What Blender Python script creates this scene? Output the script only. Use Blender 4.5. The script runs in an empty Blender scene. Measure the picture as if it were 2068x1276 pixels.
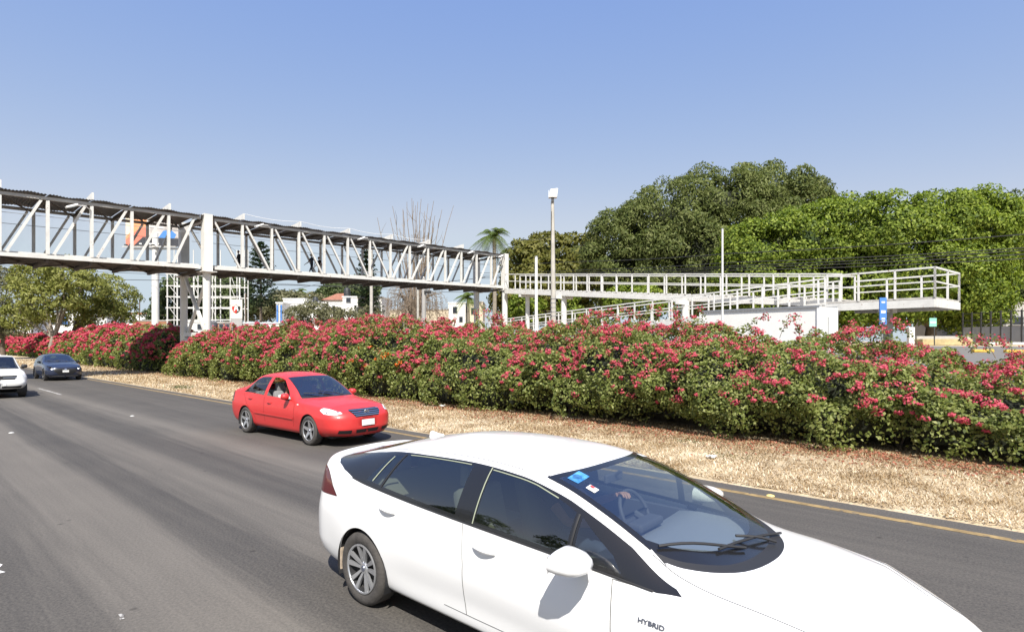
import bpy, bmesh, math, random
import numpy as np
from mathutils import Vector, Matrix, Quaternion
from mathutils.bvhtree import BVHTree
from mathutils.geometry import delaunay_2d_cdt

# ------------------------------------------------------------------ camera, sky, sun, exposure
SC = bpy.context.scene
COL = SC.collection
FPX, CX, HY, HCAM = 1150.0, 1034.0, 690.0, 2.29      # focal length and horizon in photo pixels, eye height in metres
cam_d = bpy.data.cameras.new('camera')
cam_d.sensor_width = 36.0
cam_d.lens = 36.0 * FPX / 2068.0
cam_d.shift_y = (HY - 638.0) / 2068.0
cam_d.clip_start = 0.05
cam_d.clip_end = 3000.0
cam = bpy.data.objects.new('camera', cam_d)
cam.location = (0, 0, HCAM)
cam.rotation_euler = (math.radians(90), 0, 0)
COL.objects.link(cam)
SC.camera = cam

ROAD_YAW = math.radians(41.7)
D = Vector((math.cos(ROAD_YAW), -math.sin(ROAD_YAW), 0))     # along the road, the way the traffic runs
V = Vector((math.sin(ROAD_YAW), math.cos(ROAD_YAW), 0))      # across the road, away from the camera
SUN_DIR = (D * -0.60 + V * 0.58 + Vector((0, 0, -1.0))).normalized()   # the way the light travels
ELEV = math.asin(-SUN_DIR.z)

world = bpy.data.worlds.new('World')
SC.world = world
world.use_nodes = True
wn = world.node_tree
wn.nodes.clear()
w_out = wn.nodes.new('ShaderNodeOutputWorld')
w_bg = wn.nodes.new('ShaderNodeBackground')
w_sky = wn.nodes.new('ShaderNodeTexSky')
w_sky.sky_type = 'NISHITA'
w_sky.sun_disc = False
w_sky.sun_elevation = ELEV
w_sky.sun_rotation = math.atan2(-SUN_DIR.x, -SUN_DIR.y)
w_sky.altitude = 1500
w_sky.air_density = 1.0
w_sky.dust_density = 3.0
w_sky.ozone_density = 6.0
w_bg.inputs['Strength'].default_value = 0.10
# the camera's soft, bright rendering of the same sky: each channel's contrast eased, everywhere alike
w_sep = wn.nodes.new('ShaderNodeSeparateColor')
w_com = wn.nodes.new('ShaderNodeCombineColor')
wn.links.new(w_sky.outputs[0], w_sep.inputs[0])
for ch, (c0, g, a, lim) in enumerate(((0.70, 0.90, 1.62, 3.75), (1.31, 0.59, 2.46, 4.4), (2.75, 0.07, 4.65, 5.6))):
    p = wn.nodes.new('ShaderNodeMath'); p.operation = 'DIVIDE'; p.inputs[1].default_value = c0
    q = wn.nodes.new('ShaderNodeMath'); q.operation = 'POWER'; q.inputs[1].default_value = g
    r = wn.nodes.new('ShaderNodeMath'); r.operation = 'MULTIPLY'; r.inputs[1].default_value = a
    wn.links.new(w_sep.outputs[ch], p.inputs[0]); wn.links.new(p.outputs[0], q.inputs[0]); wn.links.new(q.outputs[0], r.inputs[0])
    k = wn.nodes.new('ShaderNodeMath'); k.operation = 'SMOOTH_MIN'; k.inputs[1].default_value = lim; k.inputs[2].default_value = 0.8
    wn.links.new(r.outputs[0], k.inputs[0]); wn.links.new(k.outputs[0], w_com.inputs[ch])
wn.links.new(w_com.outputs[0], w_bg.inputs['Color'])
wn.links.new(w_bg.outputs[0], w_out.inputs['Surface'])

sun_d = bpy.data.lights.new('sun', 'SUN')
sun_d.energy = 5.0
sun_d.angle = math.radians(0.53)
sun_d.color = (1.0, 0.95, 0.87)
sun = bpy.data.objects.new('sun', sun_d)
sun.rotation_euler = SUN_DIR.to_track_quat('-Z', 'Y').to_euler()
sun.location = (0, 0, 60)
COL.objects.link(sun)

SC.view_settings.view_transform = 'Standard'
SC.view_settings.look = 'None'
SC.view_settings.exposure = 0.70
SC.view_settings.gamma = 1.0
SC.view_settings.use_curve_mapping = False
SC.render.engine = 'CYCLES'
SC.cycles.max_bounces = 8
SC.cycles.transparent_max_bounces = 24
SC.cycles.use_denoising = True

# ------------------------------------------------------------------ helpers
RNG = np.random.default_rng(7)
rnd = random.Random(11)


def R(u, v, z=0.0):
    """road frame (metres along, metres across) to world"""
    p = D * u + V * v
    return Vector((p.x, p.y, z))


def to_uv(p):
    return (p[0] * D.x + p[1] * D.y, p[0] * V.x + p[1] * V.y)


def at(px, py, Y):
    """the point seen at photo pixel (px, py) at depth Y"""
    return Vector(((px - CX) / FPX * Y, Y, HCAM - (py - HY) / FPX * Y))


def ground_z(v):
    return float(np.interp(v, [-60, 16.5, 20, 45, 70, 400], [0, 0, 0.9, 2.05, 2.2, 2.25]))


def on_ground(px, Y):
    p = at(px, HY, Y)
    u, v = to_uv(p)
    p.z = ground_z(v)
    return p


def link(o, parent=None):
    COL.objects.link(o)
    if parent is not None:
        o.parent = parent
    return o


def tag(o, label=None, cat=None, group=None, kind=None):
    if label: o['label'] = label
    if cat: o['category'] = cat
    if group: o['group'] = group
    if kind: o['kind'] = kind
    return o


def thing(name, label, cat, loc=(0, 0, 0), rz=0.0, group=None):
    o = bpy.data.objects.new(name, None)
    o.empty_display_size = 0.2
    o.location = loc
    o.rotation_euler = (0, 0, rz)
    COL.objects.link(o)
    return tag(o, label, cat, group)


def mesh_np(name, verts, faces, mat=None, parent=None, smooth=False, mats=None, midx=None):
    """faces: int array (n,3) or (n,4), or a list of lists"""
    me = bpy.data.meshes.new(name)
    if isinstance(faces, np.ndarray):
        verts = np.asarray(verts, dtype=np.float32)
        n, k = faces.shape
        me.vertices.add(len(verts))
        me.vertices.foreach_set('co', verts.ravel())
        me.loops.add(n * k)
        me.loops.foreach_set('vertex_index', faces.astype(np.int32).ravel())
        me.polygons.add(n)
        me.polygons.foreach_set('loop_start', np.arange(0, n * k, k, dtype=np.int32))
        me.polygons.foreach_set('loop_total', np.full(n, k, dtype=np.int32))
        me.update(calc_edges=True)
    else:
        me.from_pydata([tuple(v) for v in verts], [], faces)
        me.update()
    for m in (mats or ([mat] if mat else [])):
        me.materials.append(m)
    if midx is not None:
        me.polygons.foreach_set('material_index', np.asarray(midx, dtype=np.int32))
    if smooth:
        me.polygons.foreach_set('use_smooth', np.ones(len(me.polygons), dtype=bool))
    o = bpy.data.objects.new(name, me)
    return link(o, parent)


class MB:
    """collects simple solids into one mesh"""
    def __init__(s):
        s.v = []; s.f = []

    def add(s, vs, fs):
        b = len(s.v)
        s.v += [tuple(v) for v in vs]
        s.f += [[i + b for i in f] for f in fs]
        return s

    def box(s, c, size, rot=None):
        c = Vector(c); h = Vector(size) * 0.5
        vs = []
        for z in (-1, 1):
            for y in (-1, 1):
                for x in (-1, 1):
                    p = Vector((x * h.x, y * h.y, z * h.z))
                    if rot is not None: p = rot @ p
                    vs.append(c + p)
        return s.add(vs, [[0, 2, 3, 1], [4, 5, 7, 6], [0, 1, 5, 4], [2, 6, 7, 3], [0, 4, 6, 2], [1, 3, 7, 5]])

    def beam(s, a, b, w, h, up=(0, 0, 1)):
        a = Vector(a); b = Vector(b); d = (b - a)
        L = d.length; d = d / L
        up = Vector(up)
        if abs(d.dot(up)) > 0.98: up = Vector((V.x, V.y, 0))
        r = d.cross(up).normalized(); q = r.cross(d).normalized()
        vs = []
        for e in (a, b):
            for (i, j) in ((-1, -1), (1, -1), (1, 1), (-1, 1)):
                vs.append(e + r * (w / 2 * i) + q * (h / 2 * j))
        return s.add(vs, [[3, 2, 1, 0], [4, 5, 6, 7], [0, 1, 5, 4], [1, 2, 6, 5], [2, 3, 7, 6], [3, 0, 4, 7]])

    def tube(s, pts, rad, n=8, caps=True):
        pts = [Vector(p) for p in pts]
        m = len(pts)
        rads = rad if isinstance(rad, (list, tuple)) else [rad] * m
        b = len(s.v)
        prev = None
        for i, p in enumerate(pts):
            d = (pts[min(i + 1, m - 1)] - pts[max(i - 1, 0)]).normalized()
            if prev is None:
                ref = Vector((0, 0, 1)) if abs(d.z) < 0.9 else Vector((1, 0, 0))
                r = d.cross(ref).normalized()
            else:
                r = (prev - d * prev.dot(d))
                r = r.normalized() if r.length > 1e-6 else d.orthogonal().normalized()
            prev = r
            q = d.cross(r)
            for k in range(n):
                a = 2 * math.pi * k / n
                s.v.append(tuple(p + (r * math.cos(a) + q * math.sin(a)) * rads[i]))
        for i in range(m - 1):
            for k in range(n):
                k2 = (k + 1) % n
                s.f.append([b + i * n + k, b + i * n + k2, b + (i + 1) * n + k2, b + (i + 1) * n + k])
        if caps:
            s.f.append([b + k for k in reversed(range(n))])
            s.f.append([b + (m - 1) * n + k for k in range(n)])
        return s

    def lathe(s, prof, n=24, axis='z', c=(0, 0, 0), close=False):
        """prof: (radius, height) pairs"""
        b = len(s.v); m = len(prof); c = Vector(c)
        for (r, h) in prof:
            for k in range(n):
                a = 2 * math.pi * k / n
                if axis == 'z': p = Vector((r * math.cos(a), r * math.sin(a), h))
                elif axis == 'y': p = Vector((r * math.cos(a), h, r * math.sin(a)))
                else: p = Vector((h, r * math.cos(a), r * math.sin(a)))
                s.v.append(tuple(c + p))
        for i in range(m - 1 + (1 if close else 0)):
            i2 = (i + 1) % m
            for k in range(n):
                k2 = (k + 1) % n
                s.f.append([b + i * n + k, b + i * n + k2, b + i2 * n + k2, b + i2 * n + k])
        return s

    def prism(s, poly, o, ax, ay, depth):
        """polygon in the plane (o, ax, ay) pushed along ax x ay"""
        o = Vector(o); ax = Vector(ax); ay = Vector(ay); n = ax.cross(ay).normalized() * depth
        m = len(poly)
        vs = [o + ax * p[0] + ay * p[1] for p in poly] + [o + ax * p[0] + ay * p[1] + n for p in poly]
        fs = [list(reversed(range(m))), list(range(m, 2 * m))]
        fs += [[i, (i + 1) % m, m + (i + 1) % m, m + i] for i in range(m)]
        return s.add(vs, fs)

    def build(s, name, mat, parent=None, smooth=False, bevel=0.0):
        me = bpy.data.meshes.new(name)
        me.from_pydata(s.v, [], s.f)
        me.update()
        bm = bmesh.new(); bm.from_mesh(me)
        bmesh.ops.recalc_face_normals(bm, faces=bm.faces)
        if bevel > 0:
            bmesh.ops.bevel(bm, geom=[e for e in bm.edges if len(e.link_faces) == 2 and e.calc_face_angle(0) > 0.6], offset=bevel, segments=2, affect='EDGES', profile=0.5)
        bm.to_mesh(me); bm.free()
        me.materials.append(mat)
        if smooth:
            me.polygons.foreach_set('use_smooth', np.ones(len(me.polygons), dtype=bool))
            try: me.set_sharp_from_angle(angle=math.radians(38))
            except Exception: pass
        o = bpy.data.objects.new(name, me)
        return link(o, parent)


# ------------------------------------------------------------------ materials
MATS = {}


def _nt(name):
    m = bpy.data.materials.new(name)
    m.use_nodes = True
    nt = m.node_tree
    b = nt.nodes['Principled BSDF']
    MATS[name] = m
    return m, nt, b


def pm(name, col, rough=0.6, metal=0.0, spec=0.5, var=0.0, vscale=3.0, bump=0.0, bscale=30.0, coat=0.0, col2=None, detail=4.0, stretch=None, emit=None, spots=None):
    m, nt, b = _nt(name)
    b.inputs['Base Color'].default_value = (*col, 1)
    b.inputs['Roughness'].default_value = rough
    b.inputs['Metallic'].default_value = metal
    b.inputs['Specular IOR Level'].default_value = spec
    if coat: 
        b.inputs['Coat Weight'].default_value = coat
        b.inputs['Coat Roughness'].default_value = 0.05
    if emit:
        b.inputs['Emission Color'].default_value = (*emit[0], 1)
        b.inputs['Emission Strength'].default_value = emit[1]
    if var or bump or spots:
        tc = nt.nodes.new('ShaderNodeTexCoord')
        mp = nt.nodes.new('ShaderNodeMapping')
        if stretch: mp.inputs['Scale'].default_value = stretch
        nt.links.new(tc.outputs['Object'], mp.inputs['Vector'])
    if var:
        nz = nt.nodes.new('ShaderNodeTexNoise')
        nz.inputs['Scale'].default_value = vscale
        nz.inputs['Detail'].default_value = detail
        nz.inputs['Roughness'].default_value = 0.65
        nt.links.new(mp.outputs[0], nz.inputs['Vector'])
        rp = nt.nodes.new('ShaderNodeValToRGB')
        rp.color_ramp.elements[0].position = 0.3
        rp.color_ramp.elements[1].position = 0.72
        a = [max(0, c * (1 - var)) for c in col]
        c2 = col2 if col2 else [min(1, c * (1 + var)) for c in col]
        rp.color_ramp.elements[0].color = (*a, 1)
        rp.color_ramp.elements[1].color = (*c2, 1)
        nt.links.new(nz.outputs['Fac'], rp.inputs['Fac'])
        src = rp.outputs[0]
        if spots:      # (colour, scale, threshold)
            n2 = nt.nodes.new('ShaderNodeTexNoise')
            n2.inputs['Scale'].default_value = spots[1]
            n2.inputs['Detail'].default_value = 6
            nt.links.new(mp.outputs[0], n2.inputs['Vector'])
            r2 = nt.nodes.new('ShaderNodeValToRGB')
            r2.color_ramp.elements[0].position = spots[2]
            r2.color_ramp.elements[1].position = spots[2] + 0.06
            r2.color_ramp.elements[0].color = (0, 0, 0, 1); r2.color_ramp.elements[1].color = (1, 1, 1, 1)
            nt.links.new(n2.outputs['Fac'], r2.inputs['Fac'])
            mx = nt.nodes.new('ShaderNodeMix'); mx.data_type = 'RGBA'
            nt.links.new(r2.outputs[0], mx.inputs['Factor'])
            nt.links.new(src, mx.inputs['A'])
            mx.inputs['B'].default_value = (*spots[0], 1)
            src = mx.outputs['Result']
        nt.links.new(src, b.inputs['Base Color'])
    if bump:
        nb = nt.nodes.new('ShaderNodeTexNoise')
        nb.inputs['Scale'].default_value = bscale
        nb.inputs['Detail'].default_value = 5
        nt.links.new(mp.outputs[0], nb.inputs['Vector'])
        bp = nt.nodes.new('ShaderNodeBump')
        bp.inputs['Strength'].default_value = bump
        bp.inputs['Distance'].default_value = 0.02
        nt.links.new(nb.outputs['Fac'], bp.inputs['Height'])
        nt.links.new(bp.outputs[0], b.inputs['Normal'])
    return m


def leafmat(name, cols, transl=0.35, gloss=0.25, patch=None):
    """cols: dark..light colours picked at random for each leaf"""
    m, nt, b = _nt(name)
    geo = nt.nodes.new('ShaderNodeNewGeometry')
    rp = nt.nodes.new('ShaderNodeValToRGB')
    while len(rp.color_ramp.elements) < len(cols): rp.color_ramp.elements.new(0.5)
    for i, c in enumerate(cols):
        rp.color_ramp.elements[i].position = i / max(1, len(cols) - 1)
        rp.color_ramp.elements[i].color = (*c, 1)
    nt.links.new(geo.outputs['Random Per Island'], rp.inputs['Fac'])
    colout = rp.outputs[0]
    if patch:      # (colour, scale, low, high): dry or dusty patches by place
        tc = nt.nodes.new('ShaderNodeTexCoord'); nz = nt.nodes.new('ShaderNodeTexNoise'); nz.inputs['Scale'].default_value = patch[1]; nz.inputs['Detail'].default_value = 4
        nt.links.new(tc.outputs['Object'], nz.inputs['Vector'])
        r2 = nt.nodes.new('ShaderNodeValToRGB'); r2.color_ramp.elements[0].position = patch[2]; r2.color_ramp.elements[1].position = patch[3]
        r2.color_ramp.elements[0].color = (0, 0, 0, 1); r2.color_ramp.elements[1].color = (1, 1, 1, 1)
        nt.links.new(nz.outputs['Fac'], r2.inputs['Fac'])
        mc = nt.nodes.new('ShaderNodeMix'); mc.data_type = 'RGBA'; mc.blend_type = 'MULTIPLY'
        nt.links.new(r2.outputs[0], mc.inputs['Factor']); nt.links.new(rp.outputs[0], mc.inputs['A']); mc.inputs['B'].default_value = (*patch[0], 1)
        colout = mc.outputs['Result']
    nt.links.new(colout, b.inputs['Base Color'])
    b.inputs['Roughness'].default_value = 0.55
    b.inputs['Specular IOR Level'].default_value = gloss
    tr = nt.nodes.new('ShaderNodeBsdfTranslucent')
    hs = nt.nodes.new('ShaderNodeHueSaturation')
    hs.inputs['Value'].default_value = 1.5
    hs.inputs['Saturation'].default_value = 1.1
    nt.links.new(colout, hs.inputs['Color'])
    nt.links.new(hs.outputs[0], tr.inputs['Color'])
    mx = nt.nodes.new('ShaderNodeMixShader')
    mx.inputs[0].default_value = transl
    nt.links.new(b.outputs[0], mx.inputs[1])
    nt.links.new(tr.outputs[0], mx.inputs[2])
    nt.links.new(mx.outputs[0], nt.nodes['Material Output'].inputs['Surface'])
    return m


def glassmat(name, tint, refl=1.0, rough=0.0, ior=1.6):
    """a thin tinted pane: tinted see-through plus mirror reflection by angle"""
    m, nt, b = _nt(name)
    nt.nodes.remove(b)
    tr = nt.nodes.new('ShaderNodeBsdfTransparent'); tr.inputs[0].default_value = (*tint, 1)
    gl = nt.nodes.new('ShaderNodeBsdfGlossy'); gl.inputs['Roughness'].default_value = rough
    gl.inputs['Color'].default_value = (refl, refl, refl, 1)
    fr = nt.nodes.new('ShaderNodeFresnel')
    # a pane is as clear from inside as from outside
    ge = nt.nodes.new('ShaderNodeNewGeometry'); ma = nt.nodes.new('ShaderNodeMapRange')
    ma.inputs['To Min'].default_value = ior; ma.inputs['To Max'].default_value = 1.0 / ior
    nt.links.new(ge.outputs['Backfacing'], ma.inputs['Value']); nt.links.new(ma.outputs[0], fr.inputs['IOR'])
    mx = nt.nodes.new('ShaderNodeMixShader')
    nt.links.new(fr.outputs[0], mx.inputs[0])
    nt.links.new(tr.outputs[0], mx.inputs[1])
    nt.links.new(gl.outputs[0], mx.inputs[2])
    nt.links.new(mx.outputs[0], nt.nodes['Material Output'].inputs['Surface'])
    return m


M = MATS
pm('white_paint_steel', (0.62, 0.61, 0.58), 0.5, var=0.1, vscale=2.2, spots=((0.27, 0.15, 0.09), 5.0, 0.665))
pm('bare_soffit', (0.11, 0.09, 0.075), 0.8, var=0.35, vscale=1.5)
pm('roof_sheet_metal', (0.20, 0.185, 0.17), 0.55, metal=0.2, var=0.3, vscale=1.2)
pm('concrete', (0.40, 0.38, 0.35), 0.85, var=0.18, vscale=2.0, bump=0.2)
pm('pole_concrete', (0.42, 0.40, 0.36), 0.85, var=0.2, vscale=3.0)
pm('white_wall', (0.74, 0.73, 0.70), 0.8, var=0.06, vscale=0.8)
pm('cream_wall', (0.58, 0.50, 0.38), 0.85, var=0.12, vscale=0.8)
pm('grey_wall', (0.34, 0.33, 0.32), 0.85, var=0.15, vscale=0.7)
pm('brick_wall', (0.36, 0.17, 0.10), 0.85, var=0.2, vscale=1.5)
pm('roof_tile', (0.30, 0.13, 0.08), 0.85, var=0.25, vscale=2.0)
pm('tank_black', (0.03, 0.032, 0.036), 0.5)
pm('blue_sign', (0.07, 0.20, 0.52), 0.4, var=0.08)
pm('red_paint', (0.55, 0.04, 0.03), 0.4)
pm('black_paint', (0.02, 0.02, 0.022), 0.45)
pm('dark_metal', (0.06, 0.06, 0.06), 0.5, metal=0.3, var=0.2)
pm('grey_metal', (0.38, 0.39, 0.40), 0.4, metal=0.7, var=0.1)
pm('white_plastic', (0.75, 0.75, 0.74), 0.4)
pm('yellow_paint', (0.62, 0.38, 0.06), 0.6, var=0.2, vscale=5)
pm('bark', (0.13, 0.10, 0.075), 0.9, var=0.3, vscale=4.0, bump=0.6, bscale=14)
pm('pale_bark', (0.24, 0.21, 0.17), 0.9, var=0.3, vscale=4.0, bump=0.5, bscale=14)
pm('dry_twig', (0.20, 0.155, 0.115), 0.9, var=0.25)
pm('cable_black', (0.02, 0.02, 0.02), 0.6)
pm('dark_window', (0.03, 0.035, 0.045), 0.12)
# ------------------------------------------------------------------ ground, road, verge
def asphalt(name, bands=None, base=(0.032, 0.0305, 0.030), light=(0.165, 0.149, 0.129)):
    m, nt, b = _nt(name)
    tc = nt.nodes.new('ShaderNodeTexCoord')
    sp = nt.nodes.new('ShaderNodeSeparateXYZ')
    nt.links.new(tc.outputs['Object'], sp.inputs[0])
    # streaks drawn out along the direction of travel
    mp = nt.nodes.new('ShaderNodeMapping'); mp.inputs['Scale'].default_value = (0.10, 2.6, 1)
    nt.links.new(tc.outputs['Object'], mp.inputs['Vector'])
    n1 = nt.nodes.new('ShaderNodeTexNoise'); n1.inputs['Scale'].default_value = 2.2; n1.inputs['Detail'].default_value = 7; n1.inputs['Roughness'].default_value = 0.62
    nt.links.new(mp.outputs[0], n1.inputs['Vector'])
    # grit
    n2 = nt.nodes.new('ShaderNodeTexNoise'); n2.inputs['Scale'].default_value = 38; n2.inputs['Detail'].default_value = 6; n2.inputs['Roughness'].default_value = 0.8
    nt.links.new(tc.outputs['Object'], n2.inputs['Vector'])
    n3 = nt.nodes.new('ShaderNodeTexNoise'); n3.inputs['Scale'].default_value = 0.7; n3.inputs['Detail'].default_value = 5
    nt.links.new(tc.outputs['Object'], n3.inputs['Vector'])
    # wheel tracks by distance across the road, edges wobbling with the streak noise
    ad = nt.nodes.new('ShaderNodeMath'); ad.operation = 'MULTIPLY_ADD'
    nt.links.new(n1.outputs['Fac'], ad.inputs[0]); ad.inputs[1].default_value = 0.55
    nt.links.new(sp.outputs['Y'], ad.inputs[2])
    mr = nt.nodes.new('ShaderNodeMapRange'); mr.inputs['From Min'].default_value = -1.0; mr.inputs['From Max'].default_value = 9.6
    nt.links.new(ad.outputs[0], mr.inputs['Value'])
    rp = nt.nodes.new('ShaderNodeValToRGB')
    bands = bands or [(0, 0.5), (1, 0.5)]
    while len(rp.color_ramp.elements) < len(bands): rp.color_ramp.elements.new(0.5)
    for i, (p, g) in enumerate(bands):
        rp.color_ramp.elements[i].position = p
        rp.color_ramp.elements[i].color = (g, g, g, 1)
    nt.links.new(mr.outputs[0], rp.inputs['Fac'])
    # sum of the factors
    s1 = nt.nodes.new('ShaderNodeMath'); s1.operation = 'MULTIPLY_ADD'
    nt.links.new(n1.outputs['Fac'], s1.inputs[0]); s1.inputs[1].default_value = 0.75
    nt.links.new(rp.outputs[0], s1.inputs[2])
    s2 = nt.nodes.new('ShaderNodeMath'); s2.operation = 'MULTIPLY_ADD'
    nt.links.new(n2.outputs['Fac'], s2.inputs[0]); s2.inputs[1].default_value = 3.0
    nt.links.new(s1.outputs[0], s2.inputs[2])
    s3 = nt.nodes.new('ShaderNodeMath'); s3.operation = 'MULTIPLY_ADD'
    nt.links.new(n3.outputs['Fac'], s3.inputs[0]); s3.inputs[1].default_value = 0.4
    nt.links.new(s2.outputs[0], s3.inputs[2])
    m2 = nt.nodes.new('ShaderNodeMapRange'); m2.inputs['From Min'].default_value = 1.62; m2.inputs['From Max'].default_value = 3.48
    nt.links.new(s3.outputs[0], m2.inputs['Value'])
    cr = nt.nodes.new('ShaderNodeValToRGB')
    cr.color_ramp.elements[0].color = (*base, 1); cr.color_ramp.elements[1].color = (*light, 1)
    nt.links.new(m2.outputs[0], cr.inputs['Fac'])
    # dark oil and tar spots
    n4 = nt.nodes.new('ShaderNodeTexVoronoi'); n4.inputs['Scale'].default_value = 1.6
    nt.links.new(tc.outputs['Object'], n4.inputs['Vector'])
    r4 = nt.nodes.new('ShaderNodeValToRGB')
    r4.color_ramp.elements[0].position = 0.035; r4.color_ramp.elements[0].color = (0.25, 0.25, 0.25, 1)
    r4.color_ramp.elements[1].position = 0.07; r4.color_ramp.elements[1].color = (1, 1, 1, 1)
    nt.links.new(n4.outputs['Distance'], r4.inputs['Fac'])
    mu = nt.nodes.new('ShaderNodeMix'); mu.data_type = 'RGBA'; mu.blend_type = 'MULTIPLY'; mu.inputs['Factor'].default_value = 0.55
    nt.links.new(cr.outputs[0], mu.inputs['A']); nt.links.new(r4.outputs[0], mu.inputs['B'])
    nt.links.new(mu.outputs['Result'], b.inputs['Base Color'])
    b.inputs['Roughness'].default_value = 0.82
    b.inputs['Specular IOR Level'].default_value = 0.35
    bp = nt.nodes.new('ShaderNodeBump'); bp.inputs['Strength'].default_value = 0.45; bp.inputs['Distance'].default_value = 0.008
    nt.links.new(n2.outputs['Fac'], bp.inputs['Height']); nt.links.new(bp.outputs[0], b.inputs['Normal'])
    return m


def vpos(v):      # position on the wheel-track ramp
    return (v + 0.27 + 1.0) / 10.6


bands = [(vpos(-0.6), .45), (vpos(0.4), .12), (vpos(1.0), .2), (vpos(1.6), .85), (vpos(2.3), .9), (vpos(2.5), .1), (vpos(2.95), .08), (vpos(3.15), .5), (vpos(3.75), .85),
         (vpos(4.05), .1), (vpos(4.55), .08), (vpos(4.85), .45), (vpos(5.35), 1.0), (vpos(5.8), .35), (vpos(6.6), .15), (vpos(7.2), .3), (vpos(8.3), .15), (vpos(8.75), .3)]
asphalt('asphalt_main', bands)
asphalt('asphalt_side', [(0, .5), (1, .5)], base=(0.12, 0.115, 0.11), light=(0.20, 0.19, 0.18))


def drygrass_mat():
    m, nt, b = _nt('dry_ground')
    tc = nt.nodes.new('ShaderNodeTexCoord')
    n1 = nt.nodes.new('ShaderNodeTexNoise'); n1.inputs['Scale'].default_value = 1.3; n1.inputs['Detail'].default_value = 9; n1.inputs['Roughness'].default_value = 0.75
    nt.links.new(tc.outputs['Object'], n1.inputs['Vector'])
    rp = nt.nodes.new('ShaderNodeValToRGB')
    for i, (p, c) in enumerate([(0.3, (0.24, 0.17, 0.10)), (0.5, (0.46, 0.37, 0.24)), (0.72, (0.66, 0.58, 0.44))]):
        if i > 1: rp.color_ramp.elements.new(p)
        rp.color_ramp.elements[i].position = p; rp.color_ramp.elements[i].color = (*c, 1)
    nt.links.new(n1.outputs['Fac'], rp.inputs['Fac'])
    nt.links.new(rp.outputs[0], b.inputs['Base Color'])
    b.inputs['Roughness'].default_value = 0.95
    n2 = nt.nodes.new('ShaderNodeTexNoise'); n2.inputs['Scale'].default_value = 22; n2.inputs['Detail'].default_value = 6
    nt.links.new(tc.outputs['Object'], n2.inputs['Vector'])
    bp = nt.nodes.new('ShaderNodeBump'); bp.inputs['Strength'].default_value = 0.8; bp.inputs['Distance'].default_value = 0.04
    nt.links.new(n2.outputs['Fac'], bp.inputs['Height']); nt.links.new(bp.outputs[0], b.inputs['Normal'])
    return m


drygrass_mat()


def road_sheet(name, u0, u1, prof, mat, du=20.0, kind='structure'):
    """sheet swept along the road: prof = (v, z) pairs; local x runs along the road"""
    us = np.arange(u0, u1 + du, du)
    vs = []; fs = []
    n = len(prof)
    for u in us:
        for (v, z) in prof: vs.append((u, v, z))
    for i in range(len(us) - 1):
        for j in range(n - 1):
            a = i * n + j
            fs.append([a, a + n, a + n + 1, a + 1])
    o = mesh_np(name, vs, fs, mat)
    o.rotation_euler = (0, 0, -ROAD_YAW)
    bm = bmesh.new(); bm.from_mesh(o.data); bmesh.ops.recalc_face_normals(bm, faces=bm.faces)
    if sum(f.normal.z for f in bm.faces) < 0: bmesh.ops.reverse_faces(bm, faces=bm.faces)
    bm.to_mesh(o.data); bm.free()
    return tag(o, kind=kind)


pv = [-900, -120, -60, 9.0, 9.6, 11, 13, 15, 16.5, 20, 28, 45, 70, 120, 400, 1600]
road_sheet('ground', -1500, 700, [(v, (ground_z(v) if v > 0 else 0) - 0.02 + (0.05 if 9.6 <= v <= 16.5 else 0)) for v in pv], M['dry_ground'], 100)
road_sheet('road', -900, 260, [(-13, 0.0), (-6, 0), (0, 0), (9.18, 0.0)], M['asphalt_main'], 60)
road_sheet('service_road', -900, 260, [(v, ground_z(v) + 0.012) for v in (20.5, 24, 28, 33, 38, 44)], M['asphalt_side'], 60)

# painted lines: worn yellow edge line, remains of white lane lines
pm('road_yellow', (0.27, 0.19, 0.085), 0.75, var=0.35, vscale=6, spots=((0.10, 0.09, 0.08), 9.0, 0.60))
pm('road_white', (0.42, 0.41, 0.39), 0.75, var=0.2, vscale=9, spots=((0.13, 0.12, 0.11), 13.0, 0.52))
pm('road_white_clean', (0.7, 0.69, 0.67), 0.7, var=0.08, vscale=9)
pm('crumbled_edge', (0.17, 0.16, 0.15), 0.9, var=0.3, vscale=14, bump=0.5, bscale=60)
road_sheet('yellow_edge_line', -400, 60, [(8.69, 0.004), (8.82, 0.004)], M['road_yellow'], 10)
# ------------------------------------------------------------------ vehicles: lofted bodies cut along their real seams
def pchip_slopes(xk, yk):
    xk = np.asarray(xk, float); yk = np.asarray(yk, float)
    h = np.diff(xk); d = np.diff(yk) / h
    n = len(xk); m = np.zeros(n)
    for i in range(1, n - 1):
        if d[i - 1] * d[i] > 0:
            w1 = 2 * h[i] + h[i - 1]; w2 = h[i] + 2 * h[i - 1]
            m[i] = (w1 + w2) / (w1 / d[i - 1] + w2 / d[i])
    m[0] = d[0]; m[-1] = d[-1]
    return m


class Curve1:
    def __init__(s, pts):
        pts = sorted(pts)
        s.x = np.array([p[0] for p in pts], float); s.y = np.array([p[1] for p in pts], float)
        s.m = pchip_slopes(s.x, s.y)

    def __call__(s, q):
        q = np.clip(np.asarray(q, float), s.x[0], s.x[-1])
        i = np.clip(np.searchsorted(s.x, q) - 1, 0, len(s.x) - 2)
        h = s.x[i + 1] - s.x[i]; t = (q - s.x[i]) / h
        t2 = t * t; t3 = t2 * t
        return (2 * t3 - 3 * t2 + 1) * s.y[i] + (t3 - 2 * t2 + t) * h * s.m[i] + (-2 * t3 + 3 * t2) * s.y[i + 1] + (t3 - t2) * h * s.m[i + 1]


def rows_pchip(K, t):
    """K: (n, k) control values at t = 0..k-1, t: (n,), symmetric continuation at both ends"""
    n, k = K.shape
    E = np.concatenate([K[:, 1:2], K, K[:, -2:-1]], axis=1)
    return E


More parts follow.
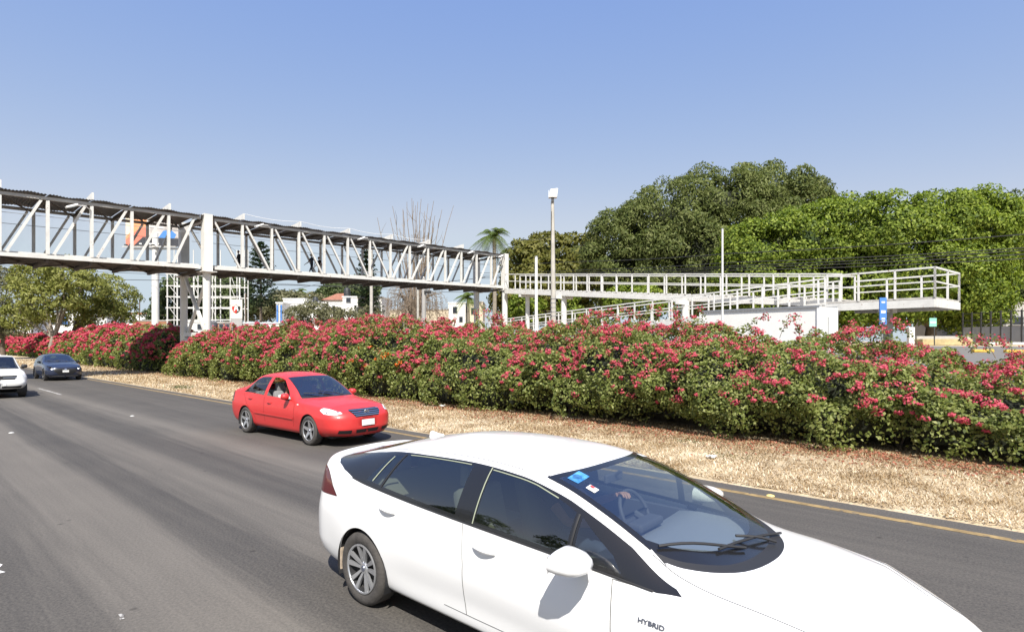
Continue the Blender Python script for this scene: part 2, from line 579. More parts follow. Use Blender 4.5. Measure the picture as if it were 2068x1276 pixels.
class Caster:
    def __init__(s, b): s.b = b

    def ray_cast(s, o, d):
        for k in range(14):
            j = Vector((math.sin(k * 2.1), math.cos(k * 1.7), math.sin(k * 3.3 + 1))) * (.0012 * k)
            r = s.b.ray_cast(Vector(o) + j + Vector((0, .0007, 0)), d)
            if r[0] is not None: return r
        return r


class CarBody:
    TS = 0.22      # width given to one unit of t in the flat cutting plane

    def __init__(s, spec):
        s.sp = spec
        s.c = {k: Curve1(v) for k, v in spec['curves'].items()}
        s.x0, s.x1 = spec['x0'], spec['x1']
        s.tail, s.nose = Curve1(spec['tail']), Curve1(spec['nose'])   # x of the end faces by height
        s.xt, s.xn = min(p[1] for p in spec['tail']), max(p[1] for p in spec['nose'])
        s.feat = []

    def _interp(s, K, Z, t, sign):
        n, k = K.shape
        # neighbours, mirrored: y flips sign across the centre plane, z stays
        def ext(A, flip):
            return np.concatenate([(-A if flip else A)[:, 1:2], A, (-A if flip else A)[:, -2:-1]], axis=1)
        out = []
        for A, flip in ((K, True), (Z, False)):
            Ee = ext(A, flip)
            d = np.diff(Ee, axis=1)
            a, b = d[:, :-1], d[:, 1:]
            m = np.where(a * b > 0, 2 * a * b / np.where(np.abs(a + b) < 1e-9, 1e-9, a + b), 0.0)
            i = np.clip(np.floor(t).astype(int), 0, k - 2)
            f = t - i
            r = np.arange(n)
            p0, p1, m0, m1 = A[r, i], A[r, i + 1], m[r, i], m[r, i + 1]
            f2 = f * f; f3 = f2 * f
            out.append((2 * f3 - 3 * f2 + 1) * p0 + (f3 - 2 * f2 + f) * m0 + (-2 * f3 + 3 * f2) * p1 + (f3 - f2) * m1)
        return out

    def P(s, S, T):
        S = np.asarray(S, float); T = np.asarray(T, float)
        S, T = np.broadcast_arrays(S, T)
        shp = S.shape; S = S.ravel(); T = T.ravel()
        fy = np.ones_like(S); q = np.zeros_like(S); xs = S.copy()
        bF, bR = s.sp.get('round', (0.36, 0.36))
        fr = S > s.x1; re = S < s.x0
        ph = np.clip((S[fr] - s.x1) / (s.xn - s.x1), 0, 1) * math.pi / 2
        fy[fr] = np.maximum(np.cos(ph), 0) ** bF; q[fr] = np.sin(ph)
        xs[fr] = s.x1 + (s.xn - s.x1) * q[fr]
        ph = np.clip((s.x0 - S[re]) / (s.x0 - s.xt), 0, 1) * math.pi / 2
        fy[re] = np.maximum(np.cos(ph), 0) ** bR; q[re] = np.sin(ph)
        xs[re] = s.x0 - (s.x0 - s.xt) * q[re]
        c = {k: f(xs) for k, f in s.c.items()}
        O = np.zeros_like(xs)
        K = np.stack([O, c['yb'] * .82, c['yb'], c['yr'], c['ym'], c['ys'], c['ye'], c['ye'] * .60, O], 1)
        Z = np.stack([c['zb'], c['zb'], c['zb'] + .07, c['zr'], c['zm'], c['zs'], c['ze'], c['ze'] + (c['zt'] - c['ze']) * .74, c['zt']], 1)
        y, z = s._interp(K, Z, T, 1)
        y = y * fy
        x = xs.copy()
        if fr.any(): x[fr] = s.x1 + (s.nose(z[fr]) - s.x1) * q[fr]
        if re.any(): x[re] = s.x0 - (s.x0 - s.tail(z[re])) * q[re]
        return np.stack([x, y, z], -1).reshape(shp + (3,))

    def N(s, S, T):
        e = 0.012
        S = np.asarray(S, float); T = np.asarray(T, float)
        S2 = np.clip(S, s.xt + e * 1.01, s.xn - e * 1.01)
        T2 = np.clip(T, .05, 7.95)
        a = s.P(S2 + e, T2) - s.P(S2 - e, T2)
        b = s.P(S2, T2 + .04) - s.P(S2, T2 - .04)
        n = np.cross(a, b)
        l = np.linalg.norm(n, axis=-1, keepdims=True)
        n = n / np.maximum(l, 1e-12)
        # keep outward
        sg = np.sign(n[..., 1:2] * 1.0 + 1e-9)
        P0 = s.P(S2, T2)
        out = np.stack([0 * P0[..., 0], P0[..., 1], P0[..., 2] - 0.6], -1)
        fl = np.where((n * out).sum(-1, keepdims=True) < 0, -1.0, 1.0)
        top = (T2 > 5)[..., None]
        fl = np.where(top & (np.abs(n[..., 2:3]) > 0.15), np.where(n[..., 2:3] < 0, -1.0, 1.0), fl)
        return n * fl

    def t_of_z(s, x, z, lo=2.0, hi=6.0):
        for _ in range(40):
            m = (lo + hi) / 2
            if s.P(np.array([x]), np.array([m]))[0, 2] < z: lo = m
            else: hi = m
        return (lo + hi) / 2

    def t_of_y(s, x, y, lo=5.0, hi=8.0):
        for _ in range(40):
            m = (lo + hi) / 2
            if s.P(np.array([x]), np.array([m]))[0, 1] > y: lo = m
            else: hi = m
        return (lo + hi) / 2

    def dense(s, poly, step=0.03, closed=True):
        out = []
        n = len(poly)
        for i in range(n if closed else n - 1):
            a = np.array(poly[i], float); b = np.array(poly[(i + 1) % n], float)
            L = math.hypot(b[0] - a[0], (b[1] - a[1]) * s.TS)
            k = max(1, int(math.ceil(L / step)))
            for j in range(k): out.append(tuple(a + (b - a) * j / k))
        if not closed: out.append(tuple(poly[-1]))
        return out

    def side_poly(s, pts):      # (x, z) to (x, t)
        return [(x, s.t_of_z(x, z)) for (x, z) in pts]

    def cut(s, part, poly, smooth=0):
        """reserve the region inside poly (in x, t) for the named part; later cuts win"""
        if smooth:
            poly = chaikin(poly, smooth)
        s.feat.append((part, s.dense(poly)))

    def mesh(s):
        pts = []; edges = []
        def addpt(p): pts.append(Vector((p[0], p[1] * s.TS))); return len(pts) - 1
        # regular net
        ss = list(np.arange(s.x0, s.x1 + 1e-6, (s.x1 - s.x0) / round((s.x1 - s.x0) / 0.05)))
        fr = list(s.x1 + (s.xn - s.x1) * np.linspace(0, 1, 17)[1:])
        re = list(s.x0 - (s.x0 - s.xt) * np.linspace(0, 1, 15)[1:])
        ss = sorted(re) + ss + fr
        tt = np.concatenate([np.linspace(0, 2, 5)[:-1], np.linspace(2, 6, 25)[:-1], np.linspace(6, 8, 15)])
        for x in ss:
            for t in tt: addpt((x, t))
        for part, poly in s.feat:
            idx = [addpt(p) for p in poly]
            edges += [(idx[i], idx[(i + 1) % len(idx)]) for i in range(len(idx))]
        vs, es, fs, ov, oe, of = delaunay_2d_cdt(pts, edges, [], 0, 1e-5)
        S = np.array([v.x for v in vs]); T = np.array([v.y for v in vs]) / s.TS
        T = np.clip(T, 0, 8)
        F = np.array([list(f) for f in fs], dtype=int)
        cen = np.stack([S[F].mean(1), T[F].mean(1)], 1)
        lab = np.zeros(len(F), dtype=int)
        names = ['body']
        for part, poly in s.feat:
            ins = in_poly(cen, np.array(poly))
            if part not in names: names.append(part)
            lab[ins] = names.index(part)
        s.S, s.T, s.F, s.lab, s.names = S, T, F, lab, names
        s.p3 = s.P(S, T); s.n3 = s.N(S, T)
        # orient
        tri = s.p3[F]
        fn = np.cross(tri[:, 1] - tri[:, 0], tri[:, 2] - tri[:, 0])
        flip = (fn * s.n3[F].mean(1)).sum(1) < 0
        s.F[flip] = s.F[flip][:, ::-1]
        v2 = np.concatenate([s.p3, s.p3 * np.array([1, -1, 1])])
        f2 = np.concatenate([s.F, s.F[:, ::-1] + len(s.p3)])
        s.bvh = Caster(BVHTree.FromPolygons([tuple(v) for v in v2], [tuple(f) for f in f2]))

    def extract(s, part, sides='both', push=0.0):
        """vertices, normals and faces of one part; sides: both (one mesh), L or R"""
        F = s.F[s.lab == s.names.index(part)]
        used, inv = np.unique(F, return_inverse=True)
        F = inv.reshape(F.shape)
        p = s.p3[used]; n = s.n3[used]
        p = p + n * push
        mir = np.array([1, -1, 1])
        if sides == 'L': return p, n, F
        if sides == 'R': return p * mir, n * mir, F[:, ::-1]
        return np.concatenate([p, p * mir]), np.concatenate([n, n * mir]), np.concatenate([F, F[:, ::-1] + len(p)])

    def part(s, part, name, mat, parent, sides='both', push=0.0, label=None):
        p, n, F = s.extract(part, sides, push)
        o = mesh_np(name, p, np.ascontiguousarray(F), mat, parent, smooth=True)
        nn = n[F.reshape(-1)]
        try:
            o.data.normals_split_custom_set_from_vertices([tuple(v) for v in n])
        except Exception:
            pass
        if label: o['label'] = label
        return o

    def strip(s, pts, width, name, mat, parent, off=0.0015, sides='LR', step=0.03):
        """a narrow band laid along a line (x, t) on the skin: seams, mouldings"""
        q = s.dense(pts, step, closed=False)
        S = np.array([a[0] for a in q]); T = np.array([a[1] for a in q])
        p = s.P(S, T); n = s.N(S, T)
        tg = np.gradient(p, axis=0)
        sd = np.cross(tg, n); sd /= np.maximum(np.linalg.norm(sd, axis=1, keepdims=True), 1e-9)
        w = width / 2
        vs = np.concatenate([p + n * off - sd * w, p + n * (off * 1.6) , p + n * off + sd * w])
        m = len(p)
        fs = []
        for i in range(m - 1):
            fs += [[i, i + 1, m + i + 1, m + i], [m + i, m + i + 1, 2 * m + i + 1, 2 * m + i]]
        out = []
        for k in sides:
            vv = vs if k == 'L' else vs * np.array([1, -1, 1])
            out.append(mesh_np(name, vv, np.array(fs), mat, parent, smooth=True))
        return out

    def project(s, poly, origin, ax, ay, name, mat, parent, off=0.004, thick=0.0, dome=0.0, step=0.035, smooth=0, mirror=True):
        """a panel outlined in a plane and laid on the skin along the plane's normal (lamps, grilles, plates)"""
        if smooth: poly = chaikin(poly, smooth)
        origin = Vector(origin); ax = Vector(ax).normalized(); ay = Vector(ay).normalized()
        dirn = -(ax.cross(ay).normalized())
        b = []
        n = len(poly)
        for i in range(n):
            a0 = np.array(poly[i]); a1 = np.array(poly[(i + 1) % n])
            k = max(1, int(np.linalg.norm(a1 - a0) / step))
            for j in range(k): b.append(a0 + (a1 - a0) * j / k)
        b = np.array(b)
        mn, mx = b.min(0), b.max(0)
        gx, gy = np.meshgrid(np.arange(mn[0], mx[0], step), np.arange(mn[1], mx[1], step))
        g = np.stack([gx.ravel(), gy.ravel()], 1)
        if len(g): g = g[in_poly(g, b)]
        if len(g):
            dd = np.min(np.linalg.norm(g[:, None] - b[None], axis=2), axis=1)
            g = g[dd > step * .4]
        pts = [Vector(p) for p in b] + [Vector(p) for p in g]
        edges = [(i, (i + 1) % len(b)) for i in range(len(b))]
        vs, es, fs, _, _, _ = delaunay_2d_cdt(pts, edges, [], 1, 1e-6)
        P3 = []; ok = []
        bb = np.array(b)
        for v in vs:
            o = origin + ax * v.x + ay * v.y
            h, nn, idx, dist = s.bvh.ray_cast(o, dirn)
            if h is None: h = o + dirn * 0.35; nn = -dirn; ok.append(False)
            else: ok.append(True)
            if nn.dot(dirn) > 0: nn = -nn
            e = float(np.min(np.linalg.norm(bb - np.array([v.x, v.y]), axis=1)))
            P3.append(h + nn * (off + dome * min(1.0, e / 0.06)))
        fs = [f for f in fs if all(ok[i] for i in f)]
        vv = np.array([tuple(p) for p in P3]); F = [list(f) for f in fs]
        vs3 = [tuple(p) for p in vv]
        out = []
        for k in ((1, -1) if mirror else (1,)):
            W = vv * np.array([1, k, 1])
            out.append(mesh_np(name, W, [f if k == 1 else f[::-1] for f in F], mat, parent, smooth=True))
        return out


def in_poly(p, poly):
    x, y = p[:, 0], p[:, 1]
    c = np.zeros(len(p), dtype=bool)
    j = len(poly) - 1
    for i in range(len(poly)):
        xi, yi = poly[i]; xj, yj = poly[j]
        if yi != yj:
            c ^= ((yi > y) != (yj > y)) & (x < (xj - xi) * (y - yi) / (yj - yi) + xi)
        j = i
    return c


def chaikin(poly, n=1, closed=True):
    for _ in range(n):
        out = []
        m = len(poly)
        for i in range(m if closed else m - 1):
            a = poly[i]; b = poly[(i + 1) % m]
            out.append((a[0] * .75 + b[0] * .25, a[1] * .75 + b[1] * .25))
            out.append((a[0] * .25 + b[0] * .75, a[1] * .25 + b[1] * .75))
        if not closed: out = [poly[0]] + out + [poly[-1]]
        poly = out
    return poly


# paints and trims
def carpaint(name, col, rough=0.28, coat=0.8, metal=0.0):
    m = pm(name, col, rough, metal=metal, spec=0.5, coat=coat)
    return m


carpaint('paint_white', (0.80, 0.80, 0.80))
carpaint('paint_red', (0.55, 0.034, 0.034), 0.42, 0.35)
carpaint('paint_blue', (0.020, 0.028, 0.060), 0.3, 0.8, 0.2)
carpaint('paint_white_old', (0.72, 0.72, 0.70), 0.4, 0.4)
pm('trim_black', (0.012, 0.012, 0.013), 0.22, coat=0.5)
pm('plastic_black', (0.022, 0.022, 0.024), 0.55)
pm('seam_dark', (0.10, 0.10, 0.10), 0.7)
pm('seam_red', (0.20, 0.01, 0.01), 0.7)
pm('rubber', (0.055, 0.05, 0.046), 0.85, var=0.3, vscale=14, bump=0.3, bscale=60)
pm('rim_silver', (0.55, 0.56, 0.58), 0.3, metal=0.75)
pm('rim_dark', (0.035, 0.035, 0.037), 0.45, metal=0.3)
pm('rim_black', (0.02, 0.02, 0.022), 0.35, metal=0.3)
pm('chrome', (0.75, 0.76, 0.78), 0.12, metal=1.0)
pm('lamp_clear', (0.78, 0.79, 0.80), 0.16, spec=0.6, coat=1.0, var=0.1, vscale=14)
pm('lamp_peeling', (0.80, 0.79, 0.80), 0.3, coat=0.4, var=0.05, vscale=20, spots=((0.16, 0.16, 0.20), 11.0, 0.56))
pm('lamp_amber', (0.70, 0.24, 0.03), 0.2, coat=0.8)
pm('lamp_red_dark', (0.085, 0.005, 0.008), 0.12, coat=0.6)
pm('lamp_lit', (0.9, 0.9, 0.88), 0.2, emit=((1.0, 0.97, 0.9), 3.0))
pm('grille_black', (0.014, 0.014, 0.016), 0.5)
pm('plate_white', (0.72, 0.72, 0.72), 0.5, var=0.1, vscale=10)
pm('interior_dark', (0.06, 0.062, 0.068), 0.75)
pm('interior_beige', (0.30, 0.27, 0.22), 0.85)
pm('interior_grey', (0.20, 0.20, 0.205), 0.8)
pm('dash_grey', (0.22, 0.23, 0.24), 0.6)
pm('frame_edge', (0.30, 0.33, 0.24), 0.6)
pm('mud_flap', (0.42, 0.34, 0.26), 0.9, var=0.3, vscale=20)
pm('badge_chrome', (0.22, 0.24, 0.30), 0.25, metal=0.7)
pm('sticker_blue', (0.02, 0.18, 0.55), 0.4, var=0.4, vscale=22, col2=(0.12, 0.38, 0.70))
pm('sticker_white', (0.75, 0.75, 0.75), 0.4)
pm('sticker_red', (0.55, 0.05, 0.05), 0.4)
glassmat('glass_side_dark', (0.58, 0.63, 0.54), 1.0, ior=2.2)
glassmat('glass_windscreen', (0.80, 0.86, 0.87), 1.0, ior=2.9)
glassmat('glass_blue', (0.56, 0.58, 0.82), 1.0, ior=2.7)
glassmat('glass_plain', (0.68, 0.72, 0.70), 1.0, ior=2.0)


def wheel(parent, x, y, z, r, width, rim_r, spokes, style='twin', rimmat='rim_silver', out=-1):
    """tyre (> rim, hub_cap); out: side the outer face looks to (-1 = right side)"""
    b = MB()
    w = width / 2
    prof = [(rim_r, -w * .86), (rim_r + .012, -w * .95), (rim_r + (r - rim_r) * .45, -w * 1.03), (r - .03, -w * .97), (r - .008, -w * .82), (r, -w * .6), (r, w * .6), (r - .008, w * .82),
            (r - .03, w * .97), (rim_r + (r - rim_r) * .45, w * 1.03), (rim_r + .012, w * .95), (rim_r, w * .86), (rim_r - .03, w * .4), (rim_r - .03, -w * .4)]
    b.lathe(prof, 48, 'y', close=True)
    ty = b.build('tyre', M['rubber'], parent, smooth=True)
    ty.location = (x, y, z)
    # rim barrel and dark backing
    d = MB()
    d.lathe([(rim_r - .004, out * w * .84), (rim_r - .012, out * w * .9), (rim_r - .022, out * w * .84), (rim_r - .03, out * w * .35), (0.02, out * w * .30)], 40, 'y')
    d.build('rim_barrel', M['rim_dark'], ty, smooth=True)
    s = MB()
    s.lathe([(rim_r - .002, out * w * .86), (rim_r - .004, out * w * .955), (rim_r - .016, out * w * .955), (rim_r - .020, out * w * .86)], 40, 'y', close=True)
    yo = out * w
    for k in range(spokes):
        a0 = 2 * math.pi * (k + .25) / spokes
        if style == 'twin': offs = (-.25, .25)
        else: offs = (0,)
        for of in offs:
            a = a0 + of
            def pt(rad, ang, yy): return (rad * math.cos(ang), yy, rad * math.sin(ang))
            hw0, hw1 = (.009, .020) if style == 'twin' else (.036, .030)
            if style == 'five': hw0, hw1 = .040, .022
            r0, r1 = .03, rim_r - .010
            ctr = [(r0, a0 + of * 1.6), (rim_r * .5, a0 + of * 1.0), (r1, a)]
            ys = [yo * .62, yo * .78, yo * .93]
            vs = []
            for (rr, aa), yy, hw in zip(ctr, ys, (hw0, (hw0 + hw1) / 2, hw1)):
                c_ = Vector(pt(rr, aa, 0)); tdir = Vector((-math.sin(aa), 0, math.cos(aa)))
                for (i, j) in ((-1, 1), (1, 1), (1, 0), (-1, 0)):
                    p = c_ + tdir * hw * i; vs.append((p.x, yy - (0 if j else out * .02), p.z))
            fs = []
            for q in range(2):
                for e in range(4):
                    e2 = (e + 1) % 4
                    fs.append([q * 4 + e, q * 4 + e2, q * 4 + 4 + e2, q * 4 + 4 + e])
            fs += [[0, 1, 2, 3], [8, 11, 10, 9]]
            s.add(vs, fs)
    s.lathe([(0.0, yo * .72), (.045, yo * .70), (.055, yo * .6)], 20, 'y')
    s.build('rim', M[rimmat], ty, smooth=True)
    h = MB(); h.lathe([(0.0, yo * .78), (.022, yo * .775), (.027, yo * .70)], 16, 'y')
    h.build('hub_cap', M['badge_chrome'], ty, smooth=True)
    return ty


def arch_liner(body, x, z, r, name, parent):
    for k in (1, -1):
        b = MB(); n = 20
        vs = []
        for i in range(n + 1):
            a = math.pi * (-.12 + 1.24 * i / n)
            vs += [(x + (r + .004) * math.cos(a), k * .56, z + (r + .004) * math.sin(a)), (x + (r + .004) * math.cos(a), k * .87 * body.sp['halfw'] / .88, z + (r + .004) * math.sin(a))]
        fs = [[2 * i, 2 * i + 1, 2 * i + 3, 2 * i + 2] for i in range(n)]
        fs.append([2 * i for i in range(n + 1)])
        b.add(vs, fs)
        b.build(name, M['plastic_black'], parent)


def seat(parent, x, y, z, mat, h=0.62):
    b = MB()
    b.box((x + .02, y, z + .07), (.50, .48, .16))
    b.box((x - .30, y, z + .40), (.14, .48, .64), Matrix.Rotation(math.radians(-14), 3, 'Y'))
    b.build('seat', mat, parent, smooth=True, bevel=.05)
    c = MB(); c.box((x - .40, y, z + .80), (.10, .26, .18)); c.tube([(x - .38, y - .06, z + .68), (x - .39, y - .06, z + .76)], .008, 6); c.tube([(x - .38, y + .06, z + .68), (x - .39, y + .06, z + .76)], .008, 6)
    c.build('headrest', mat, parent, smooth=True, bevel=.02)


def steering_wheel(parent, c, tilt=-25, r=.185):
    b = MB(); n = 28
    rot = Matrix.Rotation(math.radians(90 + tilt), 3, 'Y')
    ring = [Vector(c) + rot @ Vector((r * math.cos(2 * math.pi * i / n), r * math.sin(2 * math.pi * i / n), 0)) for i in range(n + 1)]
    b.tube(ring, .016, 8, caps=False)
    for a in (0, math.pi, math.pi / 2 * 3 if False else math.pi):
        b.beam(Vector(c), Vector(c) + rot @ Vector((r * math.cos(a + math.pi / 2), r * math.sin(a + math.pi / 2), 0)), .03, .015)
    b.beam(Vector(c), Vector(c) + rot @ Vector((0, -r, 0)), .03, .015)
    b.beam(Vector(c), Vector(c) + rot @ Vector((0, r, 0)), .03, .015)
    b.tube([Vector(c), Vector(c) + Vector((.35, 0, -.14))], .03, 8)
    b.build('steering_wheel', M['interior_dark'], parent, smooth=True)


def mirror_pair(parent, x, y, z, mat, size=(.13, .21, .135), basemat='plastic_black', base=None, stalk=True):
    for k in (1, -1):
        b = MB()
        vs = []; fs = []
        nu, nv = 14, 10
        for i in range(nv + 1):
            ph = -math.pi / 2 + math.pi * i / nv
            for j in range(nu):
                th = 2 * math.pi * j / nu
                cx, cy, cz = math.cos(ph) * math.cos(th), math.cos(ph) * math.sin(th), math.sin(ph)
                # flat towards the rear, full towards the front, narrowing outward
                sx = size[0] * (.55 * abs(cx) ** .8 * (1 if cx > 0 else -.15))
                sy = size[1] * .5 * math.copysign(abs(cy) ** .75, cy)
                sz = size[2] * .5 * math.copysign(abs(cz) ** .8, cz) * (1 - .18 * cy)
                vs.append((x + sx, k * (y + size[1] * .5 + sy), z + sz))
        for i in range(nv):
            for j in range(nu):
                j2 = (j + 1) % nu
                fs.append([i * nu + j, i * nu + j2, (i + 1) * nu + j2, (i + 1) * nu + j])
        b.add(vs, fs)
        mo = b.build('wing_mirror', mat, parent, smooth=True)
        g = MB(); g.box((x - .012, k * (y + size[1] * .5), z), (.006, size[1] * .82, size[2] * .74)); g.build('mirror_glass', M['chrome'], mo, bevel=.002)
        if stalk:
            c = MB(); c.beam((x + .02, k * (y - .09), z - size[2] * .62), (x + .015, k * (y + size[1] * .45), z - size[2] * .46), .07, .035)
            c.build('mirror_base', M[basemat], mo, smooth=True, bevel=.01)


def wiper(body, p0, p1, bend, parent):
    b = MB()
    pts = []
    for i in range(9):
        f = i / 8
        x = p0[0] + (p1[0] - p0[0]) * f; y = p0[1] + (p1[1] - p0[1]) * f
        h, n, _, _ = body.bvh.ray_cast(Vector((x, y, 2.5)), Vector((0, 0, -1)))
        pts.append(h + n * (.02 + bend * math.sin(math.pi * f)))
    b.tube(pts, .009, 6)
    b.build('wiper', M['plastic_black'], parent, smooth=True)


def text_mesh(txt, name, mat, parent, size, origin, ax, ay, extrude=.002, bold=0.0, scale_x=1.0):
    cu = bpy.data.curves.new('t', 'FONT'); cu.body = txt; cu.size = size; cu.extrude = extrude; cu.offset = bold
    cu.align_x = 'LEFT'
    o = bpy.data.objects.new('t', cu); COL.objects.link(o)
    bpy.context.view_layer.update()
    me = bpy.data.meshes.new_from_object(o.evaluated_get(bpy.context.evaluated_depsgraph_get()))
    bpy.data.objects.remove(o)
    ax = Vector(ax).normalized(); ay = Vector(ay).normalized(); n = ax.cross(ay)
    for v in me.vertices:
        q = v.co.copy()
        v.co = Vector(origin) + ax * q.x * scale_x + ay * q.y + n * q.z
    me.materials.clear(); me.materials.append(mat)
    me.name = name
    return link(bpy.data.objects.new(name, me), parent)


def stretch_spec(c, L):
    return {k: [(x * L, v) for (x, v) in pts] for k, pts in c.items()}
# ------------------------------------------------------------------ the covered footbridge and its ramp
C1 = Vector((-21.2, 39.0, 0))           # foot of the front truss line at the median column
BW = 4.35                                # bridge width
W_ = -D                                  # from the front truss to the back truss


def bp(t, w, z):
    """along the bridge, across from the front truss, height above the deck chord"""
    p = C1 + V * t + W_ * w
    return Vector((p.x, p.y, 7.38 + 0.026 * t + z))


bridge = thing('footbridge', 'long white steel truss footbridge with a corrugated roof crossing over the road', 'footbridge', (C1.x, C1.y, 0))
bridge_inv = Matrix.Translation(Vector((-C1.x, -C1.y, 0)))
TH = 3.35
WS = M['white_paint_steel']
pm('chord_grey', (.40, .39, .37), .55, var=.15, vscale=2)


def brl(p): return Vector((p.x - C1.x, p.y - C1.y, p.z))


def bbeam(name, a, b, w, h, mat=WS, up=(0, 0, 1)):
    m = MB(); m.beam(brl(a), brl(b), w, h, up)
    return m.build(name, mat, bridge)


left = [-2.08 * k for k in range(0, 16)]
right = [0.52 + 2.155 * k for k in range(0, 15)]
T0, T1 = left[-1], right[-1]


def chainlink():
    m, nt, b = _nt('chain_link')
    tc = nt.nodes.new('ShaderNodeTexCoord')
    sp = nt.nodes.new('ShaderNodeSeparateXYZ'); nt.links.new(tc.outputs['Object'], sp.inputs[0])
    ln = nt.nodes.new('ShaderNodeVectorMath'); ln.operation = 'DOT_PRODUCT'; ln.inputs[1].default_value = (V.x, V.y, 0)
    nt.links.new(tc.outputs['Object'], ln.inputs[0])
    fac = []
    for sg in (1, -1):
        a = nt.nodes.new('ShaderNodeMath'); a.operation = 'MULTIPLY_ADD'; a.inputs[1].default_value = sg
        nt.links.new(sp.outputs['Z'], a.inputs[0]); nt.links.new(ln.outputs['Value'], a.inputs[2])
        p = nt.nodes.new('ShaderNodeMath'); p.operation = 'PINGPONG'; p.inputs[1].default_value = 0.06
        nt.links.new(a.outputs[0], p.inputs[0])
        l = nt.nodes.new('ShaderNodeMath'); l.operation = 'LESS_THAN'; l.inputs[1].default_value = 0.0011
        nt.links.new(p.outputs[0], l.inputs[0]); fac.append(l)
    mx = nt.nodes.new('ShaderNodeMath'); mx.operation = 'MAXIMUM'
    nt.links.new(fac[0].outputs[0], mx.inputs[0]); nt.links.new(fac[1].outputs[0], mx.inputs[1])
    b.inputs['Base Color'].default_value = (0.33, 0.34, 0.36, 1); b.inputs['Roughness'].default_value = 0.5
    tr = nt.nodes.new('ShaderNodeBsdfTransparent'); ms = nt.nodes.new('ShaderNodeMixShader')
    nt.links.new(mx.outputs[0], ms.inputs[0]); nt.links.new(tr.outputs[0], ms.inputs[1]); nt.links.new(b.outputs[0], ms.inputs[2])
    nt.links.new(ms.outputs[0], nt.nodes['Material Output'].inputs['Surface'])


chainlink()
for w, rails in ((0.0, 'front'), (BW, 'back')):
    for (ta, tb) in ((T0, -0.15), (0.75, T1 - .35)):
        bbeam('bottom_chord', bp(ta, w, 0.0), bp(tb, w, 0.0), .18, .21)
        bbeam('top_chord', bp(ta, w, TH), bp(tb, w, TH), .20, .17, M['chord_grey'])
        m = MB(); a, b_, c_, d_ = (brl(bp(ta, w + (.16 if w == 0 else -.16), .15)), brl(bp(tb, w + (.16 if w == 0 else -.16), .15)), brl(bp(tb, w + (.16 if w == 0 else -.16), TH - 1.0)), brl(bp(ta, w + (.16 if w == 0 else -.16), TH - 1.0)))
        m.add([a, b_, c_, d_], [[0, 1, 2, 3]])
        if ta < 0: m.build('wire_mesh_screen', M['chain_link'], bridge)
        bbeam('screen_rail', bp(ta, w + (.16 if w == 0 else -.16), TH - 1.0), bp(tb, w + (.16 if w == 0 else -.16), TH - 1.0), .03, .03, M['grey_metal'])
        bbeam('kick_plate', bp(ta, w + (.20 if w == 0 else -.20), .17), bp(tb, w + (.20 if w == 0 else -.20), .17), .03, .10, WS)
    for t in left[1:] + right[:-1]:
        bbeam('truss_post', bp(t, w, .15), bp(t, w, TH - .11), .17, .16, up=(V.x, V.y, 0))
    # diagonals: leaning one way in the left span, then towards the middle of the right span
    for k in range(len(left) - 1):
        a, b_ = left[k + 1], left[k]
        bbeam('truss_diagonal', bp(a + .28, w, .16), bp(b_ - (.30 if k else .55), w, TH - .12), .13, .13, up=W_)
    for k in range(len(right) - 1):
        a, b_ = right[k], right[k + 1]
        if k < 7: bbeam('truss_diagonal', bp(a + .25, w, TH - .12), bp(b_ - .2, w, .16), .13, .13, up=W_)
        else: bbeam('truss_diagonal', bp(a + .25, w, .16), bp(b_ - (.25 if k < 13 else .5), w, TH - .12), .13, .13, up=W_)

# deck of pressed sheet on cross beams, underside bracing
for spans in ((left[::-1]), (right)):
    for k in range(len(spans) - 1):
        a, b_ = spans[k], spans[k + 1]
        m = MB(); m.add([brl(bp(a + .01, .14, .02)), brl(bp(b_ - .01, .14, .02)), brl(bp(b_ - .01, BW - .14, .02)), brl(bp(a + .01, BW - .14, .02)),
                         brl(bp(a + .01, .14, -.06)), brl(bp(b_ - .01, .14, -.06)), brl(bp(b_ - .01, BW - .14, -.06)), brl(bp(a + .01, BW - .14, -.06))],
                        [[0, 1, 2, 3], [7, 6, 5, 4], [0, 4, 5, 1], [1, 5, 6, 2], [2, 6, 7, 3], [3, 7, 4, 0]])
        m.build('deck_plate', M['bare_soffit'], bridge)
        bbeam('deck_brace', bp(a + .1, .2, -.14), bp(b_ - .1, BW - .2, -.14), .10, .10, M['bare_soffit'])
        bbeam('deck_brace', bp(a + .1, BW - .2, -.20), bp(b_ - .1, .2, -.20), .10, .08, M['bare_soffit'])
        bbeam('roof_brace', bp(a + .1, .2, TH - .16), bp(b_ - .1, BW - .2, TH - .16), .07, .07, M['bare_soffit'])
        # corrugated roof sheet: ribs run across the bridge
        n = 27
        vs = []
        for i in range(n + 1):
            t = a + (b_ - a) * i / n
            z = TH + .18 + (.05 if i % 2 else 0.0) + .03 * math.sin(t * 1.9) + .02 * math.sin(t * 5.3)
            vs += [brl(bp(t, -.28, z)), brl(bp(t, BW * .5, z + .10)), brl(bp(t, BW + .28, z))]
        fs = []
        for i in range(n):
            for j in range(2): fs.append([3 * i + j, 3 * i + 3 + j, 3 * i + 4 + j, 3 * i + 1 + j])
        m = MB(); m.add(vs, fs); m.build('roof_sheet', M['roof_sheet_metal'], bridge)
    for t in spans:
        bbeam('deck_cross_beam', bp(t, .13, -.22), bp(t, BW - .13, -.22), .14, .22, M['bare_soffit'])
        bbeam('roof_cross_beam', bp(t, .12, TH - .02), bp(t, BW - .12, TH - .02), .10, .16, M['bare_soffit'])
